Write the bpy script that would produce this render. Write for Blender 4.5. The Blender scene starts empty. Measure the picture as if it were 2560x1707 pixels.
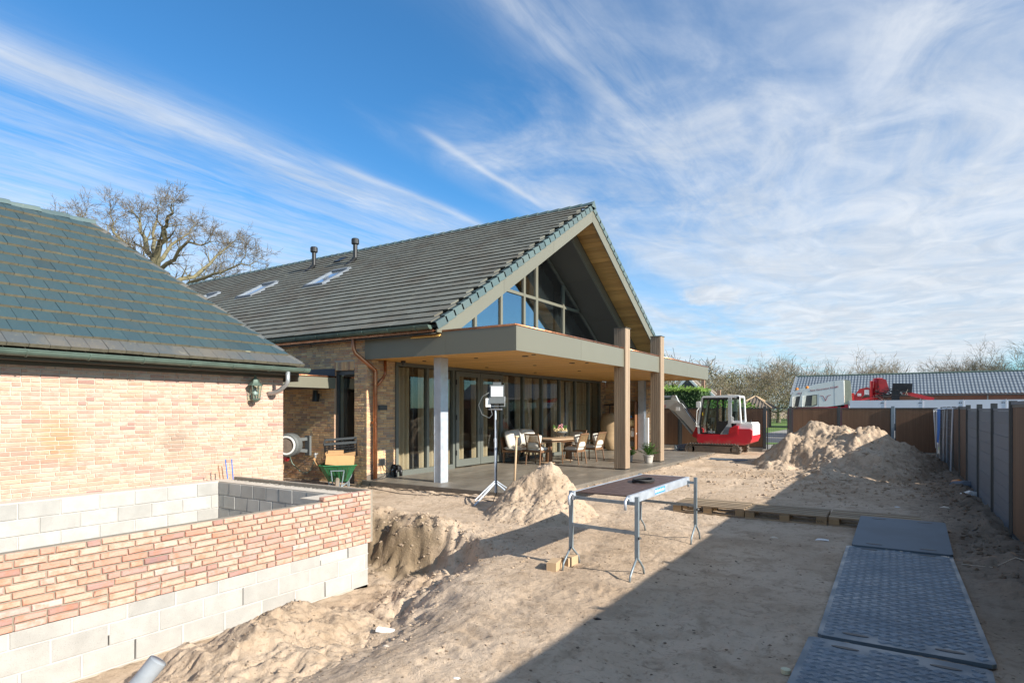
import bpy, math, random
import numpy as np
from mathutils import Vector, Matrix, Quaternion
random.seed(7); np.random.seed(7)
sc = bpy.context.scene
COL = sc.collection
R = math.radians
# ------------------------------------------------------------------ camera
CAMH = 1.8
YAW = math.atan((2244-1280)/1507.0)
cam = bpy.data.cameras.new('camera'); camo = bpy.data.objects.new('camera', cam); COL.objects.link(camo)
camo.location = (0, 0, CAMH); camo.rotation_euler = (R(90), 0, YAW)
cam.sensor_width = 36; cam.lens = 1507/2560*36; cam.shift_y = (1023-853.5)/2560
cam.clip_start = 0.05; cam.clip_end = 3000
sc.camera = camo
# ------------------------------------------------------------------ light
SUN_EL = R(27.3); SUN_AZ = math.atan2(.998, -.06)      # azimuth from +Y towards +X
sv = Vector((math.sin(SUN_AZ)*math.cos(SUN_EL), math.cos(SUN_AZ)*math.cos(SUN_EL), math.sin(SUN_EL)))
sl = bpy.data.lights.new('sun', 'SUN'); sl.energy = 4.8; sl.angle = R(.55); sl.color = (1, .93, .83)
so = bpy.data.objects.new('sun', sl); COL.objects.link(so); so.rotation_euler = sv.to_track_quat('Z', 'Y').to_euler()
so.location = sv*60
sc.view_settings.view_transform = 'Standard'; sc.view_settings.look = 'None'
sc.view_settings.exposure = 0.9; sc.view_settings.gamma = 1; sc.view_settings.use_curve_mapping = False
W = bpy.data.worlds.new('World'); sc.world = W; W.use_nodes = True
SKY_STRENGTH = 0.108

class NT:
    """small node-tree helper"""
    def __init__(s, tree): s.t = tree; s.n = tree.nodes; s.l = tree.links
    def node(s, typ, **kw):
        nd = s.n.new(typ)
        for k, v in kw.items(): setattr(nd, k, v)
        return nd
    def put(s, sock, v):
        if hasattr(v, 'is_linked') or isinstance(v, bpy.types.NodeSocket): s.l.new(v, sock)
        elif v is not None: sock.default_value = v
    def math(s, op, a, b=None, c=None, clamp=False):
        m = s.node('ShaderNodeMath', operation=op); m.use_clamp = clamp
        s.put(m.inputs[0], a)
        if b is not None: s.put(m.inputs[1], b)
        if c is not None: s.put(m.inputs[2], c)
        return m.outputs[0]
    def mix(s, f, a, b, mode='MIX'):
        m = s.node('ShaderNodeMix', data_type='RGBA', blend_type=mode)
        s.put(m.inputs[0], f); s.put(m.inputs[6], a); s.put(m.inputs[7], b)
        return m.outputs[2]
    def noise(s, vec, scale, detail=4, rough=.55, dist=0):
        m = s.node('ShaderNodeTexNoise'); s.put(m.inputs['Vector'], vec)
        m.inputs['Scale'].default_value = scale; m.inputs['Detail'].default_value = detail
        m.inputs['Roughness'].default_value = rough; m.inputs['Distortion'].default_value = dist
        return m.outputs[0]
    def maprange(s, v, a, b, c=0., d=1., smooth=True):
        m = s.node('ShaderNodeMapRange'); m.interpolation_type = 'SMOOTHSTEP' if smooth else 'LINEAR'
        s.put(m.inputs[0], v)
        for i, q in enumerate((a, b, c, d)): m.inputs[i+1].default_value = q
        return m.outputs[0]
    def ramp(s, v, stops, interp='LINEAR'):
        m = s.node('ShaderNodeValToRGB'); cr = m.color_ramp; cr.interpolation = interp
        while len(cr.elements) < len(stops): cr.elements.new(.5)
        for e, (p, c) in zip(cr.elements, stops): e.position = p; e.color = (*c, 1) if len(c) == 3 else c
        s.put(m.inputs[0], v); return m.outputs[0]
    def xyz(s, a, b, c):
        m = s.node('ShaderNodeCombineXYZ')
        for i, q in enumerate((a, b, c)): s.put(m.inputs[i], q)
        return m.outputs[0]

def build_world():
    t = NT(W.node_tree); t.n.clear()
    out = t.node('ShaderNodeOutputWorld'); bg = t.node('ShaderNodeBackground')
    sky = t.node('ShaderNodeTexSky', sky_type='NISHITA'); sky.sun_disc = False
    sky.sun_elevation = SUN_EL; sky.sun_rotation = SUN_AZ; sky.altitude = 10
    sky.air_density = .85; sky.dust_density = .5; sky.ozone_density = 3.0
    tc = t.node('ShaderNodeTexCoord'); sp = t.node('ShaderNodeSeparateXYZ'); t.l.new(tc.outputs['Generated'], sp.inputs[0])
    dx, dy, dz = sp.outputs
    zz = t.math('MAXIMUM', dz, .02)
    tt = t.math('DIVIDE', dx, zz); py = t.math('DIVIDE', dy, zz)
    P = t.xyz(tt, py, 0.)
    # wind-drawn fibres lie along +Y
    def fib(sx, sy, scale, detail=6, dist=.6, rough=.6, off=0.):
        return t.noise(t.xyz(t.math('MULTIPLY_ADD', tt, sx, off), t.math('MULTIPLY', py, sy), off), scale, detail, rough, dist)
    warp = t.noise(P, .9, 3)
    ttw = t.math('ADD', tt, t.math('MULTIPLY', t.math('SUBTRACT', warp, .5), .22))
    f1 = fib(3.2, .55, 1.6, 8, .8)
    f2 = fib(7.0, 1.1, 2.0, 8, 1.2, .65, 3.1)
    patch = fib(1.6, 1.1, 1.5, 6, .9, .6, 7.7)
    mott = fib(5, 4.2, 2.4, 6, 1.2, .65, 1.7)
    fibre = t.math('MULTIPLY_ADD', f2, .5, t.math('MULTIPLY', f1, .6))
    fm = t.maprange(fibre, .36, .72)
    def gauss(c, w):
        d = t.math('DIVIDE', t.math('SUBTRACT', ttw, c), w)
        return t.math('POWER', 2.718, t.math('MULTIPLY', t.math('MULTIPLY', d, d), -1.))
    # A: the long bright streak on the left, sharp upper edge
    sA = t.math('MULTIPLY', gauss(-2.12, .17), t.math('MULTIPLY_ADD', fm, .46, .26))
    sA2 = t.math('MULTIPLY', gauss(-2.55, .38), t.math('MULTIPLY', fm, .42))
    # B: veil far left
    vB = t.math('MULTIPLY', t.maprange(ttw, -2.5, -3.2), t.math('MULTIPLY_ADD', fm, .45, .12))
    # C: broad mottled field fanning to the right
    edge = t.math('ADD', py, t.math('MULTIPLY', t.math('SUBTRACT', patch, .5), 1.1))
    gate = t.math('MULTIPLY', t.maprange(edge, 1.45, 2.25), t.maprange(ttw, -1.72, -1.35))
    body = t.math('MULTIPLY_ADD', t.maprange(mott, .34, .68), .17, t.math('MULTIPLY_ADD', fm, .46, .16))
    soft = t.maprange(fib(1.5, .75, 1.25, 7, 1.5, .58, 4.4), .36, .66)
    body = t.math('MULTIPLY_ADD', soft, .44, t.math('MULTIPLY_ADD', body, .30, .05))
    fC = t.math('MULTIPLY', gate, body)
    # D: thin veil over the right half, thicker to the right
    vD = t.math('MULTIPLY', t.maprange(ttw, -1.15, .35), t.math('MULTIPLY_ADD', t.maprange(patch, .3, .7), .30, .32))
    soft0 = t.maprange(fib(1.2, .55, .9, 6, .8, .5, 9.4), .36, .66)
    vG = t.math('MULTIPLY', t.math('MULTIPLY', t.maprange(edge, 2.0, 5.0), t.maprange(ttw, -1.7, -.9)), t.math('MULTIPLY_ADD', soft0, .28, .30))
    vE = t.math('MULTIPLY', gauss(-.72, .16), t.math('MULTIPLY', fm, .35))
    def trail(c, w, a, b_, amp): return t.math('MULTIPLY', gauss(c, w), t.math('MULTIPLY', t.math('MULTIPLY', t.maprange(py, a, a+.25), t.maprange(py, b_, b_-.5)), t.math('MULTIPLY_ADD', fm, .5*amp, .6*amp)))
    tr1 = trail(-1.46, .022, 1.55, 2.9, .55); tr2 = trail(-1.93, .035, 1.55, 3.0, .5); tr3 = trail(-.80, .035, .9, 2.2, .35)
    # F: bank of white near the horizon
    low = t.math('MULTIPLY', t.maprange(dz, .34, .06), t.math('MULTIPLY_ADD', t.maprange(fib(2.2, .9, .8, 7, .5), .4, .65), .36, .50))
    # small cumulus
    def puff(px, pyy, rx, ry, amp):
        u = (px-1280)/1507; v = (1023-pyy)/1507
        d = Vector((-math.sin(YAW)+u*math.cos(YAW), math.cos(YAW)+u*math.sin(YAW), v)); d.normalize()
        r = Vector((math.cos(YAW), math.sin(YAW), 0))
        vd = t.node('ShaderNodeVectorMath', operation='SUBTRACT'); t.l.new(tc.outputs['Generated'], vd.inputs[0]); vd.inputs[1].default_value = d
        dr = t.node('ShaderNodeVectorMath', operation='DOT_PRODUCT'); t.l.new(vd.outputs[0], dr.inputs[0]); dr.inputs[1].default_value = r/rx
        du = t.node('ShaderNodeVectorMath', operation='DOT_PRODUCT'); t.l.new(vd.outputs[0], du.inputs[0]); du.inputs[1].default_value = Vector((0, 0, 1))/ry
        a = t.math('ADD', t.math('MULTIPLY', dr.outputs['Value'], dr.outputs['Value']), t.math('MULTIPLY', du.outputs['Value'], du.outputs['Value']))
        n = t.noise(tc.outputs['Generated'], 38, 6, .6)
        a = t.math('ADD', a, t.math('MULTIPLY', t.math('SUBTRACT', n, .5), 2.6))
        return t.math('MULTIPLY', t.maprange(a, 1.1, .1), amp)
    pf = t.math('MAXIMUM', puff(1785, 738, .062, .017, .8), puff(2300, 705, .035, .012, .4))
    pf = t.math('MAXIMUM', pf, puff(2150, 792, .02, .007, .45))
    dens = None
    for q in (sA, sA2, vB, fC, vD, vE, vG, tr1, tr2, tr3, low, pf):
        inv = t.math('SUBTRACT', 1., q, clamp=True)
        dens = inv if dens is None else t.math('MULTIPLY', dens, inv)
    dens = t.math('SUBTRACT', 1., dens, clamp=True)
    dens = t.math('MULTIPLY', dens, t.maprange(dz, -.01, .02))
    dens = t.math('MULTIPLY', dens, t.maprange(tt, 2.6, 1.2, .12, 1.))
    hs = t.node('ShaderNodeHueSaturation'); hs.inputs['Saturation'].default_value = 1.12
    t.l.new(sky.outputs[0], hs.inputs['Color'])
    skyc = t.mix(1., hs.outputs[0], (.60, .99, 1.08, 1), 'MULTIPLY')
    shade = t.maprange(patch, .3, .75, 0., 1.)
    cl = t.mix(shade, (3.3, 3.6, 4.0, 1), (4.3, 4.5, 4.75, 1))
    colr = t.mix(dens, skyc, cl)
    t.l.new(colr, bg.inputs[0]); bg.inputs[1].default_value = SKY_STRENGTH
    t.l.new(bg.outputs[0], out.inputs[0])
build_world()

# ------------------------------------------------------------------ materials
def newmat(name):
    m = bpy.data.materials.new(name); m.use_nodes = True
    t = NT(m.node_tree); b = t.n['Principled BSDF']; return m, t, b
def rnd(t):
    oi = t.node('ShaderNodeObjectInfo'); g = t.node('ShaderNodeNewGeometry')
    return t.math('FRACT', t.math('ADD', oi.outputs['Random'], g.outputs['Random Per Island']))
def wpos(t): return t.node('ShaderNodeNewGeometry').outputs['Position']
def bump(t, b, h, strength=.3, dist=.02):
    bn = t.node('ShaderNodeBump'); bn.inputs['Strength'].default_value = strength; bn.inputs['Distance'].default_value = dist
    t.l.new(h, bn.inputs['Height']); t.l.new(bn.outputs[0], b.inputs['Normal'])
def mat(name, col, rough=.6, metal=0., var=.12, nscale=6., namt=.25, dark=.6, bumpd=0., bscale=60., rv=0., spec=.5, stretch=None, coat=0.):
    m, t, b = newmat(name)
    p = wpos(t)
    if stretch:
        mp = t.node('ShaderNodeMapping'); t.l.new(p, mp.inputs[0]); mp.inputs['Scale'].default_value = stretch; p = mp.outputs[0]
    n = t.noise(p, nscale, 5, .6)
    c = t.mix(t.math('MULTIPLY', t.maprange(n, .35, .72), namt), (*col, 1), (*[q*dark for q in col], 1))
    if var:
        hv = t.node('ShaderNodeHueSaturation'); t.l.new(c, hv.inputs['Color'])
        t.l.new(t.maprange(rnd(t), 0, 1, 1-var, 1+var, False), hv.inputs['Value']); c = hv.outputs[0]
    t.l.new(c, b.inputs['Base Color']); b.inputs['Metallic'].default_value = metal
    b.inputs['Specular IOR Level'].default_value = spec; b.inputs['Coat Weight'].default_value = coat
    if rv: t.l.new(t.maprange(t.noise(p, nscale*1.7, 4), .3, .7, rough-rv, rough+rv), b.inputs['Roughness'])
    else: b.inputs['Roughness'].default_value = rough
    if bumpd: bump(t, b, t.noise(p, bscale, 4, .6), .6, bumpd)
    return m
def brickmat(name, stops, smudge, rough=.85, namt=.55, bd=.006, stains=()):
    m, t, b = newmat(name); r = rnd(t); p = wpos(t)
    c = t.ramp(r, stops, 'LINEAR')
    off = t.node('ShaderNodeVectorMath', operation='ADD'); t.l.new(p, off.inputs[0])
    t.l.new(t.xyz(t.math('MULTIPLY', r, 37.), t.math('MULTIPLY', r, 91.), r), off.inputs[1])
    n1 = t.noise(off.outputs[0], 9, 4, .6); n2 = t.noise(p, 70, 4, .65)
    c = t.mix(t.math('MULTIPLY', t.maprange(n1, .48, .68), namt), c, (*smudge, 1))
    c = t.mix(t.math('MULTIPLY', t.maprange(n2, .45, .75), .25), c, (.24, .17, .12, 1))
    for (cx, cy, cz, r0, amt, sc_) in stains:
        mp = t.node('ShaderNodeVectorMath', operation='SUBTRACT'); t.l.new(p, mp.inputs[0]); mp.inputs[1].default_value = (cx, cy, cz)
        ln = t.node('ShaderNodeVectorMath', operation='LENGTH'); t.l.new(mp.outputs[0], ln.inputs[0])
        q = t.math('ADD', ln.outputs['Value'], t.math('MULTIPLY', t.math('SUBTRACT', t.noise(p, 5, 5, .7), .5), .7))
        c = t.mix(t.math('MULTIPLY', t.maprange(q, r0, r0*.2), amt), c, (*sc_, 1))
    t.l.new(c, b.inputs['Base Color']); b.inputs['Roughness'].default_value = rough; b.inputs['Specular IOR Level'].default_value = .25
    bump(t, b, t.math('ADD', n2, t.math('MULTIPLY', t.noise(p, 24, 3), .8)), .8, bd)
    return m
def woodmat(name, c1, c2, axis='Z', rough=.6, grain=40., bd=.002, var=.16):
    m, t, b = newmat(name); r = rnd(t)
    p = wpos(t); mp = t.node('ShaderNodeMapping'); 
    add = t.node('ShaderNodeVectorMath', operation='ADD'); t.l.new(p, add.inputs[0]); t.l.new(t.xyz(t.math('MULTIPLY', r, 13.), t.math('MULTIPLY', r, 7.), t.math('MULTIPLY', r, 29.)), add.inputs[1])
    t.l.new(add.outputs[0], mp.inputs[0]); s = {'X': (.05, 1, 1), 'Y': (1, .05, 1), 'Z': (1, 1, .05)}[axis]
    mp.inputs['Scale'].default_value = s
    n = t.noise(mp.outputs[0], grain, 6, .65, .8); n2 = t.noise(mp.outputs[0], grain*.2, 3, .5, 1.)
    c = t.mix(t.maprange(t.math('MULTIPLY_ADD', n2, .5, t.math('MULTIPLY', n, .5)), .32, .68), (*c1, 1), (*c2, 1))
    hv = t.node('ShaderNodeHueSaturation'); t.l.new(c, hv.inputs['Color'])
    t.l.new(t.maprange(r, 0, 1, 1-var, 1+var, False), hv.inputs['Value'])
    t.l.new(hv.outputs[0], b.inputs['Base Color']); b.inputs['Roughness'].default_value = rough
    if bd: bump(t, b, n, .5, bd)
    return m
def glassmat(name, tint=(.86, .92, .9), refl=1.0, f0=.045):
    m = bpy.data.materials.new(name); m.use_nodes = True; t = NT(m.node_tree); t.n.clear()
    o = t.node('ShaderNodeOutputMaterial'); mx = t.node('ShaderNodeMixShader')
    tr = t.node('ShaderNodeBsdfTransparent'); tr.inputs[0].default_value = (*tint, 1)
    gl = t.node('ShaderNodeBsdfGlossy'); gl.inputs['Roughness'].default_value = .005; gl.inputs[0].default_value = (refl, refl, refl, 1)
    g = t.node('ShaderNodeNewGeometry'); d = t.node('ShaderNodeVectorMath', operation='DOT_PRODUCT')
    t.l.new(g.outputs['Normal'], d.inputs[0]); t.l.new(g.outputs['Incoming'], d.inputs[1])
    c = t.math('SUBTRACT', 1., t.math('ABSOLUTE', d.outputs['Value']), clamp=True)
    f = t.math('MULTIPLY_ADD', t.math('POWER', c, 5.), 1-f0, f0, clamp=True)
    t.l.new(f, mx.inputs[0]); t.l.new(tr.outputs[0], mx.inputs[1]); t.l.new(gl.outputs[0], mx.inputs[2]); t.l.new(mx.outputs[0], o.inputs[0])
    return m
def sandmat(name, tone=1.0, damp=None, edge=True):
    m, t, b = newmat(name); p = wpos(t)
    n0 = t.noise(p, .45, 5, .6); n1 = t.noise(p, 2.6, 6, .65, .4); n2 = t.noise(p, 19, 6, .7); n3 = t.noise(p, 160, 3, .7); n4 = t.noise(p, 7, 6, .72, 1.2)
    c = t.mix(t.maprange(n0, .35, .68), (.545*tone, .428*tone, .315*tone, 1), (.435*tone, .325*tone, .225*tone, 1))
    c = t.mix(t.math('MULTIPLY', t.maprange(n1, .46, .66), .65), c, (.335*tone, .245*tone, .165*tone, 1))
    c = t.mix(t.math('MULTIPLY', t.maprange(n4, .53, .68), .6), c, (.20*tone, .145*tone, .095*tone, 1))
    c = t.mix(t.math('MULTIPLY', t.maprange(n2, .53, .70), .55), c, (.23*tone, .165*tone, .11*tone, 1))
    c = t.mix(t.math('MULTIPLY', t.maprange(n3, .5, .8), .3), c, (.62*tone, .52*tone, .40*tone, 1))
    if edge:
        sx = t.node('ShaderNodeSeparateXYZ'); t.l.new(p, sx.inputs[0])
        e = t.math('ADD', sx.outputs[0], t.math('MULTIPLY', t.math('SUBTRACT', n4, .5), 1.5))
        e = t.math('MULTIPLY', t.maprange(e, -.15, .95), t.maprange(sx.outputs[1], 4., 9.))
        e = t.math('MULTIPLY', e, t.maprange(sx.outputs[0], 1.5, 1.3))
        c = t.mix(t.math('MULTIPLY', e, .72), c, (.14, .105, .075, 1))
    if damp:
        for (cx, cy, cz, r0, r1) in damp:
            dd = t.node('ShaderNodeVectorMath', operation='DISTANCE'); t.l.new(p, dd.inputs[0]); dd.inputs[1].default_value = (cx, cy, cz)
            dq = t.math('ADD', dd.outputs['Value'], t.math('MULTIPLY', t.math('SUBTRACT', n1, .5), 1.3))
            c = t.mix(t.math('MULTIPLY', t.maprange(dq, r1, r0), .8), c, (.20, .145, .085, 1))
    t.l.new(c, b.inputs['Base Color']); b.inputs['Roughness'].default_value = .95; b.inputs['Specular IOR Level'].default_value = .15
    h = t.math('ADD', t.math('MULTIPLY', n2, .9), t.math('MULTIPLY', n3, .22)); h = t.math('ADD', h, t.math('MULTIPLY', n4, .9))
    bump(t, b, h, .9, .022)
    return m
def blockmat(name):
    m, t, b = newmat(name); p = wpos(t); r = rnd(t)
    n = t.noise(p, 150, 3, .7); n1 = t.noise(p, 5, 4); n2 = t.noise(p, 40, 4, .7)
    c = t.mix(t.maprange(n1, .3, .7), (.40, .39, .362, 1), (.345, .335, .31, 1))
    c = t.mix(t.math('MULTIPLY', t.maprange(n, .52, .75), .55), c, (.17, .165, .155, 1))
    c = t.mix(t.math('MULTIPLY', t.maprange(n2, .58, .75), .4), c, (.42, .41, .385, 1))
    hv = t.node('ShaderNodeHueSaturation'); t.l.new(c, hv.inputs['Color']); t.l.new(t.maprange(r, 0, 1, .88, 1.1, False), hv.inputs['Value'])
    t.l.new(hv.outputs[0], b.inputs['Base Color']); b.inputs['Roughness'].default_value = .92
    bump(t, b, t.math('ADD', n, n2), .6, .004); return m

M = {}
BR_STOPS = [(0, (0.536, 0.328, 0.241)), (.25, (0.568, 0.377, 0.302)), (.42, (0.504, 0.269, 0.193)), (.55, (0.557, 0.353, 0.271)), (.68, (0.482, 0.231, 0.169)), (.78, (0.579, 0.411, 0.362)), (.87, (0.353, 0.210, 0.175)), (.95, (0.525, 0.304, 0.241)), (1, (0.268, 0.166, 0.157))]
M['brick_new'] = brickmat('brick_new', BR_STOPS, (.42, .18, .105), namt=.6)
M['brick_garage'] = brickmat('brick_garage', [(0, (0.518, 0.349, 0.254)), (.3, (0.545, 0.386, 0.298)), (.5, (0.475, 0.286, 0.202)), (.68, (0.535, 0.386, 0.309)), (.82, (0.405, 0.241, 0.188)), (.92, (0.509, 0.341, 0.277)), (1, (0.310, 0.185, 0.156))], (0.432, 0.214, 0.156), stains=((-10, 5.38, 1.28, .42, .55, (.20, .17, .12)), (-10, 3.7, 1.38, .45, .6, (.36, .22, .09)), (-10, 3.3, 1.25, .4, .35, (.25, .18, .12)), (-10, 6.2, .6, .5, .3, (.3, .2, .12))))
M['brick_house'] = brickmat('brick_house', [(0, (0.667, 0.457, 0.245)), (.22, (0.600, 0.362, 0.195)), (.38, (0.700, 0.525, 0.294)), (.52, (0.439, 0.293, 0.183)), (.64, (0.641, 0.417, 0.219)), (.78, (0.331, 0.265, 0.207)), (.88, (0.547, 0.307, 0.183)), (1, (0.251, 0.212, 0.169))], (0.439, 0.265, 0.157))
M['mortar_white'] = mat('mortar_white', (.54, .48, .40), .9, var=0, nscale=8, namt=.4, dark=.75, bumpd=.004)
M['mortar_grey'] = mat('mortar_grey', (.42, .38, .31), .9, var=0, nscale=8, namt=.4, dark=.75, bumpd=.004)
M['mortar_new'] = mat('mortar_new', (.27, .235, .185), .95, var=0, nscale=14, namt=.5, dark=.6, bumpd=.006)
M['block'] = blockmat('block')
M['mortar_block'] = mat('mortar_block', (.46, .44, .41), .95, var=0, nscale=12, namt=.4, dark=.7, bumpd=.004)
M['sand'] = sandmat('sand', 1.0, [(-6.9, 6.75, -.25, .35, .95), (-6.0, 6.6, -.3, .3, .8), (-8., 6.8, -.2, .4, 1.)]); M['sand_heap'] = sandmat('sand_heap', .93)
M['olive'] = mat('olive', (.158, .152, .115), .42, var=.03, nscale=1.5, namt=.12, dark=.8, spec=.45)
M['anthracite'] = mat('anthracite', (.055, .06, .062), .4, var=.04, nscale=3, namt=.2)
M['frame'] = mat('frame', (.115, .125, .11), .45, var=.03, nscale=3, namt=.15)
M['frame_olive'] = mat('frame_olive', (.165, .16, .122), .45, var=.03, nscale=3, namt=.1)
M['panel_dark'] = mat('panel_dark', (.085, .080, .062), .5, var=.03, nscale=1.2, namt=.15)
M['soffit'] = woodmat('soffit', (.72, .42, .125), (.56, .30, .08), 'X', .5, 26., .0015, .14)
M['soffit_gable'] = woodmat('soffit_gable', (.76, .45, .14), (.56, .31, .085), 'X', .5, 26., .0015, .2)
M['cladding'] = woodmat('cladding', (.37, .275, .185), (.25, .175, .115), 'Z', .6, 50., .002, .14)
M['glass'] = glassmat('glass', (.90, .91, .88)); M['glass_blue'] = glassmat('glass_blue', (.55, .62, .68), 1., .30)
M['cab_glass'] = glassmat('cab_glass', (.78, .88, .84))
M['curtain'] = mat('curtain', (.46, .375, .27), .9, var=.02, nscale=30, namt=.2, bumpd=.001, bscale=300)
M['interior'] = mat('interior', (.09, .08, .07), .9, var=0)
M['copper'] = mat('copper', (.46, .20, .105), .35, .85, var=.08, nscale=5, namt=.5, dark=.45, rv=.12)
M['verdigris'] = mat('verdigris', (.115, .165, .135), .5, .3, var=.05, nscale=4, namt=.6, dark=.55, rv=.12)
M['zinc'] = mat('zinc', (.40, .42, .43), .45, .6, var=.05, nscale=9, namt=.35, dark=.7, rv=.12)
M['galv'] = mat('galv', (.55, .60, .66), .45, .45, var=.04, nscale=5, namt=.45, dark=.72, rv=.14)
M['galv_dark'] = mat('galv_dark', (.24, .29, .32), .5, .4, var=.08, nscale=9, namt=.5, dark=.6, rv=.12)
def tilemat(name, c1, c2, dirt, rough, damt, lich=(.33, .30, .16), la=.35):
    m, t, b = newmat(name); r = rnd(t); p = wpos(t)
    c = t.ramp(r, [(0, c1), (.55, c2), (.8, c1), (1, tuple(q*.84 for q in c2))])
    n = t.noise(p, .8, 5, .65); n2 = t.noise(p, 22, 5, .7); n3 = t.noise(p, 5, 6, .7)
    c = t.mix(t.math('MULTIPLY', t.maprange(n, .42, .7), damt), c, (*dirt, 1))
    c = t.mix(t.math('MULTIPLY', t.maprange(n2, .56, .74), la), c, (*lich, 1))
    c = t.mix(t.math('MULTIPLY', t.maprange(n3, .6, .78), la), c, (.36, .33, .24, 1))
    t.l.new(c, b.inputs['Base Color'])
    t.l.new(t.maprange(n2, .3, .7, rough-.1, rough+.15), b.inputs['Roughness'])
    bump(t, b, n2, .35, .003); return m
M['tile_blue'] = tilemat('tile_blue', (.032, .064, .074), (.028, .056, .068), (.065, .065, .05), .6, .3, (.12, .13, .10), .14)
M['tile_low'] = tilemat('tile_low', (.085, .085, .082), (.06, .075, .082), (.15, .125, .09), .65, .6, (.26, .23, .13), .5)
M['tile_butt'] = mat('tile_butt', (.185, .162, .112), .9, var=.12, nscale=14, namt=.6, dark=.55, bumpd=.004)
M['tile_dark'] = tilemat('tile_dark', (.140, .142, .118), (.120, .124, .104), (.090, .072, .050), .72, .75, (.22, .20, .10), .4)
M['tile_dark_butt'] = mat('tile_dark_butt', (.055, .05, .036), .9, var=.15, nscale=9, namt=.6, dark=.5)
M['tile_verge'] = tilemat('tile_verge', (.085, .13, .13), (.07, .11, .115), (.15, .15, .125), .55, .3, (.3, .3, .24), .25)
M['slat_brown'] = woodmat('slat_brown', (.205, .115, .062), (.155, .085, .045), 'Z', .65, 40., .001, .1)
M['board_grey'] = mat('board_grey', (.145, .165, .19), .6, var=.07, nscale=3, namt=.2, stretch=(1, .06, 1), bumpd=.001, bscale=50)
M['concrete'] = mat('concrete', (.36, .33, .28), .9, var=.1, nscale=6, namt=.4, bumpd=.004)
M['patio'] = mat('patio', (.20, .178, .145), .42, var=.1, nscale=2.2, namt=.65, dark=.6, rv=.12, stretch=(1, .35, 1))
M['patio_side'] = mat('patio_side', (.15, .13, .105), .7, var=.1, nscale=6, namt=.5)
M['plate'] = mat('plate', (.095, .135, .165), .42, var=.03, nscale=2.2, namt=.55, dark=.7, rv=.12)
M['plate_rib'] = mat('plate_rib', (.20, .255, .30), .36, var=.06, nscale=1.6, namt=.55, dark=.62, rv=.1)
M['plate_dust'] = mat('plate_dust', (.085, .12, .15), .6, var=.0, nscale=1.6, namt=.5)
M['pallet'] = woodmat('pallet', (.36, .27, .17), (.25, .18, .11), 'X', .8, 40., .003, .2)
M['pallet_block'] = woodmat('pallet_block', (.40, .28, .15), (.28, .18, .09), 'X', .85, 30., .003, .2)
M['ply'] = mat('ply', (.075, .045, .036), .5, var=0, nscale=7, namt=.5, dark=1.6, rv=.14)
M['black'] = mat('black', (.014, .014, .015), .45, var=.05)
M['black_rubber'] = mat('black_rubber', (.02, .02, .02), .7, var=.05)
M['white'] = mat('white', (.78, .78, .76), .4, var=0, nscale=3, namt=.15, dark=.85)
M['offwhite'] = mat('offwhite', (.82, .83, .76), .35, var=0, nscale=2, namt=.15, dark=.88, coat=.3)
M['cream'] = mat('cream', (.55, .53, .36), .6, var=0, nscale=6, namt=.3)
M['red'] = mat('red', (.52, .012, .03), .38, var=0, nscale=5, namt=.3, dark=.7, coat=.3)
def dusty(name, col, z0, z1, rough=.38):
    m, t, b = newmat(name); p = wpos(t); sx = t.node('ShaderNodeSeparateXYZ'); t.l.new(p, sx.inputs[0])
    n = t.noise(p, 5, 6, .7); n2 = t.noise(p, 30, 4, .7)
    z = t.math('ADD', sx.outputs[2], t.math('MULTIPLY', t.math('SUBTRACT', n, .5), .9))
    d = t.math('MULTIPLY', t.maprange(z, z1, z0), .75); d = t.math('MAXIMUM', d, t.math('MULTIPLY', t.maprange(n2, .6, .75), .25))
    c = t.mix(d, (*col, 1), (.33, .25, .17, 1)); t.l.new(c, b.inputs['Base Color'])
    t.l.new(t.math('MULTIPLY_ADD', d, .45, rough), b.inputs['Roughness']); return m
M['red'] = dusty('red_dusty', (.52, .010, .024), .10, .62); M['white_dusty'] = dusty('white_dusty', (.74, .74, .71), .5, 1.0, .4)
M['red_crane'] = mat('red_crane', (.55, .015, .02), .35, var=.1, nscale=3, namt=.4, dark=.45, coat=.3)
M['silver'] = mat('silver', (.48, .49, .48), .4, .2, var=.03, nscale=4, namt=.3, dark=.8)
M['trailer'] = mat('trailer', (.72, .74, .78), .45, .15, var=.03, nscale=.8, namt=.3, dark=.85)
M['track'] = mat('track', (.15, .12, .095), .9, var=.15, nscale=9, namt=.6, dark=.55, bumpd=.01, bscale=25)
M['dirt_metal'] = mat('dirt_metal', (.23, .19, .145), .85, var=.1, nscale=8, namt=.6, dark=.6)
M['blue'] = mat('blue', (.02, .16, .52), .5, var=.06)
M['sticker_blue'] = mat('sticker_blue', (.04, .27, .66), .5, var=0, nscale=12, namt=.4, dark=1.3)
M['green_tub'] = mat('green_tub', (.025, .155, .06), .45, var=.03, nscale=14, namt=.6, dark=.5, rv=.14)
M['cardboard'] = mat('cardboard', (.50, .29, .13), .85, var=.06, nscale=8, namt=.2)
M['teak'] = woodmat('teak', (.20, .105, .05), (.13, .065, .03), 'Z', .55, 40., .001, .14)
M['teak_top'] = woodmat('teak_top', (.44, .32, .21), (.34, .23, .14), 'Y', .6, 40., .001, .1)
M['rope'] = mat('rope', (.34, .22, .11), .85, var=.15, nscale=30, namt=.4)
M['cushion'] = mat('cushion', (.62, .59, .52), .95, var=.05, nscale=12, namt=.2, dark=.85, bumpd=.004, bscale=14)
M['canvas'] = mat('canvas', (.36, .25, .14), .85, var=.03, nscale=7, namt=.4, bumpd=.01, bscale=9)
M['wood_pale'] = woodmat('wood_pale', (.50, .36, .22), (.38, .26, .15), 'Z', .7, 40., .001, .15)
M['wood_brown'] = woodmat('wood_brown', (.23, .10, .04), (.15, .06, .025), 'Z', .6, 30., .001, .15)
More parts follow.
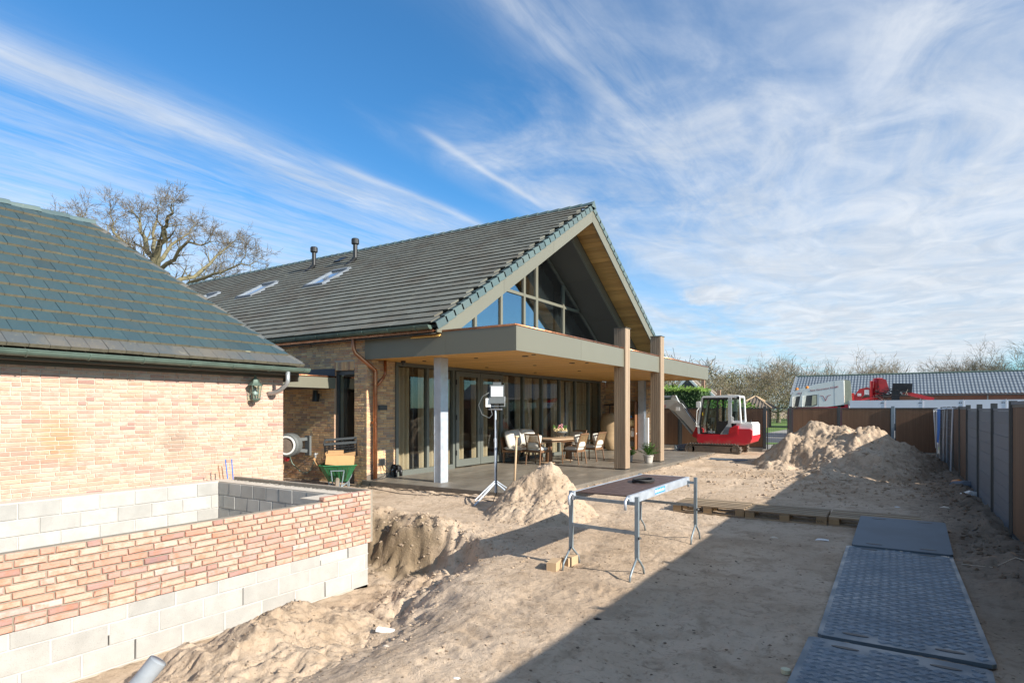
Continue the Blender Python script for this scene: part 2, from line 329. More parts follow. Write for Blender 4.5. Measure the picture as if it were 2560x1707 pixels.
M['pvc'] = mat('pvc', (.30, .33, .36), .45, var=0, nscale=9, namt=.35)
M['grey_plastic'] = mat('grey_plastic', (.115, .125, .125), .5, var=.04, nscale=8, namt=.35)
M['leaf'] = mat('leaf', (.07, .17, .025), .6, var=.45, nscale=9, namt=.4)
M['leaf_dark'] = mat('leaf_dark', (.06, .07, .03), .6, var=.45, nscale=9, namt=.4)
M['hedge'] = mat('hedge', (.030, .072, .012), .75, var=.5, nscale=3, namt=.5, dark=.5)
M['hedge_tip'] = mat('hedge_tip', (.11, .20, .02), .75, var=.4, nscale=3, namt=.4, dark=.6)
M['evergreen'] = mat('evergreen', (.035, .06, .025), .8, var=.5, nscale=3, namt=.5)
M['bark'] = mat('bark', (.17, .15, .085), .95, var=.2, nscale=3, namt=.6, dark=.6, bumpd=.02, bscale=12)
M['twig'] = mat('twig', (.155, .125, .085), .95, var=.3, nscale=2, namt=.5)
M['bark_far'] = mat('bark_far', (.19, .165, .125), .95, var=.25, nscale=1, namt=.5)
M['twig_far'] = mat('twig_far', (.20, .16, .105), .95, var=.35, nscale=.3, namt=.5)
M['bud'] = mat('bud', (.19, .165, .065), .9, var=.5, nscale=.2, namt=.6)
M['grass'] = mat('grass', (.12, .21, .035), .9, var=.2, nscale=.7, namt=.6, dark=.6)
M['asphalt'] = mat('asphalt', (.07, .075, .085), .9, var=0, nscale=2, namt=.3)
M['paving'] = mat('paving', (.30, .28, .25), .9, var=0, nscale=2, namt=.4)
M['barn_roof'] = mat('barn_roof', (.165, .195, .225), .8, var=.0, nscale=1.2, namt=.35, dark=.7, spec=.2)
M['barn_brick'] = mat('barn_brick', (.24, .115, .08), .9, var=.2, nscale=3, namt=.5)
M['far_roof'] = mat('far_roof', (.20, .16, .12), .85, var=.15, nscale=2, namt=.5)
M['far_wall'] = mat('far_wall', (.30, .18, .12), .85, var=.05, nscale=3, namt=.4)
M['orange'] = mat('orange', (.75, .25, .03), .4, var=0)
M['letter_red'] = mat('letter_red', (.35, .02, .04), .5, var=0, namt=0)
M['letter_white'] = mat('letter_white', (.75, .8, .85), .5, var=0, namt=0)
M['pot'] = mat('pot', (.46, .43, .38), .8, var=.05, nscale=8, namt=.4)
M['flower'] = mat('flower', (.62, .22, .30), .7, var=.3)
M['flower_pale'] = mat('flower_pale', (.62, .50, .28), .7, var=.5)
M['lens_white'] = mat('lens_white', (.55, .56, .55), .2, var=0)
M['yellow'] = mat('yellow', (.75, .55, .02), .5, var=0)
M['bitumen'] = mat('bitumen', (.02, .026, .045), .45, var=0, nscale=5, namt=.4, dark=1.6)
M['rubble'] = mat('rubble', (.40, .36, .30), .9, var=.4, nscale=20, namt=.4)
M['sky_glass'] = mat('sky_glass', (.55, .62, .68), .12, .75, var=0, namt=0)
M['soil'] = mat('soil', (.19, .14, .095), .95, var=.35, nscale=20, namt=.3)
M['ash'] = mat('ash', (.68, .58, .46), .85, var=.1)

# ------------------------------------------------------------------ mesh builder
class MB:
    def __init__(s): s.v = []; s.f = []; s.m = []
    def add(s, verts, faces, mi=0):
        o = len(s.v); s.v += [tuple(p) for p in verts]
        s.f += [tuple(i+o for i in f) for f in faces]; s.m += [mi]*len(faces); return s
    def box(s, x0, x1, y0, y1, z0, z1, mi=0):
        return s.add([(x0, y0, z0), (x1, y0, z0), (x1, y1, z0), (x0, y1, z0), (x0, y0, z1), (x1, y0, z1), (x1, y1, z1), (x0, y1, z1)],
              [(0, 3, 2, 1), (4, 5, 6, 7), (0, 1, 5, 4), (1, 2, 6, 5), (2, 3, 7, 6), (3, 0, 4, 7)], mi)
    def obox(s, c, size, mat3=None, mi=0):
        a, b, d = size[0]/2, size[1]/2, size[2]/2; c = Vector(c)
        pts = [Vector(p) for p in ((-a, -b, -d), (a, -b, -d), (a, b, -d), (-a, b, -d), (-a, -b, d), (a, -b, d), (a, b, d), (-a, b, d))]
        if mat3 is not None: pts = [mat3 @ p for p in pts]
        return s.add([p+c for p in pts], [(0, 3, 2, 1), (4, 5, 6, 7), (0, 1, 5, 4), (1, 2, 6, 5), (2, 3, 7, 6), (3, 0, 4, 7)], mi)
    def beam(s, p, q, w, h, up=(0, 0, 1), mi=0):
        p = Vector(p); q = Vector(q); d = q-p; L = d.length; d.normalize(); up = Vector(up)
        if abs(d.dot(up)) > .98: up = Vector((1, 0, 0))
        x = d.cross(up).normalized(); z = x.cross(d)
        return s.obox((p+q)/2, (w, L, h), Matrix((x, d, z)).transposed(), mi)
    def tube(s, pts, r, n=8, mi=0, cap=True, r1=None):
        pts = [Vector(p) for p in pts]; k = len(pts); o = len(s.v); prev = None
        for i, p in enumerate(pts):
            if i == 0: d = pts[1]-p
            elif i == k-1: d = p-pts[i-1]
            else: d = (pts[i+1]-p).normalized()+(p-pts[i-1]).normalized()
            if d.length < 1e-9: d = Vector((0, 0, 1))
            d.normalize()
            if prev is None:
                u = d.cross(Vector((0, 0, 1)) if abs(d.z) < .9 else Vector((1, 0, 0))).normalized()
            else:
                u = prev-d*prev.dot(d)
                u = u.normalized() if u.length > 1e-6 else d.orthogonal().normalized()
            prev = u; w = d.cross(u)
            rr = r if r1 is None else r+(r1-r)*i/(k-1)
            if isinstance(r, (list, tuple)): rr = r[i]
            for j in range(n):
                a = 2*math.pi*j/n; s.v.append(tuple(p+u*(rr*math.cos(a))+w*(rr*math.sin(a))))
        for i in range(k-1):
            for j in range(n):
                a = o+i*n+j; b = o+i*n+(j+1) % n
                s.f.append((a, b, b+n, a+n)); s.m.append(mi)
        if cap:
            s.f.append(tuple(o+j for j in reversed(range(n)))); s.m.append(mi)
            s.f.append(tuple(o+(k-1)*n+j for j in range(n))); s.m.append(mi)
        return s
    def lathe(s, c, prof, n=20, axis='Z', mi=0, cap=True):
        c = Vector(c); o = len(s.v)
        for (r, z) in prof:
            for j in range(n):
                a = 2*math.pi*j/n; x, y = r*math.cos(a), r*math.sin(a)
                q = {'Z': (x, y, z), 'Y': (x, z, y), 'X': (z, x, y)}[axis]
                s.v.append(tuple(c+Vector(q)))
        k = len(prof)
        for i in range(k-1):
            for j in range(n):
                a = o+i*n+j; b = o+i*n+(j+1) % n; s.f.append((a, b, b+n, a+n)); s.m.append(mi)
        if cap:
            if prof[0][0] > 1e-5: s.f.append(tuple(o+j for j in reversed(range(n)))); s.m.append(mi)
            if prof[-1][0] > 1e-5: s.f.append(tuple(o+(k-1)*n+j for j in range(n))); s.m.append(mi)
        return s
    def prism(s, poly, d0, d1, plane='XZ', mi=0):
        """extrude a 2D polygon along the third axis"""
        def q(a, b, d): return {'XZ': (a, d, b), 'YZ': (d, a, b), 'XY': (a, b, d)}[plane]
        n = len(poly)
        A = sum(poly[i][0]*poly[(i+1) % n][1]-poly[(i+1) % n][0]*poly[i][1] for i in range(n))
        if A < 0: poly = poly[::-1]
        v = [q(a, b, d0) for a, b in poly]+[q(a, b, d1) for a, b in poly]
        f = [tuple(range(n)), tuple(range(2*n-1, n-1, -1))]+[(i, i+n, (i+1) % n+n, (i+1) % n) for i in range(n)]
        return s.add(v, f, mi)
    def blob(s, c, r, seed=0, jit=.25, mi=0, sq=(1, 1, 1)):
        rg = random.Random(seed)
        t = (1+5**.5)/2
        vs = [(-1, t, 0), (1, t, 0), (-1, -t, 0), (1, -t, 0), (0, -1, t), (0, 1, t), (0, -1, -t), (0, 1, -t), (t, 0, -1), (t, 0, 1), (-t, 0, -1), (-t, 0, 1)]
        fs = [(0, 11, 5), (0, 5, 1), (0, 1, 7), (0, 7, 10), (0, 10, 11), (1, 5, 9), (5, 11, 4), (11, 10, 2), (10, 7, 6), (7, 1, 8), (3, 9, 4), (3, 4, 2), (3, 2, 6), (3, 6, 8), (3, 8, 9), (4, 9, 5), (2, 4, 11), (6, 2, 10), (8, 6, 7), (9, 8, 1)]
        out = []
        for v in vs:
            k = r/1.9*(1+rg.uniform(-jit, jit)); out.append((c[0]+v[0]*k*sq[0], c[1]+v[1]*k*sq[1], c[2]+v[2]*k*sq[2]))
        return s.add(out, fs, mi)
    def sphere(s, c, r, n=12, k=8, sq=(1, 1, 1), mi=0):
        prof = [(max(1e-6, math.sin(math.pi*i/k)), -math.cos(math.pi*i/k)) for i in range(k+1)]
        o = len(s.v); s.lathe((0, 0, 0), prof, n, 'Z', mi, False)
        for i in range(o, len(s.v)):
            x, y, z = s.v[i]; s.v[i] = (c[0]+x*r*sq[0], c[1]+y*r*sq[1], c[2]+z*r*sq[2])
        return s
    def xf(s, M4):
        s.v = [tuple(M4 @ Vector(p)) for p in s.v]; return s
    def mesh(s, name, mats, smooth=False):
        me = bpy.data.meshes.new(name); me.from_pydata(s.v, [], s.f)
        for m in (mats if isinstance(mats, (list, tuple)) else [mats]): me.materials.append(M[m] if isinstance(m, str) else m)
        if any(s.m): me.polygons.foreach_set('material_index', s.m)
        if smooth: me.polygons.foreach_set('use_smooth', [True]*len(s.f))
        me.update(); return me

def wloc(o):
    v = Vector((0, 0, 0))
    while o is not None: v += o.location; o = o.parent
    return v
def tag(o, label=None, cat=None, group=None, kind=None):
    if label: o['label'] = label
    if cat: o['category'] = cat
    if group: o['group'] = group
    if kind: o['kind'] = kind
    return o
def thing(name, label, cat, loc=(0, 0, 0), rz=0., group=None):
    o = bpy.data.objects.new(name, None); o.empty_display_size = .2; COL.objects.link(o)
    o.location = loc; o.rotation_euler = (0, 0, rz); return tag(o, label, cat, group)
def part(name, mb, mats, parent=None, world=True, smooth=False, label=None, kind=None, auto=None):
    """link mb as one object under parent; world=True: mb is in world coordinates (parents unrotated)"""
    if parent is not None and world:
        w = wloc(parent); mb.v = [(x-w.x, y-w.y, z-w.z) for x, y, z in mb.v]
    me = mb.mesh(name, mats, smooth)
    if auto:
        try: me.shade_auto_smooth if False else None
        except Exception: pass
    o = bpy.data.objects.new(name, me); COL.objects.link(o)
    if parent is not None: o.parent = parent
    return tag(o, label, kind=kind)
def solo(name, mb, mats, label, cat, group=None, smooth=False, kind=None, loc=None):
    """a top-level thing that is one mesh; origin at loc"""
    if loc is None:
        a = np.array(mb.v); loc = ((a[:, 0].min()+a[:, 0].max())/2, (a[:, 1].min()+a[:, 1].max())/2, a[:, 2].min())
    mb.v = [(x-loc[0], y-loc[1], z-loc[2]) for x, y, z in mb.v]
    o = bpy.data.objects.new(name, mb.mesh(name, mats, smooth)); COL.objects.link(o); o.location = loc
    return tag(o, label, cat, group, kind)
def inst(name, me, parent, loc, rot=None):
    o = bpy.data.objects.new(name, me); COL.objects.link(o); o.parent = parent
    o.location = Vector(loc)-wloc(parent)
    if rot is not None: o.rotation_euler = rot if not isinstance(rot, Matrix) else rot.to_euler()
    return o
def copy_tree(o, parent=None):
    c = o.copy(); COL.objects.link(c); c.parent = parent
    for ch in list(o.children): copy_tree(ch, c)
    return c
def text(name, body, size, mats, parent, loc, rot, ext=.002, shear=0., parent_world=True):
    cu = bpy.data.curves.new(name, 'FONT'); cu.body = body; cu.size = size; cu.extrude = ext; cu.shear = shear; cu.resolution_u = 3
    ob = bpy.data.objects.new(name, cu); COL.objects.link(ob); bpy.context.view_layer.update()
    me = bpy.data.meshes.new_from_object(ob); bpy.data.objects.remove(ob); bpy.data.curves.remove(cu)
    me.materials.clear(); me.materials.append(M[mats])
    o = bpy.data.objects.new(name, me); COL.objects.link(o); o.parent = parent
    o.location = Vector(loc)-(wloc(parent) if parent_world else Vector((0, 0, 0))); o.rotation_euler = rot
    return o

# pixel helpers used to choose which pieces show largest
FW = Vector((-math.sin(YAW), math.cos(YAW), 0)); RT = Vector((math.cos(YAW), math.sin(YAW), 0))
def depth_ok(p):
    d = Vector(p)-Vector((0, 0, CAMH)); w = d.dot(FW)
    if w < .3: return None
    x = 1280+1507*d.dot(RT)/w; y = 1023-1507*d.z/w
    if x < -30 or x > 2590 or y < -30 or y > 1740: return None
    return w

# ------------------------------------------------------------------ noise for terrain
def _lat(seed):
    return np.random.RandomState(seed).rand(256, 256)
def vnoise(x, y, seed):
    L = _lat(seed); xi = np.floor(x).astype(int); yi = np.floor(y).astype(int); fx = x-xi; fy = y-yi
    fx = fx*fx*(3-2*fx); fy = fy*fy*(3-2*fy); xi &= 255; yi &= 255; x1 = (xi+1) & 255; y1 = (yi+1) & 255
    return (L[xi, yi]*(1-fx)+L[x1, yi]*fx)*(1-fy)+(L[xi, y1]*(1-fx)+L[x1, y1]*fx)*fy
def fbm(x, y, seed, octv=4, gain=.5, lac=2.03):
    s = 0; a = 1; t = 0
    for i in range(octv):
        s = s+a*(vnoise(x, y, seed+i)-.5)*2; t += a; a *= gain; x = x*lac+17.3; y = y*lac+5.1
    return s/t
def ridged(x, y, seed, octv=4):
    s = 0; a = 1; t = 0
    for i in range(octv):
        s = s+a*(1-np.abs(vnoise(x, y, seed+i)-.5)*2); t += a; a *= .5; x = x*2.1+3.7; y = y*2.1+9.2
    return s/t
def sst(a, b, x):
    t = np.clip((x-a)/(b-a), 0, 1); return t*t*(3-2*t)
# ------------------------------------------------------------------ ground
def rim_line(X, Y, pts, w):
    best = np.full(np.shape(X), 1e9)
    for (x0, y0), (x1, y1) in zip(pts[:-1], pts[1:]):
        dx, dy = x1-x0, y1-y0; t = np.clip(((X-x0)*dx+(Y-y0)*dy)/(dx*dx+dy*dy), 0, 1)
        best = np.minimum(best, (X-x0-t*dx)**2+(Y-y0-t*dy)**2)
    return np.exp(-best/(w*w))
def ground_h(X, Y):
    X = np.asarray(X, float); Y = np.asarray(Y, float)
    site = (1-sst(26.4, 27.1, Y))*(1-sst(1.3, 1.9, X))*(1-sst(30, 45, -X))
    wob = fbm(X*1.3, Y*1.3, 31, 4)
    x0 = -3.9+1.1*(1-sst(3.6, 6.0, Y)); cut = sst(0., 1., (x0-X-.25*wob)/(x0+5.1))*(1-sst(6.45, 6.82, Y+.30*wob))
    h = -.52*cut
    rim = rim_line(X, Y, [(-8.6, 7.15), (-6.9, 7.25), (-5.7, 7.0), (-5.1, 6.3), (-4.7, 5.3)], .42)
    lump = ridged(X*2.2, Y*2.2, 41, 4)
    h = h+rim*(.08+.24*(lump-.45))
    near_cut = rim_line(X, Y, [(-6.9, 6.7), (-5.6, 6.5), (-4.9, 5.4), (-4.6, 4.4)], .75)
    h = h+near_cut*.15*fbm(X*4.2, Y*4.2, 51, 5)
    # general unevenness, wheel ruts and footprints
    h = h+site*(.028*fbm(X*.7, Y*.7, 61, 3)+.011*fbm(X*2.6, Y*2.6, 71, 4)+.011*fbm(X*13, Y*13, 81, 4))
    rough = sst(.1, .5, fbm(X*.55, Y*.55, 95, 3))
    h = h+site*.03*rough*np.maximum(0, ridged(X*6, Y*6, 91, 3)-.55)*2
    for off in (-.68, .68):
        path = [(-6.6+off*.3, 23), (-4.2+off, 19.5), (-3.9+off, 15), (-4.2+off, 12), (-2.6+off, 7), (-1.9+off, 2), (-1.6+off, -2)]
        rt_ = rim_line(X, Y, path, .17); h = h-site*rt_*(.016+.016*np.sin(Y*31+X*9)*(fbm(X*.9, Y*.9, 121, 2)+.55))
    edge = np.exp(-((X-1.15)/.42)**2)*sst(6, 8, Y)
    h = h+site*edge*(.10+.14*fbm(X*3.5, Y*3.5, 101, 4))
    h = h+site*rim_line(X, Y, [(-10.4, 9.9), (-6.5, 9.95), (-5.9, 10.5), (-5.85, 24)], .22)*(.035+.05*fbm(X*7, Y*7, 111, 3))
    h = h+.06*sst(18, 26, Y)*site
    return h
def polar_ground():
    fwd = math.pi/2+YAW
    a = np.concatenate([np.linspace(-180, -56, 30)[:-1], np.linspace(-56, 56, 760), np.linspace(56, 180, 30)[1:]])
    a = fwd-np.radians(a)
    r = np.concatenate([[.05, .6], np.geomspace(1.3, 45, 560), np.geomspace(45, 900, 26)[1:]])
    A, Rr = np.meshgrid(a, r, indexing='ij'); X = Rr*np.cos(A); Y = Rr*np.sin(A); Z = ground_h(X, Y)
    n, k = X.shape
    v = np.stack([X, Y, Z], -1).reshape(-1, 3)
    i = np.arange(n-1)[:, None]; j = np.arange(k-1)[None, :]
    q = np.stack([i*k+j, i*k+j+1, (i+1)*k+j+1, (i+1)*k+j], -1).reshape(-1, 4)
    return v, q
def fast_mesh(name, v, q, mats, smooth=True):
    me = bpy.data.meshes.new(name); nq = len(q)
    me.vertices.add(len(v)); me.vertices.foreach_set('co', np.ascontiguousarray(v, np.float32).ravel())
    me.loops.add(nq*4); me.loops.foreach_set('vertex_index', np.ascontiguousarray(q, np.int32).ravel())
    me.polygons.add(nq); me.polygons.foreach_set('loop_start', np.arange(0, nq*4, 4, dtype=np.int32))
    me.polygons.foreach_set('use_smooth', np.full(nq, smooth, bool))
    me.materials.append(M[mats]); me.update(calc_edges=True); me.validate(); return me
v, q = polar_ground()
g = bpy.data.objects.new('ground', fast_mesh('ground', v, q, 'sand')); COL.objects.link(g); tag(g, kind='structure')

def heap(name, label, cx, cy, sx, sy, step, fn, group=None):
    nx = int(sx/step); ny = int(sy/step)
    X, Y = np.meshgrid(np.linspace(cx-sx/2, cx+sx/2, nx), np.linspace(cy-sy/2, cy+sy/2, ny), indexing='ij')
    Z = fn(X, Y); G = ground_h(X, Y)
    Z2 = np.maximum(Z, G-.12)
    v = np.stack([X-cx, Y-cy, Z2], -1).reshape(-1, 3)
    i = np.arange(nx-1)[:, None]; j = np.arange(ny-1)[None, :]
    q = np.stack([i*ny+j, (i+1)*ny+j, (i+1)*ny+j+1, i*ny+j+1], -1).reshape(-1, 4)
    keep = (Z > G-.05).ravel(); q = q[keep[q].any(axis=1)]
    o = bpy.data.objects.new(name, fast_mesh(name, v, q, 'sand_heap')); COL.objects.link(o); o.location = (cx, cy, 0)
    return tag(o, label, 'sand heap', group)
def cones(X, Y, lst, k=9.):
    acc = 0
    for (px, py, pz, sl, rr) in lst:
        r = np.sqrt((X-px)**2+(Y-py)**2); acc = acc+np.exp(k*(pz-sl*np.sqrt(r*r+rr*rr)+sl*rr))
    return np.log(acc)/k
def heap_tall(X, Y):
    wx = X+.17*fbm(X*2.1, Y*2.1, 201, 4); wy = Y+.17*fbm(X*2.1, Y*2.1, 211, 4)
    h = cones(wx, wy, [(-5.27, 9.42, .93, 1.28, .06), (-5.62, 9.10, .52, 1.1, .12), (-5.0, 9.15, .42, .85, .2), (-4.9, 8.7, .2, .5, .3), (-5.3, 8.6, .22, .5, .3)], 14)
    h = h+.15*(ridged(X*2.0, Y*2.0, 221, 5)-.62)*sst(-.1, .3, h)+.045*fbm(X*7, Y*7, 231, 4)+.012*fbm(X*30, Y*30, 241, 2)
    return h-.05*np.maximum(0, ridged(X*5, Y*5, 251, 3)-.7)*sst(.05, .3, h)*4
heap('sand_heap', 'tall pointed sand heap between floodlight tripod and work table', -5.2, 9.1, 3.2, 3.2, .018, heap_tall)
def pxd(px, d, py=None):
    p = FW*d+RT*((px-1280)/1507*d); return p.x, p.y, (1.8-(py-1023)/1507*d if py else 0)
def heap_big(X, Y):
    pk = []
    for px, py, d, sl, rr in ((2040, 1053, 19.6, .85, .35), (1975, 1085, 19.3, 1.2, .2), (2105, 1064, 18.9, .75, .3), (2165, 1066, 18.2, .8, .25), (2210, 1092, 18., .62, .3), (2165, 1112, 16.2, .62, .25), (1940, 1150, 18.4, .8, .3), (2270, 1128, 18.4, .5, .4), (2060, 1168, 15.6, .5, .4), (2200, 1172, 15.6, .42, .5)):
        x, y, z = pxd(px, d, py); pk.append((x, y, z, sl, rr))
    wx = X+.22*fbm(X*1.1, Y*1.1, 301, 4); wy = Y+.22*fbm(X*1.1, Y*1.1, 311, 4)
    h = cones(wx, wy, pk, 11)
    up = sst(.0, .7, h)
    h = h+.30*up*(ridged(X*1.5, Y*1.5, 321, 5)-.62)+.10*fbm(X*4.5, Y*4.5, 331, 4)+.045*fbm(X*15, Y*15, 341, 4)
    # step left by the digger bucket on the left flank
    return h-.05
heap('sand_heap', 'broad lumpy sand heap in front of the brown fence and gate', -1.3, 18.6, 8.4, 9.6, .033, heap_big)
def heap_near(X, Y):
    pk = []
    for px, py, d, sl, rr in ((742, 1494, 5.75, .75, .12), (690, 1530, 5.35, .7, .1), (815, 1540, 5.7, .55, .15), (640, 1560, 5.0, .75, .1), (560, 1618, 4.75, .7, .1), (470, 1612, 4.9, .8, .08), (880, 1560, 5.9, .4, .2), (760, 1640, 4.75, .45, .3), (640, 1700, 4.3, .45, .3)):
        x, y, z = pxd(px, d, py); pk.append((x, y, z, sl, rr))
    wx = X+.07*fbm(X*3, Y*3, 401, 4); wy = Y+.07*fbm(X*3, Y*3, 411, 4)
    h = cones(wx, wy, pk, 17)
    return h+.17*(ridged(X*2.4, Y*2.4, 421, 5)-.58)+.05*fbm(X*8, Y*8, 431, 4)+.009*fbm(X*36, Y*36, 441, 2)-.02
heap('sand_heap', 'low near sand heap against the blockwork of the new brick wall', -4.3, 3.7, 3.2, 4.2, .014, heap_near)
heap_big_f = heap_big; heap_tall_f = heap_tall; heap_near_f = heap_near
def surf(x, y):
    x = np.atleast_1d(np.asarray(x, float)); y = np.atleast_1d(np.asarray(y, float))
    z = ground_h(x, y)
    for f, cx, cy, sx, sy in ((heap_tall_f, -5.2, 9.1, 3.2, 3.2), (heap_big_f, -1.3, 18.6, 8.4, 9.6), (heap_near_f, -4.3, 3.7, 3.2, 4.2)):
        ins = (np.abs(x-cx) < sx/2) & (np.abs(y-cy) < sy/2)
        z = np.where(ins, np.maximum(z, f(x, y)), z)
    return z
# loose clods and crumbs of sand: nobody could count them
def clods():
    rg = np.random.RandomState(5); P = []
    def spread(n, fx, fy, lo, hi):
        x = fx(n); y = fy(n); z = surf(x, y); s = lo+(hi-lo)*rg.rand(n)**3
        for a in zip(x, y, z, s): P.append(a)
    U = lambda a, b: (lambda n: rg.uniform(a, b, n)); N = lambda m, s: (lambda n: rg.normal(m, s, n))
    spread(3200, U(-5.0, 1.1), lambda n: 2.0+22*rg.rand(n)**1.5, .004, .013)
    spread(900, N(-4.9, .7), N(6.1, .7), .005, .026)
    spread(700, N(-6.4, .9), N(7.0, .25), .006, .03)
    spread(700, N(-5.2, .55), N(8.6, .45), .004, .019)
    spread(1500, N(-1.4, 1.6), N(17.2, 1.9), .01, .055)
    spread(900, N(-4.35, .55), N(3.6, .8), .004, .018)
    spread(900, N(1.0, .22), U(8, 24), .008, .045)
    spread(500, N(-6.0, .12), U(10.4, 24), .01, .04)
    b = MB()
    for i, (x, y, z, s) in enumerate(P):
        if x < -5.75 and y < 5.8: continue
        if x < -6.05 and y > 10.1: continue
        b.blob((x, y, z+s*.15), s, i % 197, .5, 0, (1, .8, .6))
    o = solo('sand_clods', b, 'sand_heap', 'loose crumbs and clods scattered over the bare sand', 'clods', kind='stuff'); return o
clods()
def crumbs():
    rg = np.random.RandomState(15); b = MB(); n = 6500
    x = rg.uniform(-5.4, 1.25, n); y = 2.2+20*rg.rand(n)**1.6; w = fbm(x*1.1, y*1.1, 131, 4)+.35*(x > .3)
    keep = (w > rg.uniform(-.25, .45, n)); x = x[keep]; y = y[keep]; z = surf(x, y); s = .003+.008*rg.rand(len(x))**2.5*(1+.05*y)
    for i, (a, c, e, k) in enumerate(zip(x, y, z, s)):
        if a < -5.75 and c < 5.8: continue
        b.blob((a, c, e+k*.15), k, i % 151, .5, 0, (1.3, .9, .55))
    solo('soil_crumbs', b, 'soil', 'dark crumbs of damp soil sprinkled over the sand', 'crumbs', kind='stuff')
crumbs()

# ------------------------------------------------------------------ bricks
def brick_geo(b, P, u, z, L, hgt, dep, ch, jit, rg, front=0.):
    """one chamfered brick: P(u, n, z) maps to world, n = outwards"""
    j = lambda: rg.uniform(-jit, jit)
    q = []
    for (a, c) in ((0, 0), (L, 0), (L, hgt), (0, hgt)): q.append((u+a, front-dep, z+c))
    c4 = [(u+a+j(), front-ch*1.2, z+c+j()) for (a, c) in ((0, 0), (L, 0), (L, hgt), (0, hgt))]
    f4 = [(u+a+j(), front+j()*.6, z+c+j()) for (a, c) in ((ch, ch), (L-ch, ch), (L-ch, hgt-ch), (ch, hgt-ch))]
    V = [P(*p) for p in q+c4+f4]
    F = []
    for o in (0, 4):
        for i in range(4):
            k = (i+1) % 4; F.append((o+i, o+k, o+4+k, o+4+i))
    F.append((8, 9, 10, 11)); b.add(V, F)
def brick_rows(u0, u1, z0, z1, holes, course, hgt, rg, joint=.011, top=None, wild=True):
    out = []; z = z0; row = 0
    while z+hgt <= z1+.004:
        segs = [(u0, u1)]
        for (a, b_, c, d) in holes:
            if z+hgt > c+.004 and z < d-.004:
                ns = []
                for (s, e) in segs:
                    if b_ <= s or a >= e: ns.append((s, e)); continue
                    if a > s: ns.append((s, a))
                    if b_ < e: ns.append((b_, e))
                segs = ns
        for (s, e) in segs:
            u = s; first = True
            while u < e-.03:
                L = rg.choice((.212, .212, .212, .102)) if wild else .212
                if first and row % 2: L = .102 if rg.random() < .6 else .16
                first = False
                if e-(u+L+joint) < .06: L = e-u
                if L > .24: L = L/2-joint/2
                out.append((u, z, L)); u += L+joint
        z += course; row += 1
    return out
def brick_wall(parent, P, rows, hgt, matn, dep, ch, jit, n_ind, seed=1, front=0.):
    rg = random.Random(seed)
    def key(r):
        d = depth_ok(P(r[0]+r[2]/2, 0, r[1]+hgt/2)); return d if d else 1e6
    rows = sorted(rows, key=key); lib = {}
    for i, (u, z, L) in enumerate(rows[:n_ind]):
        kk = (round(L, 3), rg.randrange(9))
        o0 = P(0, 0, 0)
        if kk not in lib:
            b = MB(); brick_geo(b, lambda a, n, c: Vector(P(a, n, c))-Vector(o0), 0, 0, L, hgt, dep, ch, jit, rg, front)
            lib[kk] = b.mesh('brick', matn)
        inst('brick', lib[kk], parent, P(u, rg.uniform(-.0015, .0015), z))
    if len(rows) > n_ind:
        b = MB()
        for (u, z, L) in rows[n_ind:]: brick_geo(b, P, u, z, L, hgt, dep, ch, jit, rg, front+rg.uniform(-.0015, .0015))
        part('brick_courses', b, matn, parent, kind='stuff')
def PA(c): return lambda u, n, z: (c+n, u, z)
def PB(c): return lambda u, n, z: (u, c-n, z)

# ------------------------------------------------------------------ new brick wall round the pit
RG = random.Random(11)
XN = -5.88
pit = thing('foundation_wall', 'unfinished low wall of new bricks on grey concrete blocks around a pit', 'wall', (-7.2, 3, -.55))
skin = part('brick_skin', MB().box(XN-.095, XN-.021, -1.5, 5.70, .045, .668).box(-8.9, XN-.021, 5.70, 5.772, .045, .73), 'mortar_new', pit)
rows = brick_rows(-1.4, 5.72, .045, .675, [], .0632, .048, RG, .014)
rows += [(u, z, L) for (u, z, L) in brick_rows(4.95, 5.72, .677, .73, [], .0632, .048, RG, .014)]
brick_wall(skin, PA(XN), rows, .048, 'brick_new', .09, .006, .0038, 285, 3)
rg2 = random.Random(4)
# end return of the brick skin, seen from above and on its right edge
rows = brick_rows(-8.7, XN-.11, .045, .735, [], .0632, .051, rg2)
b = MB()
for (u, z, L) in rows: brick_geo(b, lambda a, n, c: (a, 5.79+n, c), u, z, L, .051, .09, .005, .003, rg2)
part('brick_courses', b, 'brick_new', skin, kind='stuff')
# corner headers facing the camera side
def block_row(parent, P, u0, u1, z, hgt, L, start, dep, seed, matn='block', gap=.012, jit=.002, front=0., fill=False):
    rg = random.Random(seed); u = start; mo = MB()
    def mbx(a, e, c, d, n1): mo.add([P(a, -.1, c), P(e, -.1, c), P(e, -.1, d), P(a, -.1, d), P(a, n1, c), P(e, n1, c), P(e, n1, d), P(a, n1, d)], [(4, 5, 6, 7), (0, 1, 5, 4), (1, 2, 6, 5), (2, 3, 7, 6), (3, 0, 4, 7)])
    while u < u1-.02:
        a = max(u, u0); e = min(u+L, u1)
        if e-a > .05:
            b = MB(); g2 = gap/2*rg.uniform(.4, 1.3)
            brick_geo(b, P, a+g2, z+.005, e-a-2*g2, hgt-.010, dep, .006, jit, rg, front+rg.uniform(-.003, .003))
            part('concrete_block', b, matn, parent)
        if fill and e < u1-.05:
            k = rg.random(); n1 = rg.uniform(-.006, .004)
            if k > .3: mbx(e-.009, e+.009, z+.006, z+hgt-.006, n1)
            elif k > .15: mbx(e-.009, e+.009, z+hgt*.5, z+hgt-.006, n1)
        u += L
    if fill:
        mbx(u0, u1, z-.006, z+.006, -.003); part('mortar', mo, 'mortar_block', parent)
blk = part('block_base', MB().box(XN-.21, XN-.085, -1.5, 5.690, -.62, .043).box(-8.9, XN-.03, 5.455, 5.69, -.6, .66), 'mortar_block', pit)
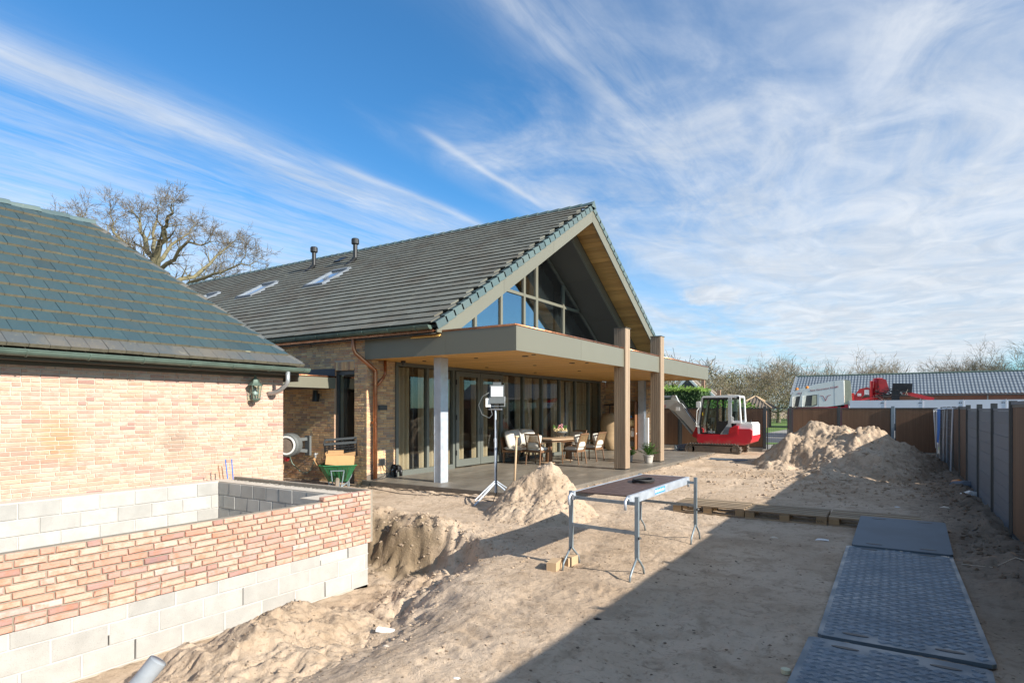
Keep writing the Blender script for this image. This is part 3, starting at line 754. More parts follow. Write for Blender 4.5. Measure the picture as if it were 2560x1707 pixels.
for k, (z, hh, st) in enumerate(((-.10, .142, -1.62), (-.30, .20, -1.34), (-.50, .20, -1.55))):
    block_row(blk, PA(XN-.012), -1.4, 5.69, z, hh, .435, st, .09, 20+k, fill=True)
b = MB(); b.box(XN-.2, XN-.03, -1.4, 5.69, -.70, -.505); part('footing', b, 'concrete', pit)
# inner leaf: dark end wall (facing the camera) and sunlit back wall
XI0, XI1, YE = -8.90, -6.10, 5.44
for k in range(4):
    block_row(blk, PB(YE), XI0, XI1+.04, .475-.2*k, .2, .30, XI0-(.15 if k % 2 else 0)-.02, .14, 30+k)
back = part('block_back', MB().box(-9.12, XI0-.012, -1.4, 5.66, -.6, .668), 'mortar_block', pit)
for k in range(4):
    block_row(back, PA(XI0), -1.4, YE+.0, .475-.2*k, .2, .44, -1.5-(.22 if k % 2 else 0), .14, 40+k)
b = MB(); b.box(-9.13, XI0-.006, -1.4, 5.70, .668, .684).box(XI0-.006, XI1+.11, YE+.005, 5.66, .668, .684); part('mortar_bed', b, 'mortar_white', pit)
# grit of old mortar on the wall top, block stub at the corner, inner leaf of the long wall
b = MB(); rg3 = random.Random(8)
for i in range(210):
    t = rg3.random(); b.blob((XI0+(XI1-XI0+.2)*t, rg3.uniform(5.60, 5.68), .685), rg3.uniform(.005, .016), i, .5, 0, (1.8, 1, .35))
part('mortar_crumbs', b, 'rubble', pit, kind='stuff')
stub = part('block_stub', MB().box(-6.42, XN-.10, 5.02, 5.43, -.5, .655), 'block', pit)
part('mortar_cap', MB().box(-6.42, XN-.10, 5.02, 5.43, .656, .672), 'mortar_white', pit)
part('block_leaf', MB().box(-6.12, XN-.105, -1.4, 5.015, -.5, .56), 'block', pit)
b = MB()
for i in range(3): b.tube([(-8.2+.02*i, 5.0, -.5), (-8.2, 5.0-.1*i, .1)], .05, 10)
del b
b = MB(); b.lathe((-7.0, 3.9, .20), [(.075, -.8), (.075, .0), (.082, .0), (.082, .06), (.06, .06), (.06, -.1)], 18, cap=False)
solo('drain_pipe', b, 'black', 'black plastic pipe end standing inside the block pit', 'pipe')
b = MB(); b.tube([(-4.62, 1.75, -.62), (-4.36, 2.22, .045)], .063, 20, cap=False); b.tube([(-4.62, 1.75, -.62), (-4.36, 2.22, .045)], .058, 20, cap=True)
solo('drain_pipe', b, 'pvc', 'grey plastic pipe poking up beside the near sand heap', 'pipe', smooth=True)

# ------------------------------------------------------------------ garage
GX, GY = -10.0, 7.43
gar = thing('garage', 'low pale brick outbuilding with blue green tiled hipped roof', 'building', (-12.4, 3, 0))
gw = part('wall', MB().box(GX-5, GX-.012, -3, GY, -.3, 2.50), 'mortar_white', gar)
rg4 = random.Random(21)
rows = brick_rows(-.5, GY, .30, 2.47, [], .0625, .051, rg4)
brick_wall(gw, PA(GX), rows, .051, 'brick_garage', .04, .003, .0015, 290, 5)
# roof: front slope, far hip slope, ridge
EX, EY, EZ = -9.62, 7.55, 2.60; WID = 2.85; PITCH = 2.58/2.85; RX, RYE, RZ = EX-WID, 5.10, EZ+WID*PITCH; KH = (EY-RYE)/WID
SL = math.hypot(WID, WID*PITCH)/WID      # slope length per metre of plan
b = MB(); b.add([(EX, -6, EZ-.05), (EX, EY, EZ-.05), (RX, RYE, RZ-.05), (RX, -6, RZ-.05), (RX-WID, EY, EZ-.05), (RX-WID, -6, EZ-.05)], [(0, 1, 2, 3), (1, 4, 2), (4, 5, 3, 2)])
groof = part('roof', b, 'tile_dark', gar)
nrm = Vector((PITCH, 0, 1)).normalized(); upv = Vector((-1, 0, PITCH)).normalized(); alo = Vector((0, 1, 0))
COURSE = .276; TW = .235; NC = int(WID*SL/COURSE)
def tile_poly(b, O, a, s, n, poly, th, tilt, butt=1):
    """tile over polygon poly in (along, upslope) ordered; lower edge proud by th+tilt"""
    smin = min(p[1] for p in poly); smax = max(p[1] for p in poly)
    hgt = lambda q: th+tilt*(1-(q-smin)/(max(smax-smin, 1e-4)))
    k = len(poly); top = [O+a*p[0]+s*p[1]+n*hgt(p[1]) for p in poly]; bot = [O+a*p[0]+s*p[1]+n*(hgt(p[1])-th) for p in poly]
    f = [tuple(range(k))]; b.add(top+bot, f, 0)
    o = len(b.v)-2*k
    for i in range(k):
        j = (i+1) % k; low = abs(poly[i][1]-smin) < 1e-4 and abs(poly[j][1]-smin) < 1e-4
        b.f.append((o+i, o+k+i, o+k+j, o+j)); b.m.append(butt if low else 0)
def clip(poly, fn):
    out = []
    for i in range(len(poly)):
        p, q = poly[i], poly[(i+1) % len(poly)]; a, c = fn(p), fn(q)
        if a >= 0: out.append(p)
        if (a >= 0) != (c >= 0):
            t = a/(a-c); out.append((p[0]+(q[0]-p[0])*t, p[1]+(q[1]-p[1])*t))
    return out
O = Vector((EX, 0, EZ))
lst = []
for r in range(NC+1):
    off = (r % 2)*TW/2; s0 = r*COURSE-.03; s1 = min(s0+COURSE+.07, WID*SL+.02)
    u = -1.0+off
    while u < EY+.3:
        gp = .0025
        poly = [(u+gp, s0), (u+TW-gp, s0), (u+TW-gp, s1), (u+gp, s1)]
        poly = clip(poly, lambda p: (EY-p[1]/SL*KH)-p[0])
        if len(poly) >= 3 and max(p[0] for p in poly)-min(p[0] for p in poly) > .03: lst.append((r, u, poly))
        u += TW
rgT = random.Random(31)
lst.sort(key=lambda t: depth_ok(O+alo*(t[1]+.1)+upv*(t[0]*COURSE+.1)) or 1e6)
rest = MB(); rest_n = 0; lib = {}
for i, (r, u, poly) in enumerate(lst):
    full = len(poly) == 4 and abs(poly[1][0]-poly[0][0]-TW+.005) < 1e-3 and abs(poly[2][0]-poly[3][0]-TW+.005) < 1e-3 and r < NC
    mats = ['tile_low' if r == 0 else 'tile_blue', 'tile_butt']
    if i < 295:
        jx = rgT.uniform(-.004, .004)
        if full:
            kk = (r == 0, rgT.randrange(6))
            if kk not in lib:
                bb = MB(); dz = rgT.uniform(-.004, .004)
                tile_poly(bb, Vector((0, 0, 0)), alo, upv, nrm, [(0, -.03), (TW-.005, -.03), (TW-.005, COURSE+.04), (0, COURSE+.04)], .056, .050+dz); lib[kk] = bb.mesh('tile', mats)
            inst('tile', lib[kk], groof, O+alo*(poly[0][0]+jx*.4)+upv*(r*COURSE+jx))
        else:
            bb = MB(); tile_poly(bb, O, alo, upv, nrm, poly, .056, .050); part('tile', bb, mats, groof)
    else:
        tile_poly(rest, O, alo, upv, nrm, poly, .056, .050)
if rest.v: part('tile_courses', rest, ['tile_blue', 'tile_butt'], groof, kind='stuff')
# hip and ridge tiles
def cap_tile(p, q, w, h, matn, parent, name, seed):
    rg = random.Random(seed); p = Vector(p); q = Vector(q); d = (q-p).normalized(); x = d.cross(Vector((0, 0, 1))).normalized(); z = x.cross(d)
    b = MB(); prof = [(-w, -h*.55), (-w*.62, h*.35), (-w*.2, h*.62), (w*.2, h*.62), (w*.62, h*.35), (w, -h*.55)]
    L = (q-p).length; V = []
    for (t, k, dz) in ((0, 1.0, .022), (.12, 1.0, .022), (1., .9, 0.)):
        for (a, c) in prof: V.append(p+d*(t*L)+x*(a*k)+z*(c*k+dz))
    n = len(prof); F = []
    for r in range(2):
        for i in range(n-1): F.append((r*n+i, r*n+i+1, (r+1)*n+i+1, (r+1)*n+i))
    F.append(tuple(range(n-1, -1, -1))); b.add(V, F)
    return part(name, b, matn, parent)
hipd = Vector((RX, RYE, RZ))-Vector((EX, EY, EZ)); nh = 11
for i in range(nh):
    p = Vector((EX, EY, EZ))+hipd*(i/nh)+Vector((0, 0, .035)); q_ = Vector((EX, EY, EZ))+hipd*((i+1.12)/nh)+Vector((0, 0, .035))
    cap_tile(p, q_, .105, .075, 'tile_low', groof, 'hip_tile', i)
y = RYE+.1
while y > -2.2:
    cap_tile((RX, y, RZ+.03), (RX, y-.47, RZ+.03), .12, .085, 'tile_verge', groof, 'ridge_tile', int(y*10)); y -= .42
# pale lichen patch on one tile near the far eave
u_ = (622-1280)/1507; v_ = (1023-876)/1507; d_ = FW+RT*u_+Vector((0, 0, v_)); den = d_.dot(nrm); tt_ = (Vector((EX, 0, EZ))+nrm*.085-Vector((0, 0, CAMH))).dot(nrm)/den
pc = Vector((0, 0, CAMH))+d_*tt_; b = MB(); rgl = random.Random(2); ring_ = [pc+alo*(.10*rgl.uniform(.6, 1.15)*math.cos(a))+upv*(.055*rgl.uniform(.6, 1.2)*math.sin(a)) for a in np.linspace(0, 2*math.pi, 13)[:-1]]
b.add(ring_+[p+nrm*.006 for p in ring_], [tuple(range(12, 24))]+[(i, (i+1) % 12, 12+(i+1) % 12, 12+i) for i in range(12)]); part('lichen_patch', b, 'cream', groof)
# gutter, fascia board, outlet
def half_gutter(p, q, r, n=9, th=.006):
    p = Vector(p); q = Vector(q); d = (q-p).normalized(); x = d.cross(Vector((0, 0, 1))).normalized()
    b = MB(); V = []
    ang = [math.pi+math.pi*i/(n-1) for i in range(n)]
    for e in (p, q):
        for rr in (r, r-th):
            for a in ang: V.append(e+x*(rr*math.cos(a))+Vector((0, 0, rr*math.sin(a))))
    F = []
    for i in range(n-1):
        F.append((i, i+1, 2*n+i+1, 2*n+i)); F.append((n+i+1, n+i, 3*n+i, 3*n+i+1))
    F += [(0, 2*n, 3*n, n), (n-1, 2*n-1, 4*n-1, 3*n-1)]
    F.append(tuple(range(n))); F.append(tuple(range(2*n, 3*n)))
    b.add(V, F)
    for sgn in (-1, 1): b.tube([p+x*(sgn*r), q+x*(sgn*r)], .009, 6)
    return b
ggut = part('gutter', half_gutter((-9.56, -2, 2.57), (-9.56, 7.66, 2.57), .078), 'verdigris', gar, smooth=False)
for y in np.arange(-.4, 7.6, .72):
    b = MB(); b.tube([(-9.56+.082*math.cos(a), y, 2.57+.082*math.sin(a)) for a in np.linspace(math.pi, 2*math.pi, 9)], .011, 5); part('joint_band', b, 'verdigris', ggut)
part('fascia_board', MB().box(GX+.004, GX+.30, -2, GY+.10, 2.455, 2.47).box(GX+.28, GX+.305, -2, GY+.10, 2.455, 2.56), 'panel_dark', gar)
part('fascia_board', MB().box(GX-4.6, GX+.31, GY+.10, GY+.125, 2.33, 2.56), 'panel_dark', gar)
part('eaves_trim', MB().box(GX+.0, GX+.02, -2, GY, 2.40, 2.452), 'panel_dark', gar)
b = MB(); b.tube([(-9.56, 7.2, 2.50), (-9.56, 7.2, 2.33), (-9.59, 7.2, 2.27), (-9.72, 7.17, 2.17), (-9.82, 7.14, 2.12), (-9.95, 7.12, 2.10), (-10.02, 7.1, 2.10)], .041, 12)
part('downpipe', b, 'zinc', gar, smooth=True)
# house-number free: wall lantern
lan = thing('wall_lantern', 'old green copper wall lantern on the pale garage brick', 'lantern', (GX+.13, 6.74, 1.93))
c = (GX+.13, 6.74, 0)
part('roof', MB().lathe((c[0], c[1], 1.93), [(.135, .30), (.115, .315), (.075, .36), (.06, .41), (.03, .44), (.014, .47), (.02, .49), (.0, .51)], 6), 'verdigris', lan)
part('glass', MB().lathe((c[0], c[1], 1.93), [(.078, .06), (.108, .295)], 6, cap=False), 'cab_glass', lan)
b = MB()
for k in range(6):
    a = math.pi*2*k/6; b.tube([(c[0]+.08*math.cos(a), c[1]+.08*math.sin(a), 1.99), (c[0]+.11*math.cos(a), c[1]+.11*math.sin(a), 2.228)], .007, 5)
b.lathe((c[0], c[1], 1.93), [(.03, .0), (.05, .01), (.085, .045), (.09, .065), (.07, .07)], 6); b.box(GX, GX+.06, 6.72, 6.76, 2.2, 2.24); part('frame', b, 'verdigris', lan)
part('bulb', MB().sphere((c[0], c[1], 2.09), .045), 'lens_white', lan, smooth=True)
# two slim rods sticking out of the gap behind the pit wall
b = MB(); b.tube([(-9.45, 6.0, .1), (-9.52, 5.94, .96)], .009, 6).tube([(-9.42, 6.06, .1), (-9.47, 6.02, .96)], .009, 6); solo('handle_pair', b, 'blue', 'pair of blue handles poking up behind the block pit wall', 'tool')
b = MB(); b.tube([(-9.45, 5.88, .1), (-9.53, 5.82, .87)], .008, 6).tube([(-9.44, 5.92, .1), (-9.51, 5.87, .85)], .008, 6); solo('rod_pair', b, 'wood_brown', 'pair of rusty brown rods behind the block pit wall', 'rod')
# ------------------------------------------------------------------ house
def Yat(px, X):
    u = (px-1280)/1507; d = FW+RT*u; return X*d.y/d.x
HX, HY = -10.62, 10.20
ZP = .12
house = thing('house', 'brick house with dark tiled gable roof, glazed gable and flat timber canopy', 'house', (-12, 17.8, 0))
wall = part('wall', MB().box(-32, HX-.012, HY+.012, HY+.34, -.5, 2.75).box(-32, HX-.012, HY+.012, HY+.34, 2.75, 3.62)
            .box(HX-.34, HX-.012, HY+.36, 11.16, -.3, 3.0), 'mortar_grey', house)
# opening of the tall side door is cut by rebuilding the slab round it
bpy.data.objects.remove(wall)
DX0, DX1, DZ1 = -11.75, -11.04, 2.75
wall = part('wall', MB().box(-32, DX0, HY+.012, HY+.34, -.5, 3.62).box(DX1, HX-.012, HY+.012, HY+.34, -.5, 3.62).box(DX0, DX1, HY+.012, HY+.34, DZ1+.05, 3.62)
            .box(HX-.34, HX-.012, HY+.345, 11.16, -.3, 2.985), 'mortar_grey', house)
rg = random.Random(51)
rows = brick_rows(-14.9, HX, -.12, 3.60, [(DX0, DX1, -.3, DZ1+.215)], .0625, .051, rg)
PBh = PB(HY)
# lay both visible faces in one go: face -Y (long wall) and face +X (gable end pier)
brick_wall(wall, PBh, rows, .051, 'brick_house', .05, .003, .002, 190, 61)
rows = brick_rows(HY, 11.165, .24, 2.98, [], .0625, .051, rg)
brick_wall(wall, PA(HX), rows, .051, 'brick_house', .05, .003, .002, 105, 62)
b = MB(); x = DX0+.004
while x < DX1-.02:
    w = min(.051, DX1-x-.004); bb = MB(); brick_geo(bb, PBh, x, DZ1+.004, w, .205, .06, .003, .002, rg); part('brick', bb, 'brick_house', wall); x += .0625
part('reveal', MB().box(DX0-.001, DX0+.002, HY+.005, HY+.075, -.1, DZ1), 'brick_house', wall)
part('plinth', MB().box(HX-.05, HX+.006, HY, 11.165, -.1, .235), 'patio_side', house)
# tall side window / door
dr = part('side_door', MB().box(DX0, DX0+.075, HY+.07, HY+.14, .0, DZ1).box(DX1-.06, DX1, HY+.07, HY+.14, .0, DZ1).box(DX0+.075, DX1-.06, HY+.07, HY+.14, DZ1-.1, DZ1).box(DX0+.075, DX1-.06, HY+.07, HY+.14, 0, .22), 'anthracite', house)
part('pane', MB().box(DX0+.075, DX1-.06, HY+.10, HY+.108, .22, DZ1-.1), 'glass', dr)
part('blind', MB().box(DX0+.14, DX1-.2, HY+.30, HY+.31, .2, DZ1-.12), 'curtain', dr)
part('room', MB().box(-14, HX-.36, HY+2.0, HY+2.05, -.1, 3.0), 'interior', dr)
# far end pier of the terrace and end wall facing the camera
PIERY = 23.5
part('end_wall', MB().box(HX-.34, HX-.012, PIERY, 24.1, -.3, 2.985).box(HX-.012, -8.40, 24.112, 24.45, -.3, 2.985), 'mortar_grey', house)
ew = house.children[-1]
rows = brick_rows(PIERY, 24.1, ZP+.02, 2.98, [], .0625, .051, rg); brick_wall(ew, PA(HX), rows, .051, 'brick_house', .05, .003, .002, 0, 63)
rows = brick_rows(HX, -8.40, ZP+.02, 2.98, [], .0625, .051, rg); brick_wall(ew, PB(24.1), rows, .051, 'brick_house', .05, .003, .002, 0, 64)
rows = brick_rows(24.1, 24.45, ZP+.02, 2.98, [], .0625, .051, rg); brick_wall(ew, PA(-8.40+.012), rows, .051, 'brick_house', .02, .003, .002, 0, 64)

# terrace of large tiles
ter = thing('terrace', 'raised terrace of large brown grey tiles under the canopy', 'terrace', (-8.4, 17, 0))
part('bed', MB().box(HX-.1, -6.03, 10.16, 24.06, -.3, ZP-.005), 'concrete', ter)
rg = random.Random(71)
tx = [-6.0, -6.9, -7.8, -8.7, -9.6, -10.5, -10.72]; y = 10.13
while y < 24.0:
    y1 = min(y+.9, 24.06)
    for a, c in zip(tx[1:], tx[:-1]):
        part('paving_tile', MB().box(a+.004, c-.004, y+.004, y1-.004, ZP-.03, ZP+rg.uniform(-.001, .001)), 'patio', ter)
    y += .9
y = 10.13
while y < 24.0:
    y1 = min(y+.9, 24.06); part('edge_tile', MB().box(-6.012, -5.995, y+.003, y1-.003, -.04, ZP-.004), 'patio_side', ter); y += .9
x = -10.7
while x < -6.05:
    x1 = min(x+.9, -6.0); part('edge_tile', MB().box(x+.003, x1-.003, 10.118, 10.135, -.06, ZP-.004), 'patio_side', ter); x += .9

# glazed front under the canopy
FX = -10.64
gl = part('glazed_front', MB().box(FX-.06, FX+.06, 11.17, 23.5, 2.90, 2.985).box(FX-.06, FX+.06, 11.17, 13.45, ZP, ZP+.13).box(FX-.06, FX+.06, 15.95, 23.5, ZP, ZP+.10), 'frame', house)
mull = [11.20]+[Yat(p, FX) for p in (1065, 1130)]+[13.53]
mpx = [Yat(p, FX) for p in (1306, 1353, 1397, 1436, 1470)]
for yy in [11.20, Yat(1066, FX), 13.49, 15.98]+mpx+[23.46]:
    part('mullion', MB().box(FX-.055, FX+.062, yy-.045, yy+.045, ZP, 2.90), 'frame', gl)
bays = [11.20, Yat(1066, FX), 13.49]; bays2 = [15.98]+mpx+[23.46]
for bb in (bays, bays2):
    for a, c in zip(bb[:-1], bb[1:]):
        part('pane', MB().box(FX-.006, FX+.006, a+.045, c-.045, ZP+.1, 2.90), 'glass', gl)
for a, c in ((13.54, 14.71), (14.73, 15.93)):       # pair of patio doors standing slightly proud
    d = part('patio_door', MB().box(FX+.04, FX+.11, a, a+.13, ZP+.05, 2.88).box(FX+.04, FX+.11, c-.13, c, ZP+.05, 2.88).box(FX+.04, FX+.11, a+.13, c-.13, 2.74, 2.88).box(FX+.04, FX+.11, a+.13, c-.13, ZP+.05, ZP+.25)
             .box(FX+.11, FX+.125, a+.02 if a > 14 else c-.06, a+.06 if a > 14 else c-.02, 1.05, 1.25), 'frame', house)
    part('pane', MB().box(FX+.07, FX+.08, a+.13, c-.13, ZP+.25, 2.74), 'glass', d)
    for z in (.5, 1.5, 2.5): part('hinge', MB().box(FX+.10, FX+.13, (a-.012 if a < 14 else c-.006), (a+.006 if a < 14 else c+.012), z, z+.14), 'black', d)
# rooms behind the glass
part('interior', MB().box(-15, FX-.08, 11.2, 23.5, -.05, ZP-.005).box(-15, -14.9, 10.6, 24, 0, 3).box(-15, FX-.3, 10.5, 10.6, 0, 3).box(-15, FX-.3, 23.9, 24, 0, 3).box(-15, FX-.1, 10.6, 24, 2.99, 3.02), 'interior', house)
def curtain(a, c, label, amp=.055, wl=.19, X=-10.98, z0=ZP+.02, z1=2.9, mt='curtain', ztop=None):
    n = max(8, int((c-a)/.022)); b = MB(); V = []; rgc = random.Random(int(a*100)); ph = rgc.random()*6
    for i in range(n+1):
        y = a+(c-a)*i/n; k = ph+2*math.pi*(y-a)/wl+.7*math.sin(y*3.1)
        x = X+amp*math.sin(k)+.012*math.sin(2.3*k)
        V.append((x, y, z0)); V.append((x-.01+.2*amp*math.sin(k), y+.01*math.sin(k), z1 if ztop is None else ztop(y)))
    F = [(2*i, 2*i+2, 2*i+3, 2*i+1) for i in range(n)]
    b.add(V, F); return solo('curtain', b, mt, label, 'curtain', 'curtains behind the glazed front', smooth=True)
curtain(11.27, 12.02, 'beige pleated curtain nearest the brick corner of the glazed front')
curtain(12.38, 13.2, 'beige pleated curtain behind the front galvanised column')
curtain(13.72, 14.5, 'beige pleated curtain behind the left patio door')
curtain(14.9, 15.65, 'beige pleated curtain behind the right patio door')
nm = ['just right of the patio doors', 'behind the corner sofa', 'behind the raised flower bowl', 'right of the flower bowl', 'behind the rear dining chairs', 'at the far end of the glass']
for (a, c), s in zip(zip(bays2[:-1], bays2[1:]), nm): curtain(a+.08, c-.12-.2*(int(a*7) % 2), 'beige pleated curtain '+s)

# steel columns
def hcol(x0, x1, y0, y1, z0, z1, mb=None):
    b = mb or MB(); t = .014
    b.box(x0, x1, y0, y0+t, z0, z1).box(x0, x1, y1-t, y1, z0, z1).box((x0+x1)/2-.006, (x0+x1)/2+.006, y0+t, y1-t, z0, z1); return b
b = MB().box(-8.815, -8.80, 10.73, 11.0, ZP, 2.985).box(-9.0, -8.985, 10.73, 11.0, ZP, 2.985).box(-8.985, -8.815, 10.735, 10.75, ZP, 2.985)
part('steel_column', b, 'galv', house)
part('steel_column', hcol(-9.06, -8.80, 23.86, 24.08, ZP, 2.985), 'galv', house)
part('timber_board', MB().box(-8.80, -8.66, 23.95, 24.06, ZP, 1.45), 'white', house)

# flat canopy
CX0, CX1, CY0, CY1, CZ0, CZ1 = HX, -6.40, 10.16, 24.62, 2.988, 3.47
can = part('canopy', MB().box(HX-.02, CX1-.05, CY0+.05, CY1-.05, CZ0+.05, CZ1-.02), 'bitumen', house)
def panel(*a, name='fascia_panel', m='olive'): return part(name, MB().box(*a), m, can)
g4 = .004
panel(CX0-.02, -8.21-g4/2, CY0, CY0+.03, CZ0-.01, CZ1); panel(-8.21+g4/2, CX1-.031, CY0, CY0+.03, CZ0-.01, CZ1)
PJ = Yat(1453, CX1); J2 = Yat(1718, CX1)
P1, P2 = (15.77, 16.11), (18.72, 19.06)
for a, c in ((CY0, PJ), (PJ, P1[0]-.006), (P1[1]+.02, P2[0]-.006), (P2[1]+.02, J2), (J2, CY1)): panel(CX1-.03, CX1, a+g4/2, c-g4/2, CZ0-.01, CZ1)
panel(CX0, CX1-.031, CY1-.03, CY1, CZ0-.01, CZ1)
b = MB()
for (p, q_) in (((-8.30, CY0+.02, CZ1+.022), (CX1-.01, CY0+.02, CZ1+.022)), ((CX1-.02, CY0+.012, CZ1+.022), (CX1-.02, P1[0]-.01, CZ1+.022)), ((CX1-.02, P1[1]+.02, CZ1+.022), (CX1-.02, P2[0]-.01, CZ1+.022)), ((CX1-.02, P2[1]+.02, CZ1+.022), (CX1-.02, CY1+.02, CZ1+.022))):
    b.tube([p, q_], .028, 10)
part('copper_edge', b, 'copper', can, smooth=True)
b = MB()
for yy in (11.35, 12.6, 13.9, 15.2, 17.3, 20.3, 21.7, 23.1): b.tube([(CX1-.02, yy-.02, CZ1+.022), (CX1-.02, yy+.02, CZ1+.022)], .031, 10)
part('copper_joint', b, 'copper', can)
rg = random.Random(81); y = CY0+.035
while y < CY1-.04:
    y1 = min(y+.136, CY1-.035)
    part('soffit_board', MB().box(HX+.0, CX1-.034, y+.002, y1-.002, CZ0+.002+rg.uniform(-.001, .001), CZ0+.02), 'soffit', can); y += .138
b = MB()
for px_, X_, big in ((1181, 0, 0), (1190, 0, 0), (1063, 0, 0)): pass
def Zat(px, py, z):
    u = (px-1280)/1507; v = (1023-py)/1507; d = FW+RT*u; t = (z-1.8)/v; return d.x*t, d.y*t
for px, py, big in ((1061, 902, 0), (1190, 895, 0), (1313, 890, 1), (1334, 886, 0), (1430, 907, 1), (1217, 918, 0), (1337, 913, 0), (1467, 907, 0), (1338, 931, 0), (1448, 927, 0), (1555, 935, 0)):
    x_, y_ = Zat(px, py, CZ0)
    if y_ > 24 or x_ < HX: continue
    part('downlight', MB().lathe((x_, y_, CZ0-.012), [(.07 if big else .045, 0), (.075 if big else .05, .014)], 14), 'black', can)
cam_ = thing('security_camera', 'small black dome camera under the canopy at the brick corner', 'camera', (-10.2, 10.75, 2.9))
x_, y_ = Zat(1008, 902, CZ0); cam_.location = (x_, y_, 2.9)
part('mount', MB().lathe((x_, y_, 2.935), [(.06, 0), (.06, .052)], 14), 'black', cam_); part('dome', MB().sphere((x_, y_, 2.93), .048), 'anthracite', cam_, smooth=True)
# two timber clad pillars passing the canopy edge
for (y0, y1), zt, zb in ((P1, 4.06, ZP+.03), (P2, 4.13, ZP+.03)):
    x0, x1 = -6.695, -6.355
    pl = part('pillar', MB().box(x0+.022, x1-.022, y0+.022, y1-.022, ZP-.0, zt-.02), 'black', house)
    for i in range(5):
        w = (x1-x0)/5; part('cladding_board', MB().box(x0+i*w+.004, x0+(i+1)*w-.004, y0, y0+.021, zb, zt), 'cladding', pl)
        part('cladding_board', MB().box(x0+i*w+.004, x0+(i+1)*w-.004, y1-.021, y1, zb, zt), 'cladding', pl)
    for i in range(4):
        w = (y1-y0-.044)/4; yy = y0+.022
        part('cladding_board', MB().box(x1-.021, x1, yy+i*w+.0015, yy+(i+1)*w-.0015, zb, zt), 'cladding', pl)
        part('cladding_board', MB().box(x0, x0+.021, yy+i*w+.0015, yy+(i+1)*w-.0015, zb, zt), 'cladding', pl)
    part('pillar_cap', MB().box(x0-.02, x1+.02, y0-.02, y1+.02, zt, zt+.015), 'panel_dark', pl)

# main roof
RY, RZM, SLP, VX, EYM = 17.80, 8.36, .606, -8.30, 9.98
def rz(y): return RZM-SLP*abs(y-RY)
EYR = 2*RY-EYM
b = MB(); xl = -34
for dz in (-.06,):
    b.add([(VX-.03, EYM, rz(EYM)+dz), (VX-.03, RY, RZM+dz), (xl, RY, RZM+dz), (xl, EYM, rz(EYM)+dz), (VX-.03, EYR, rz(EYR)+dz), (xl, EYR, rz(EYR)+dz)], [(0, 1, 2, 3), (1, 4, 5, 2)])
    b.add([(VX-.03, EYM, rz(EYM)+dz-.14), (VX-.03, RY, RZM+dz-.14), (xl, RY, RZM+dz-.14), (xl, EYM, rz(EYM)+dz-.14), (VX-.03, EYR, rz(EYR)+dz-.14), (xl, EYR, rz(EYR)+dz-.14)], [(0, 3, 2, 1), (1, 2, 5, 4)])
roof = part('roof', b, 'tile_dark', house)
cosr = 1/math.hypot(1, SLP); nr = Vector((0, -SLP, 1))*cosr; ur = Vector((0, 1, SLP))*cosr; ar = Vector((1, 0, 0))
SLEN = (RY-EYM)/cosr; NCM = 27; CM = SLEN/NCM; TWM = .30
Om = Vector((VX, EYM, rz(EYM)))
skys = []   # skylight footprints (X0, X1, s0, s1)
for (xa, xb, ya, yb) in ((-17.66, -16.66, 13.98, 15.30), (-21.70, -20.70, 13.98, 15.22), (-25.6, -24.6, 14.0, 15.2)):
    skys.append((xa-VX, xb-VX, (ya-EYM)/cosr, (yb-EYM)/cosr))
tl = []
for r in range(NCM):
    s0 = r*CM-.02; s1 = s0+CM+.07; u = -.105-(r % 2)*TWM/2
    while u > xl-VX+2:
        if not any(a-.02 < u-TWM/2 < b_+.02 and c-.1 < s0+CM/2 < d_+.02 for a, b_, c, d_ in skys): tl.append((r, u, s0, s1))
        u -= TWM
tl.sort(key=lambda t: depth_ok(Om+ar*t[1]+ur*(t[0]*CM)) or 1e6)
rgm = random.Random(91); lib = []
for k in range(8):
    bb = MB(); tile_poly(bb, Vector((0, 0, 0)), ar, ur, nr, [(0, 0), (TWM-.005, 0), (TWM-.005, CM+.06), (0, CM+.06)], .046, .034+rgm.uniform(-.0025, .0025)); lib.append(bb.mesh('tile', ['tile_dark', 'tile_dark_butt']))
rest = MB()
for i, (r, u, s0, s1) in enumerate(tl):
    if i < 298: inst('tile', rgm.choice(lib), roof, Om+ar*(u-TWM)+ur*(s0+rgm.uniform(-.002, .002)))
    else:
        d = depth_ok(Om+ar*u+ur*s0)
        if d is None or (Om+ar*u).x < -33: continue
        tile_poly(rest, Om, ar, ur, nr, [(u-TWM, s0), (u-.005, s0), (u-.005, s1), (u-TWM, s1)], .046, .034+rgm.uniform(-.0025, .0025))
part('tile_courses', rest, ['tile_dark', 'tile_dark_butt'], roof, kind='stuff')
# verge tiles left and right
nr2 = Vector((0, SLP, 1))*cosr; ur2 = Vector((0, -1, SLP))*cosr
for side in (0, 1):
    o2 = Om if side == 0 else Vector((VX, EYR, rz(EYR))); uu = ur if side == 0 else ur2; nn = nr if side == 0 else nr2
    for r in range(NCM):
        p = o2+uu*(r*CM-.02); q_ = o2+uu*((r+1)*CM+.03)
        b = MB(); t0, t1 = .060, .028; dn = .165
        A = [p+nn*t0, q_+nn*t1, q_+nn*(t1-dn), p+nn*(t0-dn)]
        V = [a+ar*.03 for a in A]+[a+ar*.008 for a in A]+[p+nn*t0-ar*.11, q_+nn*t1-ar*.11]
        b.add(V, [(0, 1, 2, 3), (4, 7, 6, 5), (0, 3, 7, 4), (2, 1, 5, 6), (3, 2, 6, 7), (0, 8, 9, 1), (0, 4, 8), (1, 9, 5), (8, 4, 5, 9)])
        part('verge_tile', b, 'tile_verge', roof)
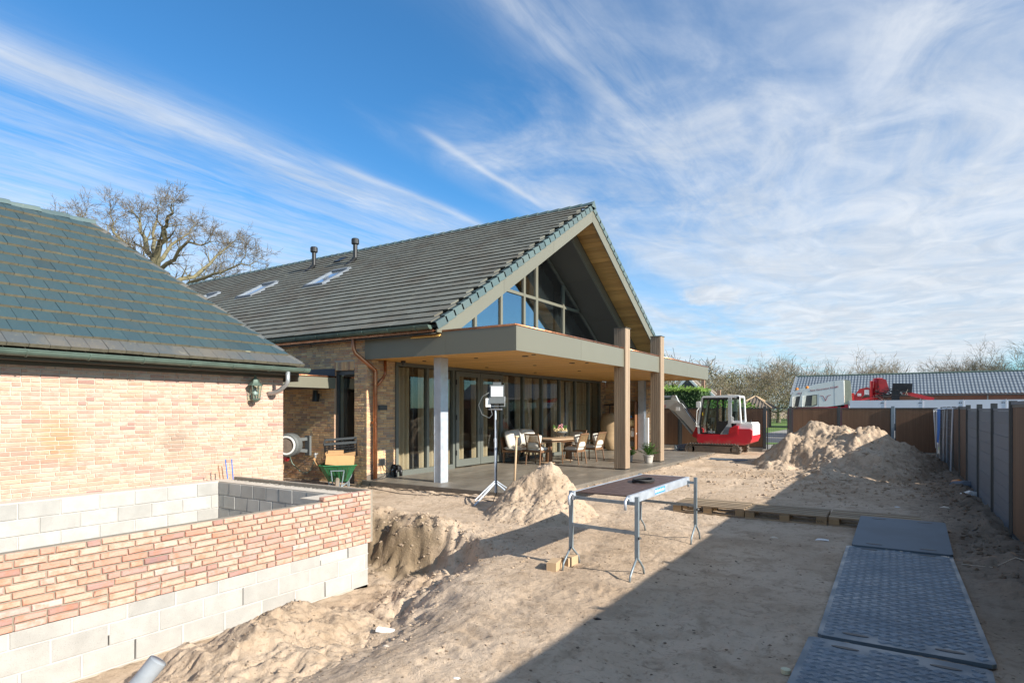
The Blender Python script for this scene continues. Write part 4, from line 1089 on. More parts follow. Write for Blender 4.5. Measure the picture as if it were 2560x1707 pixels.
# ridge tiles
x = VX+.05; k = 0
while x > -33:
    cap_tile((x, RY, RZM+.05), (x-.46, RY, RZM+.05), .13, .10, 'tile_verge', roof, 'ridge_tile', k); x -= .41; k += 1
b = MB(); b.prism([(RY-.17, RZM-.06), (RY, RZM+.17), (RY+.17, RZM-.06)], VX+.05, VX+.065, 'YZ'); part('ridge_end', b, 'tile_verge', roof)
# barge boards (two lengths each side), gable soffit, inner beam, sloped lining
def band(side, X0, X1, yo, yi, top, hgt, matn, name, nlen=1, parent=house):
    """board following the slope; yo outer (eave) y distance from the ridge, yi inner; top = offset below tile plane"""
    s = -1 if side == 0 else 1
    for k in range(nlen):
        a = yi+(yo-yi)*k/nlen+.003; c = yi+(yo-yi)*(k+1)/nlen-.003
        poly = [(RY+s*a, RZM-SLP*a-top), (RY+s*c, RZM-SLP*c-top), (RY+s*c, RZM-SLP*c-top-hgt), (RY+s*a, RZM-SLP*a-top-hgt)]
        if side == 0 and name == 'barge_board': poly = clip(poly, lambda p: p[1]-3.455)
        part(name, MB().prism(poly, X0, X1, 'YZ'), matn, parent)
for sd in (0, 1):
    band(sd, VX-.03, VX+.004, 7.80, 0, .115, .40, 'olive', 'barge_board', 3)
    b = MB()
    s = -1 if sd == 0 else 1
    n = 48
    for k in range(n):
        a = 7.7*k/n+.008; c = 7.7*(k+1)/n-.006
        part('soffit_board', MB().prism([(RY+s*a, RZM-SLP*a-.30), (RY+s*c, RZM-SLP*c-.30), (RY+s*c, RZM-SLP*c-.325), (RY+s*a, RZM-SLP*a-.325)], VX-.85, VX-.032, 'YZ'), 'soffit_gable', roof)
    band(sd, VX-.92, VX-.86, 7.0, 0, .33, .40, 'olive', 'beam')
    band(sd, -10.60, VX-.921, 3.9, 0, .70, .03, 'panel_dark', 'lining_panel', 2)
    band(sd, -10.60, VX-.921, 7.0, 3.9, .70, .03, 'panel_dark', 'lining_panel', 1)
# glazed gable
QX = -10.42
GTOP = RZM-.74; gz = lambda y: GTOP-SLP*abs(y-RY)
gf = part('gable_glazing', MB(), 'frame_olive', house) if False else None
fr = MB(); w = .055
ym = [Yat(p, QX) for p in (1186, 1251, 1308.5, 1356, 1407)]
ym[3] = RY; ybot = 3.52
half = (GTOP-ybot)/SLP
for s in (-1, 1):
    fr.prism([(RY, GTOP), (RY+s*half, ybot), (RY+s*(half-.14), ybot), (RY, GTOP-.11)], QX-.05, QX+.05, 'YZ')
fr.box(QX-.05, QX+.05, RY-half, RY+half, ybot-.5, ybot+.02)
gfo = part('gable_window', fr, 'frame_olive', house)
for i, yy in enumerate(ym):
    ww = w*1.25 if i == 3 else w
    b = MB().prism([(yy-ww, ybot), (yy+ww, ybot), (yy+ww, gz(yy+ww)-.03), (yy-ww, gz(yy-ww)-.03)] if abs(yy-RY) > .2 else [(yy-ww, ybot), (yy+ww, ybot), (yy+ww, GTOP-.1), (yy-ww, GTOP-.1)], QX-.045, QX+.055, 'YZ'); part('mullion', b, 'frame_olive', gfo)
zt = 1.8+(1023-728)/1507*(-(QX)*.539+16.6*.842); 
zt = 5.52
ys = [RY-half]+ym+[RY+half]
for a, c in zip(ys[:-1], ys[1:]):
    lo = max(a, RY-(GTOP-zt)/SLP+.05); hi = min(c, RY+(GTOP-zt)/SLP-.05)
    if hi-lo > .2: part('transom', MB().box(QX-.04, QX+.05, lo+w, hi-w, zt, zt+.095), 'frame_olive', gfo)
    a2, c2 = a+w, c-w
    poly = [(a2, ybot), (c2, ybot)]
    poly += [(c2, max(ybot+.02, gz(c2)-.1))] + ([(RY, GTOP-.1)] if a2 < RY < c2 else []) + [(a2, max(ybot+.02, gz(a2)-.1))]
    if c2 > a2: part('pane', MB().prism(poly, QX-.006, QX+.006, 'YZ'), 'glass_blue', gfo)
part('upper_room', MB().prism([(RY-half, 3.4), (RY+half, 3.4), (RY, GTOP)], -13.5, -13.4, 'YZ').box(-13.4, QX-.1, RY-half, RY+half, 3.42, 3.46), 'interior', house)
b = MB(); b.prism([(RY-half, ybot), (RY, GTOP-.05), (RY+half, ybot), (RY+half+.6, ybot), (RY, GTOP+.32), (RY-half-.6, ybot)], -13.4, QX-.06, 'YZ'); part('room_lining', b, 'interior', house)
for a, c, s in ((ym[3]+.12, ym[4]-.1, 'right of the middle mullion of the gable window'), (ym[4]+.1, RY+half-.9, 'in the far right corner of the gable window'), (ym[2]+.95, ym[3]-.25, 'left of the middle mullion of the gable window')):
    curtain(a, c, 'pleated curtain '+s, .05, .17, -10.75, ybot, 6, 'curtain', lambda y: gz(y)-.16)
# gutter of the main roof, skylights, vents
mg = part('gutter', half_gutter((-33, EYM-.06, rz(EYM)-.02), (VX-.12, EYM-.06, rz(EYM)-.02), .085), 'verdigris', house)
part('gutter_end', MB().prism([(EYM-.06+.085*math.cos(a), rz(EYM)-.02+.085*math.sin(a)) for a in np.linspace(math.pi, 2*math.pi, 12)], VX-.125, VX-.118, 'YZ'), 'verdigris', mg)
for xx in np.arange(-15.2, -8.6, .8):
    b = MB(); b.tube([(xx, EYM-.06+.09*math.cos(a), rz(EYM)-.02+.09*math.sin(a)) for a in np.linspace(math.pi, 2*math.pi, 9)], .011, 5); part('gutter_joint', b, 'verdigris', mg)
part('eaves_board', MB().box(-33, VX-.04, EYM+.02, HY+.02, rz(EYM)-.14, rz(EYM)-.12), 'copper', house)
part('eaves_strip', MB().box(-33, VX-.1, EYM+.0, EYM+.02, rz(EYM)-.16, rz(EYM)-.1), 'copper', house)
for (a, c, s0, s1) in skys:
    o = Om
    def Q(u, s, h): return tuple(o+ar*u+ur*s+nr*h)
    b = MB()
    def slab(u0, u1, t0, t1, h0, h1, bb): 
        bb.add([Q(u0, t0, h0), Q(u1, t0, h0), Q(u1, t1, h0), Q(u0, t1, h0), Q(u0, t0, h1), Q(u1, t0, h1), Q(u1, t1, h1), Q(u0, t1, h1)], [(0, 3, 2, 1), (4, 5, 6, 7), (0, 1, 5, 4), (1, 2, 6, 5), (2, 3, 7, 6), (3, 0, 4, 7)])
    slab(a, a+.09, s0, s1, -.02, .12, b); slab(c-.09, c, s0, s1, -.02, .12, b); slab(a+.09, c-.09, s0, s0+.09, -.02, .12, b); slab(a+.09, c-.09, s1-.12, s1, -.02, .14, b)
    sk = part('skylight', b, 'board_grey', roof)
    b = MB(); slab(a+.09, c-.09, s0+.09, s1-.12, .06, .075, b); slab(a-.14, a-.002, s0-.12, s1+.1, .03, .05, b); slab(c+.002, c+.14, s0-.12, s1+.1, .03, .05, b); slab(a, c, s0-.2, s0-.002, .045, .06, b)
    part('skylight_glass', b, 'sky_glass', roof)
for xx, yy, hh in ((-19.94, 16.27, .95), (-17.45, 16.17, .95)):
    z = rz(yy); b = MB(); b.tube([(xx-.25, yy-.28, z-.18), (xx-.1, yy-.08, z+.05), (xx, yy, z+.22), (xx, yy, z+hh-.2)], .085, 14)
    b.lathe((xx, yy, z+hh-.24), [(.10, 0), (.145, .03), (.145, .20), (.12, .23), (.0, .24)], 14); part('vent_pipe', b, 'black', roof, smooth=False)
z = rz(16.75); part('roof_vent', MB().obox((-18.9, 16.75, z+.06), (.4, .45, .12), Matrix.Rotation(math.atan(SLP), 3, 'X')), 'black', roof)
# copper downpipes at the corner
b = MB(); b.tube([(-10.80, 9.94, 3.46), (-10.80, 9.96, 3.22), (-10.77, 9.99, 3.12), (-10.55, 10.26, 2.82), (-10.50, 10.36, 2.72), (-10.50, 10.36, 2.55), (-10.50, 10.36, .02)], .05, 14)
part('copper_downpipe', b, 'copper', house, smooth=True)
b = MB(); b.tube([(-10.47, 10.66, 2.98), (-10.47, 10.66, 2.66), (-10.48, 10.60, 2.55), (-10.50, 10.40, 2.36)], .038, 12); part('copper_branch', b, 'copper', house, smooth=True)
for z in (2.62, 1.46): part('pipe_collar', MB().lathe((-10.50, 10.36, z), [(.057, 0), (.057, .045)], 14), 'copper', house)
part('pipe_bracket', MB().box(-10.62, -10.53, 10.34, 10.38, 1.46, 1.50), 'copper', house)
# connecting flat roof between garage and house
cf = part('link_roof', MB().box(-14.5, -11.72, 7.0, HY-.01, 2.32, 2.56), 'bitumen', house)
part('link_fascia', MB().box(-11.715, -11.69, 7.0, HY-.01, 2.315, 2.575), 'olive', house)
b = MB(); b.tube([(-11.69, 8.9, 2.60), (-11.69, HY-.0, 2.60)], .022, 10); part('link_edge', b, 'copper', house, smooth=True)
b = MB(); b.add([(-14.4, HY-.012, 2.6), (-11.72, HY-.012, 2.6), (-11.72, HY-.012, 2.80), (-14.4, HY-.012, 2.83), (-14.4, HY-.004, 2.6), (-11.72, HY-.004, 2.6), (-11.72, HY-.004, 2.80), (-14.4, HY-.004, 2.83)], [(0, 1, 2, 3), (0, 4, 5, 1), (1, 5, 6, 2), (2, 6, 7, 3)]); part('flashing', b, 'bitumen', house)
# small fittings on the walls
def wl(name, label, cat, mb, m): return solo(name, mb, m, label, cat)
b = MB(); b.lathe((-12.33, HY-.10, 2.0), [(.085, 0), (.055, .27), (.0, .28)], 14).box(-12.37, -12.29, HY-.07, HY, 2.06, 2.2); wl('wall_spotlight', 'small black cone shaped wall light on the recessed brick wall', 'wall light', b, 'black')
yA, yB = Yat(945, HX), Yat(966, HX)
b = MB().box(HX, HX+.03, yA, yB, 1.78, 1.90).box(HX+.03, HX+.036, yA+.02, yB-.02, 1.80, 1.88); wl('wall_box', 'dark rectangular wall box on the brick between downpipe and glass', 'wall box', b, 'anthracite')
yA, yB = Yat(946, HX), Yat(960, HX)
sk_ = thing('wall_socket', 'black outdoor socket low on the sunlit brick pier', 'socket', (HX, yA, .4))
part('housing', MB().box(HX, HX+.04, yA, yB, .44, .60), 'anthracite', sk_); part('cover', MB().box(HX+.04, HX+.05, yA+.02, yB-.03, .46, .58), 'black', sk_)
# ------------------------------------------------------------------ right hand fence (runs away from the camera at X = 1.33)
XF = 1.33
rf = thing('fence', 'long fence of grey horizontal boards and brown slats along the right side', 'fence', (XF+.05, 15, 0))
def post(x, y, z0, z1, parent, w=.075, name='post', m='anthracite'):
    b = MB(); t = .018
    b.box(x-w/2, x+w/2, y-w/2, y-w/2+t, z0, z1).box(x-w/2, x+w/2, y+w/2-t, y+w/2, z0, z1).box(x-t/2, x+t/2, y-w/2+t, y+w/2-t, z0, z1)
    return part(name, b, m, parent)
def slat_panel(axis, c, a, e, z0, z1, parent, nsl, toward, rail='anthracite', fr=.035, name='slat_panel'):
    """framed panel of narrow vertical slats, axis 'Y': plane X=c from y=a..e; axis 'X': plane Y=c"""
    def bx(b, u0, u1, n0, n1, w0, w1):
        return b.box(c+n0, c+n1, u0, u1, w0, w1) if axis == 'Y' else b.box(u0, u1, c+n0, c+n1, w0, w1)
    f = MB(); bx(f, a, e, -.02, .02, z0, z0+fr); bx(f, a, e, -.02, .02, z1-fr, z1); bx(f, a, a+fr, -.02, .02, z0+fr, z1-fr); bx(f, e-fr, e, -.02, .02, z0+fr, z1-fr)
    pn = part('panel_frame', f, rail, parent)
    b = MB(); w = (e-a-2*fr)/nsl
    for i in range(nsl):
        u = a+fr+i*w; bx(b, u+w*.10, u+w*.90, -.012, .012, z0+fr, z1-fr)
    bx(b, a+fr, e-fr, -.004, .004, z0+fr, z1-fr)
    part('slats', b, 'slat_brown', pn, kind='stuff')
ptop = {10.88: 1.87, 12.85: 1.87, 14.98: 1.87, 17.23: 1.87}
ys = [10.88, 12.85, 14.98, 17.23]
for y in ys: post(XF+.03, y, -.1, 1.90 if y > 11 else 1.92, rf, .085)
rg = random.Random(3)
for a, c in zip(ys[:-1], ys[1:]):
    part('top_rail', MB().box(XF+.012, XF+.05, a+.045, c-.045, 1.775, 1.815), 'board_grey', rf)
    for k in range(9):
        z = .06+k*.1905
        part('board', MB().box(XF+.016+rg.uniform(0, .003), XF+.042, a+.045, c-.045, z+.002, z+.1885), 'board_grey', rf)
slat_panel('Y', XF+.03, 8.86, 10.83, .05, 1.86, rf, 34, -1); post(XF+.03, 8.83, -.1, 1.9, rf, .085)
part('top_rail', MB().box(XF+.0, XF+.06, 8.86, 10.83, 1.862, 1.905), 'board_grey', rf)
for a, c in ((6.8, 8.78), (4.8, 6.75), (2.8, 4.75), (.8, 2.75), (-1.2, .75), (-3.2, -1.25), (-5.2, -3.25), (-7.2, -5.25)):
    slat_panel('Y', XF+.03, a, c, .05, 1.86, rf, 34, -1); post(XF+.03, a-.03, -.1, 1.9, rf, .085)
for a, c in ((17.3, 19.2), (19.3, 21.3), (21.4, 23.4), (23.5, 25.3), (25.4, 26.9)):
    slat_panel('Y', XF+.03, a, c, .08, 1.83, rf, 34, -1); post(XF+.03, c+.05, -.1, 1.88, rf, .085)
    part('top_rail', MB().box(XF+.0, XF+.06, a, c, 1.832, 1.865), 'board_grey', rf)
part('kickboard', MB().box(XF+.015, XF+.045, 8.8, 26.9, -.1, .055), 'concrete', rf)

# back fence of brown slats with a mesh gate
YB = 27.0
bf = thing('fence', 'brown slatted back fence in dark frames behind the excavator and sand heap', 'fence', (-5, YB, 0))
def xb(px): u = (px-1280)/1507; d = FW+RT*u; return YB*d.x/d.y
bp = [-15.5, -13.5, -11.5]+[xb(p) for p in (1588, 1700, 1913)]
for a, c in zip(bp[:-1], bp[1:]): slat_panel('X', YB, a+.06, c-.06, .18, 1.86, bf, 34, -1); post(a, YB, -.1, 1.90, bf, .09)
post(bp[-1]-.02, YB, -.1, 1.92, bf, .11)
bp2 = [xb(p) for p in (1976, 2098, 2232, 2348)]
for a, c in zip(bp2[:-1], bp2[1:]): slat_panel('X', YB, a+.07, c-.05, .18, 1.86, bf, 34, -1); post(a, YB, -.1, 1.92, bf, .11, m='anthracite' if a < -1 else 'galv_dark')
part('kickboard', MB().box(-15.5, bp[-1]-.06, YB-.03, YB+.02, -.1, .175), 'concrete', bf)
part('kickboard', MB().box(bp2[0]+.1, bp2[-1], YB-.03, YB+.02, -.1, .175), 'concrete', bf)
gt = thing('mesh_gate', 'dark welded mesh gate in the brown back fence', 'gate', (-4.2, YB, 0))
ga, gb = bp[-1]+.07, bp2[0]-.07
part('gate_frame', MB().box(ga, ga+.045, YB-.02, YB+.02, .05, 1.86).box(gb-.045, gb, YB-.02, YB+.02, .05, 1.86).box(ga+.045, gb-.045, YB-.02, YB+.02, 1.82, 1.86).box(ga+.045, gb-.045, YB-.02, YB+.02, .05, .09), 'anthracite', gt)
b = MB()
for x in np.arange(ga+.09, gb-.05, .075): b.box(x-.004, x+.004, YB-.006, YB+.002, .09, 1.82)
for z in np.arange(.2, 1.8, .15): b.box(ga+.045, gb-.045, YB+.002, YB+.010, z-.004, z+.004)
part('wire_mesh', b, 'anthracite', gt, kind='stuff')
solo('concrete_foot', MB().box(ga-.1, ga+.35, YB-.55, YB-.15, -.02, .14), 'concrete', 'small grey concrete slab at the foot of the mesh gate', 'slab')
# leaning construction fence in the corner
hf = thing('site_fence', 'galvanised mesh site fence panels leaning into the fence corner', 'site fence', (.9, 24, 0))
def mesh_panel(p0, p1, p2, p3, seed, white=False):
    b = MB()
    for a, c in ((p0, p1), (p1, p2), (p2, p3), (p3, p0)): b.tube([a, c], .021, 8)
    m1 = tuple((np.array(p0)+np.array(p1))/2); m2 = tuple((np.array(p2)+np.array(p3))/2); b.tube([m1, m2], .016, 8)
    o = part('panel_frame', b, 'galv' if not white else 'zinc', hf)
    b = MB(); A, B_, C_, D_ = [np.array(p) for p in (p0, p1, p2, p3)]
    for t in np.linspace(.03, .97, 18): b.tube([A+(B_-A)*t, D_+(C_-D_)*t], .003, 4, cap=False)
    for t in np.linspace(.06, .94, 8): b.tube([A+(D_-A)*t, B_+(C_-B_)*t], .003, 4, cap=False)
    part('wire_mesh', b, 'galv_dark', o, kind='stuff')
mesh_panel((1.20, 20.0, .05), (1.22, 23.4, .05), (1.20, 23.4, 1.82), (1.25, 20.0, 1.82), 1)
mesh_panel((1.12, 21.6, .06), (1.14, 25.1, .06), (1.07, 25.1, 1.80), (1.16, 21.6, 1.80), 2, True)
b = MB(); b.add([(1.03, 22.9, 1.80), (1.10, 22.5, 1.80), (1.09, 22.5, 1.2), (1.06, 22.6, .75), (1.02, 22.8, .8), (1.04, 22.9, 1.3), (1.06, 22.7, 1.4)], [(0, 1, 6), (1, 2, 6), (2, 5, 6), (5, 0, 6), (2, 3, 5), (3, 4, 5)]); solo('tarpaulin_strip', b, 'blue', 'blue plastic strip hanging from the site fence', 'tarpaulin')
b = MB(); b.tube([(1.05, 23.6, 1.8), (1.06, 23.55, 1.1), (1.08, 23.5, .4)], .016, 6).tube([(1.03, 24.9, 1.8), (1.07, 24.8, .9), (1.09, 24.9, .5)], .018, 6); solo('ribbon', b, 'white', 'white tape wound down the site fence frame', 'tape')

# ------------------------------------------------------------------ ground plates, pallets
def road_plate(name, label, y0, y1, x0, x1, z, rot=0, ribs=True, tilt=0., seed=0, m='plate'):
    cx, cy = (x0+x1)/2, (y0+y1)/2; w, l = x1-x0, y1-y0; th = .03
    t = thing(name, label, 'ground plate', (cx, cy, z), rot, 'ground protection plates'); t.rotation_euler = (tilt, 0, rot)
    c = .03; poly = [(-w/2+c, -l/2), (w/2-c, -l/2), (w/2, -l/2+c), (w/2, l/2-c), (w/2-c, l/2), (-w/2+c, l/2), (-w/2, l/2-c), (-w/2, -l/2+c)]
    part('sheet', MB().prism(poly, 0, th, 'XY'), m, t, world=False)
    if ribs:
        b = MB(); cell = .074; rgp = random.Random(seed)
        nx, ny = int((w-.05)/cell), int((l-.06)/cell)
        for i in range(nx):
            for j in range(ny):
                ox = -nx*cell/2+(i+.5)*cell; oy = -ny*cell/2+(j+.5)*cell
                if any(abs(ox-hx) < .12 and abs(oy-hy) < .07 for hx in (-w*.27, w*.27) for hy in (-l/2+.13, l/2-.13)): continue
                a = math.pi/4 if (i+j) % 2 else -math.pi/4; ca, sa = math.cos(a), math.sin(a)
                for k in (-1.5, -.5, .5, 1.5):
                    qx, qy = k*.016, 0; hl = .028
                    pts = []
                    for (u, v_) in ((-.0055, -hl), (.0055, -hl), (.0055, hl), (-.0055, hl)): pts.append((ox+(qx+u)*ca-(qy+v_)*sa, oy+(qx+u)*sa+(qy+v_)*ca))
                    top = []
                    for (u, v_) in ((-.0025, -hl+.004), (.0025, -hl+.004), (.0025, hl-.004), (-.0025, hl-.004)): top.append((ox+(qx+u)*ca-(qy+v_)*sa, oy+(qx+u)*sa+(qy+v_)*ca))
                    V = [(x, y, th) for x, y in pts]+[(x, y, th+.006) for x, y in top]
                    b.add(V, [(4, 5, 6, 7), (0, 1, 5, 4), (1, 2, 6, 5), (2, 3, 7, 6), (3, 0, 4, 7)])
        part('tread_ribs', b, 'plate_rib', t, world=False, kind='stuff')
    for hx in (-w*.27, w*.27):
        for hy in (-l/2+.13, l/2-.13):
            part('hand_slot', MB().prism([(hx+.09*math.cos(a)*(1 if abs(math.cos(a)) > .3 else 1), hy+.022*math.sin(a)) for a in np.linspace(0, 2*math.pi, 15)[:-1]], th+.001, th+.0035, 'XY'), 'black', t, world=False)
    return t
road_plate('ground_plate', 'long grey ribbed ground plate in the middle of the row on the sand', 5.28, 8.92, -.545, .565, .012, R(.4), True, R(.05), 1)
road_plate('ground_plate', 'nearest ribbed ground plate cut off by the bottom of the picture', 1.55, 5.20, -.62, .50, .008, R(-1.2), True, 0, 2)
road_plate('ground_plate', 'smooth blue grey ground plate resting on the front edge of the pallet', 8.88, 10.72, -.49, .57, .085, R(-.6), False, R(3.0), 3, 'plate_dust')
b = MB(); b.lathe((-.64, 4.45, .03), [(.0, -.02), (.03, -.02), (.032, .01), (.02, .015), (.0, .015)], 12); solo('pipe_offcut', b, 'cream', 'small cream pipe offcut at the edge of the near ground plate', 'pipe')
def pallet():
    t = thing('pallet', 'pallet', 'pallet', (0, 0, 0), 0, 'wooden pallets laid end to end')
    for y in (.05, .225, .40, .575, .75): 
        part('top_board', MB().box(-.6, .6, y-.058, y+.058, .122, .144), 'pallet', t, world=False)
    for x in (-.53, 0, .53): part('stringer_board', MB().box(x-.07, x+.07, .0, .8, .10, .121), 'pallet', t, world=False)
    for x in (-.53, 0, .53):
        for y in (.05, .40, .75): part('block', MB().box(x-.072, x+.072, y-.05, y+.05, .022, .0995), 'pallet_block', t, world=False)
    for y in (.05, .40, .75): part('bottom_board', MB().box(-.6, .6, y-.05, y+.05, .0, .0215), 'pallet', t, world=False)
    return t
pal = pallet()
spots = [(-.30, 10.53, 0, 'right hand pallet half covered by the smooth ground plate'), (-1.53, 10.50, .012, 'middle pallet of the row crossed by the shadow edge'), (-2.76, 10.56, -.01, 'left hand pallet of the row seen under the work table')]
pals = [pal]+[copy_tree(pal) for _ in spots[1:]]
for o, (x, y, a, l) in zip(pals, spots):
    z = float(surf(x, y+.3)[0]); o.location = (x, y, max(0.0, z)-.005); o.rotation_euler = (0, 0, a); o['label'] = l
bpy.context.view_layer.update()
text('stamp', 'EPAL', .045, 'black', pals[1], (.47, -.002, .045), (R(90), 0, 0), .0005, parent_world=False)

# ------------------------------------------------------------------ work table on two trestles
def gz0(x, y): return float(surf(x, y)[0])
def trestle(y, label, skew):
    t = thing('trestle', label, 'trestle', (-2.77, y, 0), 0, 'steel trestles under the work board')
    xs = (-3.19, -2.355)
    for x in xs:
        yy = y+(.06 if x < -3 else -.03)*skew; zt = .86
        b = MB(); b.box(x-.02, x+.02, yy-.02, yy+.02, .20, zt); pp = part('post', b, 'galv_dark', t)
        for s in (-1, 1):
            zf = gz0(x, yy+s*.22); part('foot', MB().tube([(x, yy, .215), (x, yy+s*.12, .12), (x, yy+s*.19, .06), (x, yy+s*.215, zf)], .0125, 8), 'galv_dark', pp, smooth=True)
    for z, w in ((.785, .035), (.47, .035)): part('crossbar', MB().beam((xs[0], y+.06*skew, z), (xs[1], y-.03*skew, z), .025, w), 'galv_dark', t)
    part('locking_bolt', MB().tube([(xs[1]+.02, y-.03*skew, .42), (xs[1]+.05, y-.06, .43)], .014, 6), 'black', t)
    return t
trestle(6.20, 'near steel trestle with splayed feet under the work board', 1); trestle(8.42, 'far steel trestle with splayed feet under the work board', 1)
wt = thing('work_board', 'brown plywood scaffold board with steel edge lying on two trestles', 'work board', (-2.81, 7.3, .8))
part('deck', MB().box(-3.14, -2.50, 6.28, 8.46, .836, .85), 'ply', wt)
part('edge_rail', MB().box(-2.498, -2.465, 6.24, 8.48, .755, .853), 'galv', wt); part('edge_rail', MB().box(-3.175, -3.142, 6.24, 8.48, .755, .853), 'galv', wt)
part('end_rail', MB().box(-3.142, -2.498, 8.462, 8.48, .77, .852), 'galv', wt)
for x in (-3.16, -2.48):
    for y, s in ((6.20, -1), (8.43, 1)):
        b = MB(); b.tube([(x, y+.09*-s, .80), (x, y, .835), (x, y+.05*s, .80), (x, y+.05*s, .71)], .017, 8); part('hook', b, 'galv', wt, smooth=True)
st = part('sticker', MB().box(-2.4645, -2.463, 7.05, 7.42, .775, .842), 'sticker_blue', wt)
b = MB().box(-2.4629, -2.4624, 7.065, 7.10, .79, .828)
for k in range(8): b.box(-2.4629, -2.4624, 7.13+.034*k, 7.152+.034*k, .792, .822 if k % 3 else .828)
part('print', b, 'letter_white', st, kind='stuff')
b = MB(); V = []; n = 26
for i in range(n):
    a = 2*math.pi*i/n
    V.append((-2.80+.125*math.cos(a), 7.56+.17*math.sin(a), .868+.004*math.sin(3*a)))
b.tube(V+[V[0]], .016, 8, cap=False); V2 = [(x+.01, y-.012, z+.018) for x, y, z in V]; b.tube(V2[4:]+[V2[0], V2[1]], .015, 8)
solo('cable_coil', b, 'black_rubber', 'coil of black cable lying on the brown work board', 'cable', smooth=True)
# wooden blocks under the near trestle foot
b1 = MB().obox((-3.27, 6.0, gz0(-3.27, 6.0)+.05), (.11, .24, .10), Matrix.Rotation(R(12), 3, 'Z')); solo('timber_block', b1, 'wood_pale', 'nearer pale timber block beside the trestle foot', 'timber block')
b1 = MB().obox((-3.22, 6.28, gz0(-3.22, 6.28)+.055), (.10, .22, .11), Matrix.Rotation(R(-4), 3, 'Z')); solo('timber_block', b1, 'wood_pale', 'further pale timber block behind the trestle foot', 'timber block')

# ------------------------------------------------------------------ floodlight on a tripod, spade, cables
LX, LY = -6.60, 9.72
d_ = Vector((LX, LY, 0)).dot(FW); zz = lambda py: 1.8-(py-1023)/1507*d_
fl = thing('floodlight', 'white floodlight on a tall galvanised tripod by the terrace corner', 'floodlight', (LX, LY, 0))
b = MB(); b.tube([(LX, LY, .18), (LX, LY, 1.2)], .026, 10).tube([(LX, LY, 1.2), (LX, LY, 1.78)], .020, 10).lathe((LX, LY, 1.16), [(.032, 0), (.034, .07), (.026, .08)], 10)
part('pole', b, 'galv', fl)
hub = .36
for (fx, fy) in ((-6.66, 9.10), (-6.18, 9.92), (-7.05, 9.98)):
    zf = max(gz0(fx, fy), ZP if fy > 10.12 else -1)
    part('leg', MB().tube([(LX, LY, hub+.02), (fx, fy, zf)], .018, 8).tube([(LX, LY, hub+.06), (fx+.015, fy, zf+.1)], .011, 6), 'galv', fl)
part('crossbar', MB().tube([(LX-.16, LY, 1.80), (LX+.15, LY, 1.80)], .014, 8), 'zinc', fl)
rt = RT; fw = FW
def fp(a, c, z): return Vector((LX, LY, z))+rt*a-fw*c
Rm = Matrix((rt, -fw, Vector((0, 0, 1)))).transposed()
tilt = Matrix.Rotation(R(-8), 3, rt)
b = MB(); b.obox(fp(.03, 0, 2.09), (.28, .09, .36), tilt @ Rm); hd = part('lamp_head', b, 'grey_plastic', fl)
part('reflector', MB().obox(fp(.03, .05, 2.145), (.235, .012, .205), tilt @ Rm), 'lens_white', hd)
part('fins', MB().obox(fp(.03, -.06, 2.27), (.16, .06, .12), Rm), 'grey_plastic', hd)
b = MB(); b.tube([fp(-.12, .0, 2.05), fp(-.12, 0, 1.86), fp(.18, 0, 1.86), fp(.18, 0, 2.05)], .010, 6); part('bracket', b, 'zinc', hd)
part('junction_box', MB().obox(fp(-.14, 0, 1.93), (.10, .07, .17), Rm), 'white', fl)
b = MB(); b.tube([fp(-.10, .02, 2.14), fp(-.25, .03, 2.05), fp(-.33, .03, 1.88), fp(-.26, .03, 1.70), fp(-.12, .02, 1.63), fp(-.06, .03, 1.70), fp(-.10, .02, 1.84)], .008, 6); part('lead', b, 'grey_plastic', fl, smooth=True)
b = MB(); b.tube([fp(.02, .02, 1.6), fp(.04, .03, 1.0), fp(.02, .03, .55), fp(.03, .03, .2), fp(-.04, .1, gz0(LX, LY-.1)+.02)], .008, 6); part('lead', b, 'black_rubber', fl, smooth=True)
pts = [(-10.55, Yat(953, HX), .47), (-10.50, 10.85, .30), (-10.42, 10.6, .14), (-10.40, 10.2, .145), (-10.38, 10.05, .05)]
for (x, y) in ((-10.1, 9.85), (-9.6, 9.9), (-9.1, 9.8), (-8.6, 9.86), (-8.1, 9.75), (-7.6, 9.85), (-7.0, 9.72), (-6.6, 9.66)): pts.append((x, y, gz0(x, y)+.012))
b = MB(); b.tube(pts, .008, 6); b.tube([(-10.55, Yat(950, HX), .47), (-10.52, 10.7, .2), (-10.45, 10.3, .14), (-10.42, 10.12, .05), (-10.1, 9.75, gz0(-10.1, 9.75)+.01), (-9, 9.6, gz0(-9, 9.6)+.01), (-8.2, 9.62, gz0(-8.2, 9.62)+.01)], .007, 6)
solo('power_cable', b, 'black_rubber', 'black power cables trailing along the sand below the terrace', 'cable', smooth=True)
pts = [(x, y, gz0(x, y)+.008) for x, y in ((-8.1, 9.0), (-7.8, 8.75), (-7.4, 8.6), (-7.1, 8.3), (-6.6, 8.2), (-6.3, 8.0))]
sp_ = thing('spade', 'wooden handled spade stuck upright in the tall sand heap', 'spade', (-6.1, 9.8, 0))
p0, p1 = Vector((-6.14, 9.66, .10)), Vector((-6.10, 9.70, 1.27))
part('handle', MB().tube([p0, p1], [.022, .019], 10, r1=None), 'wood_pale', sp_, smooth=True)
part('grip', MB().tube([p1-Vector((.0, .05, -.01)), p1+Vector((.0, .06, .012))], .02, 10), 'wood_pale', sp_)
part('blade', MB().obox((-6.15, 9.65, .03), (.2, .015, .28)), 'galv_dark', sp_)

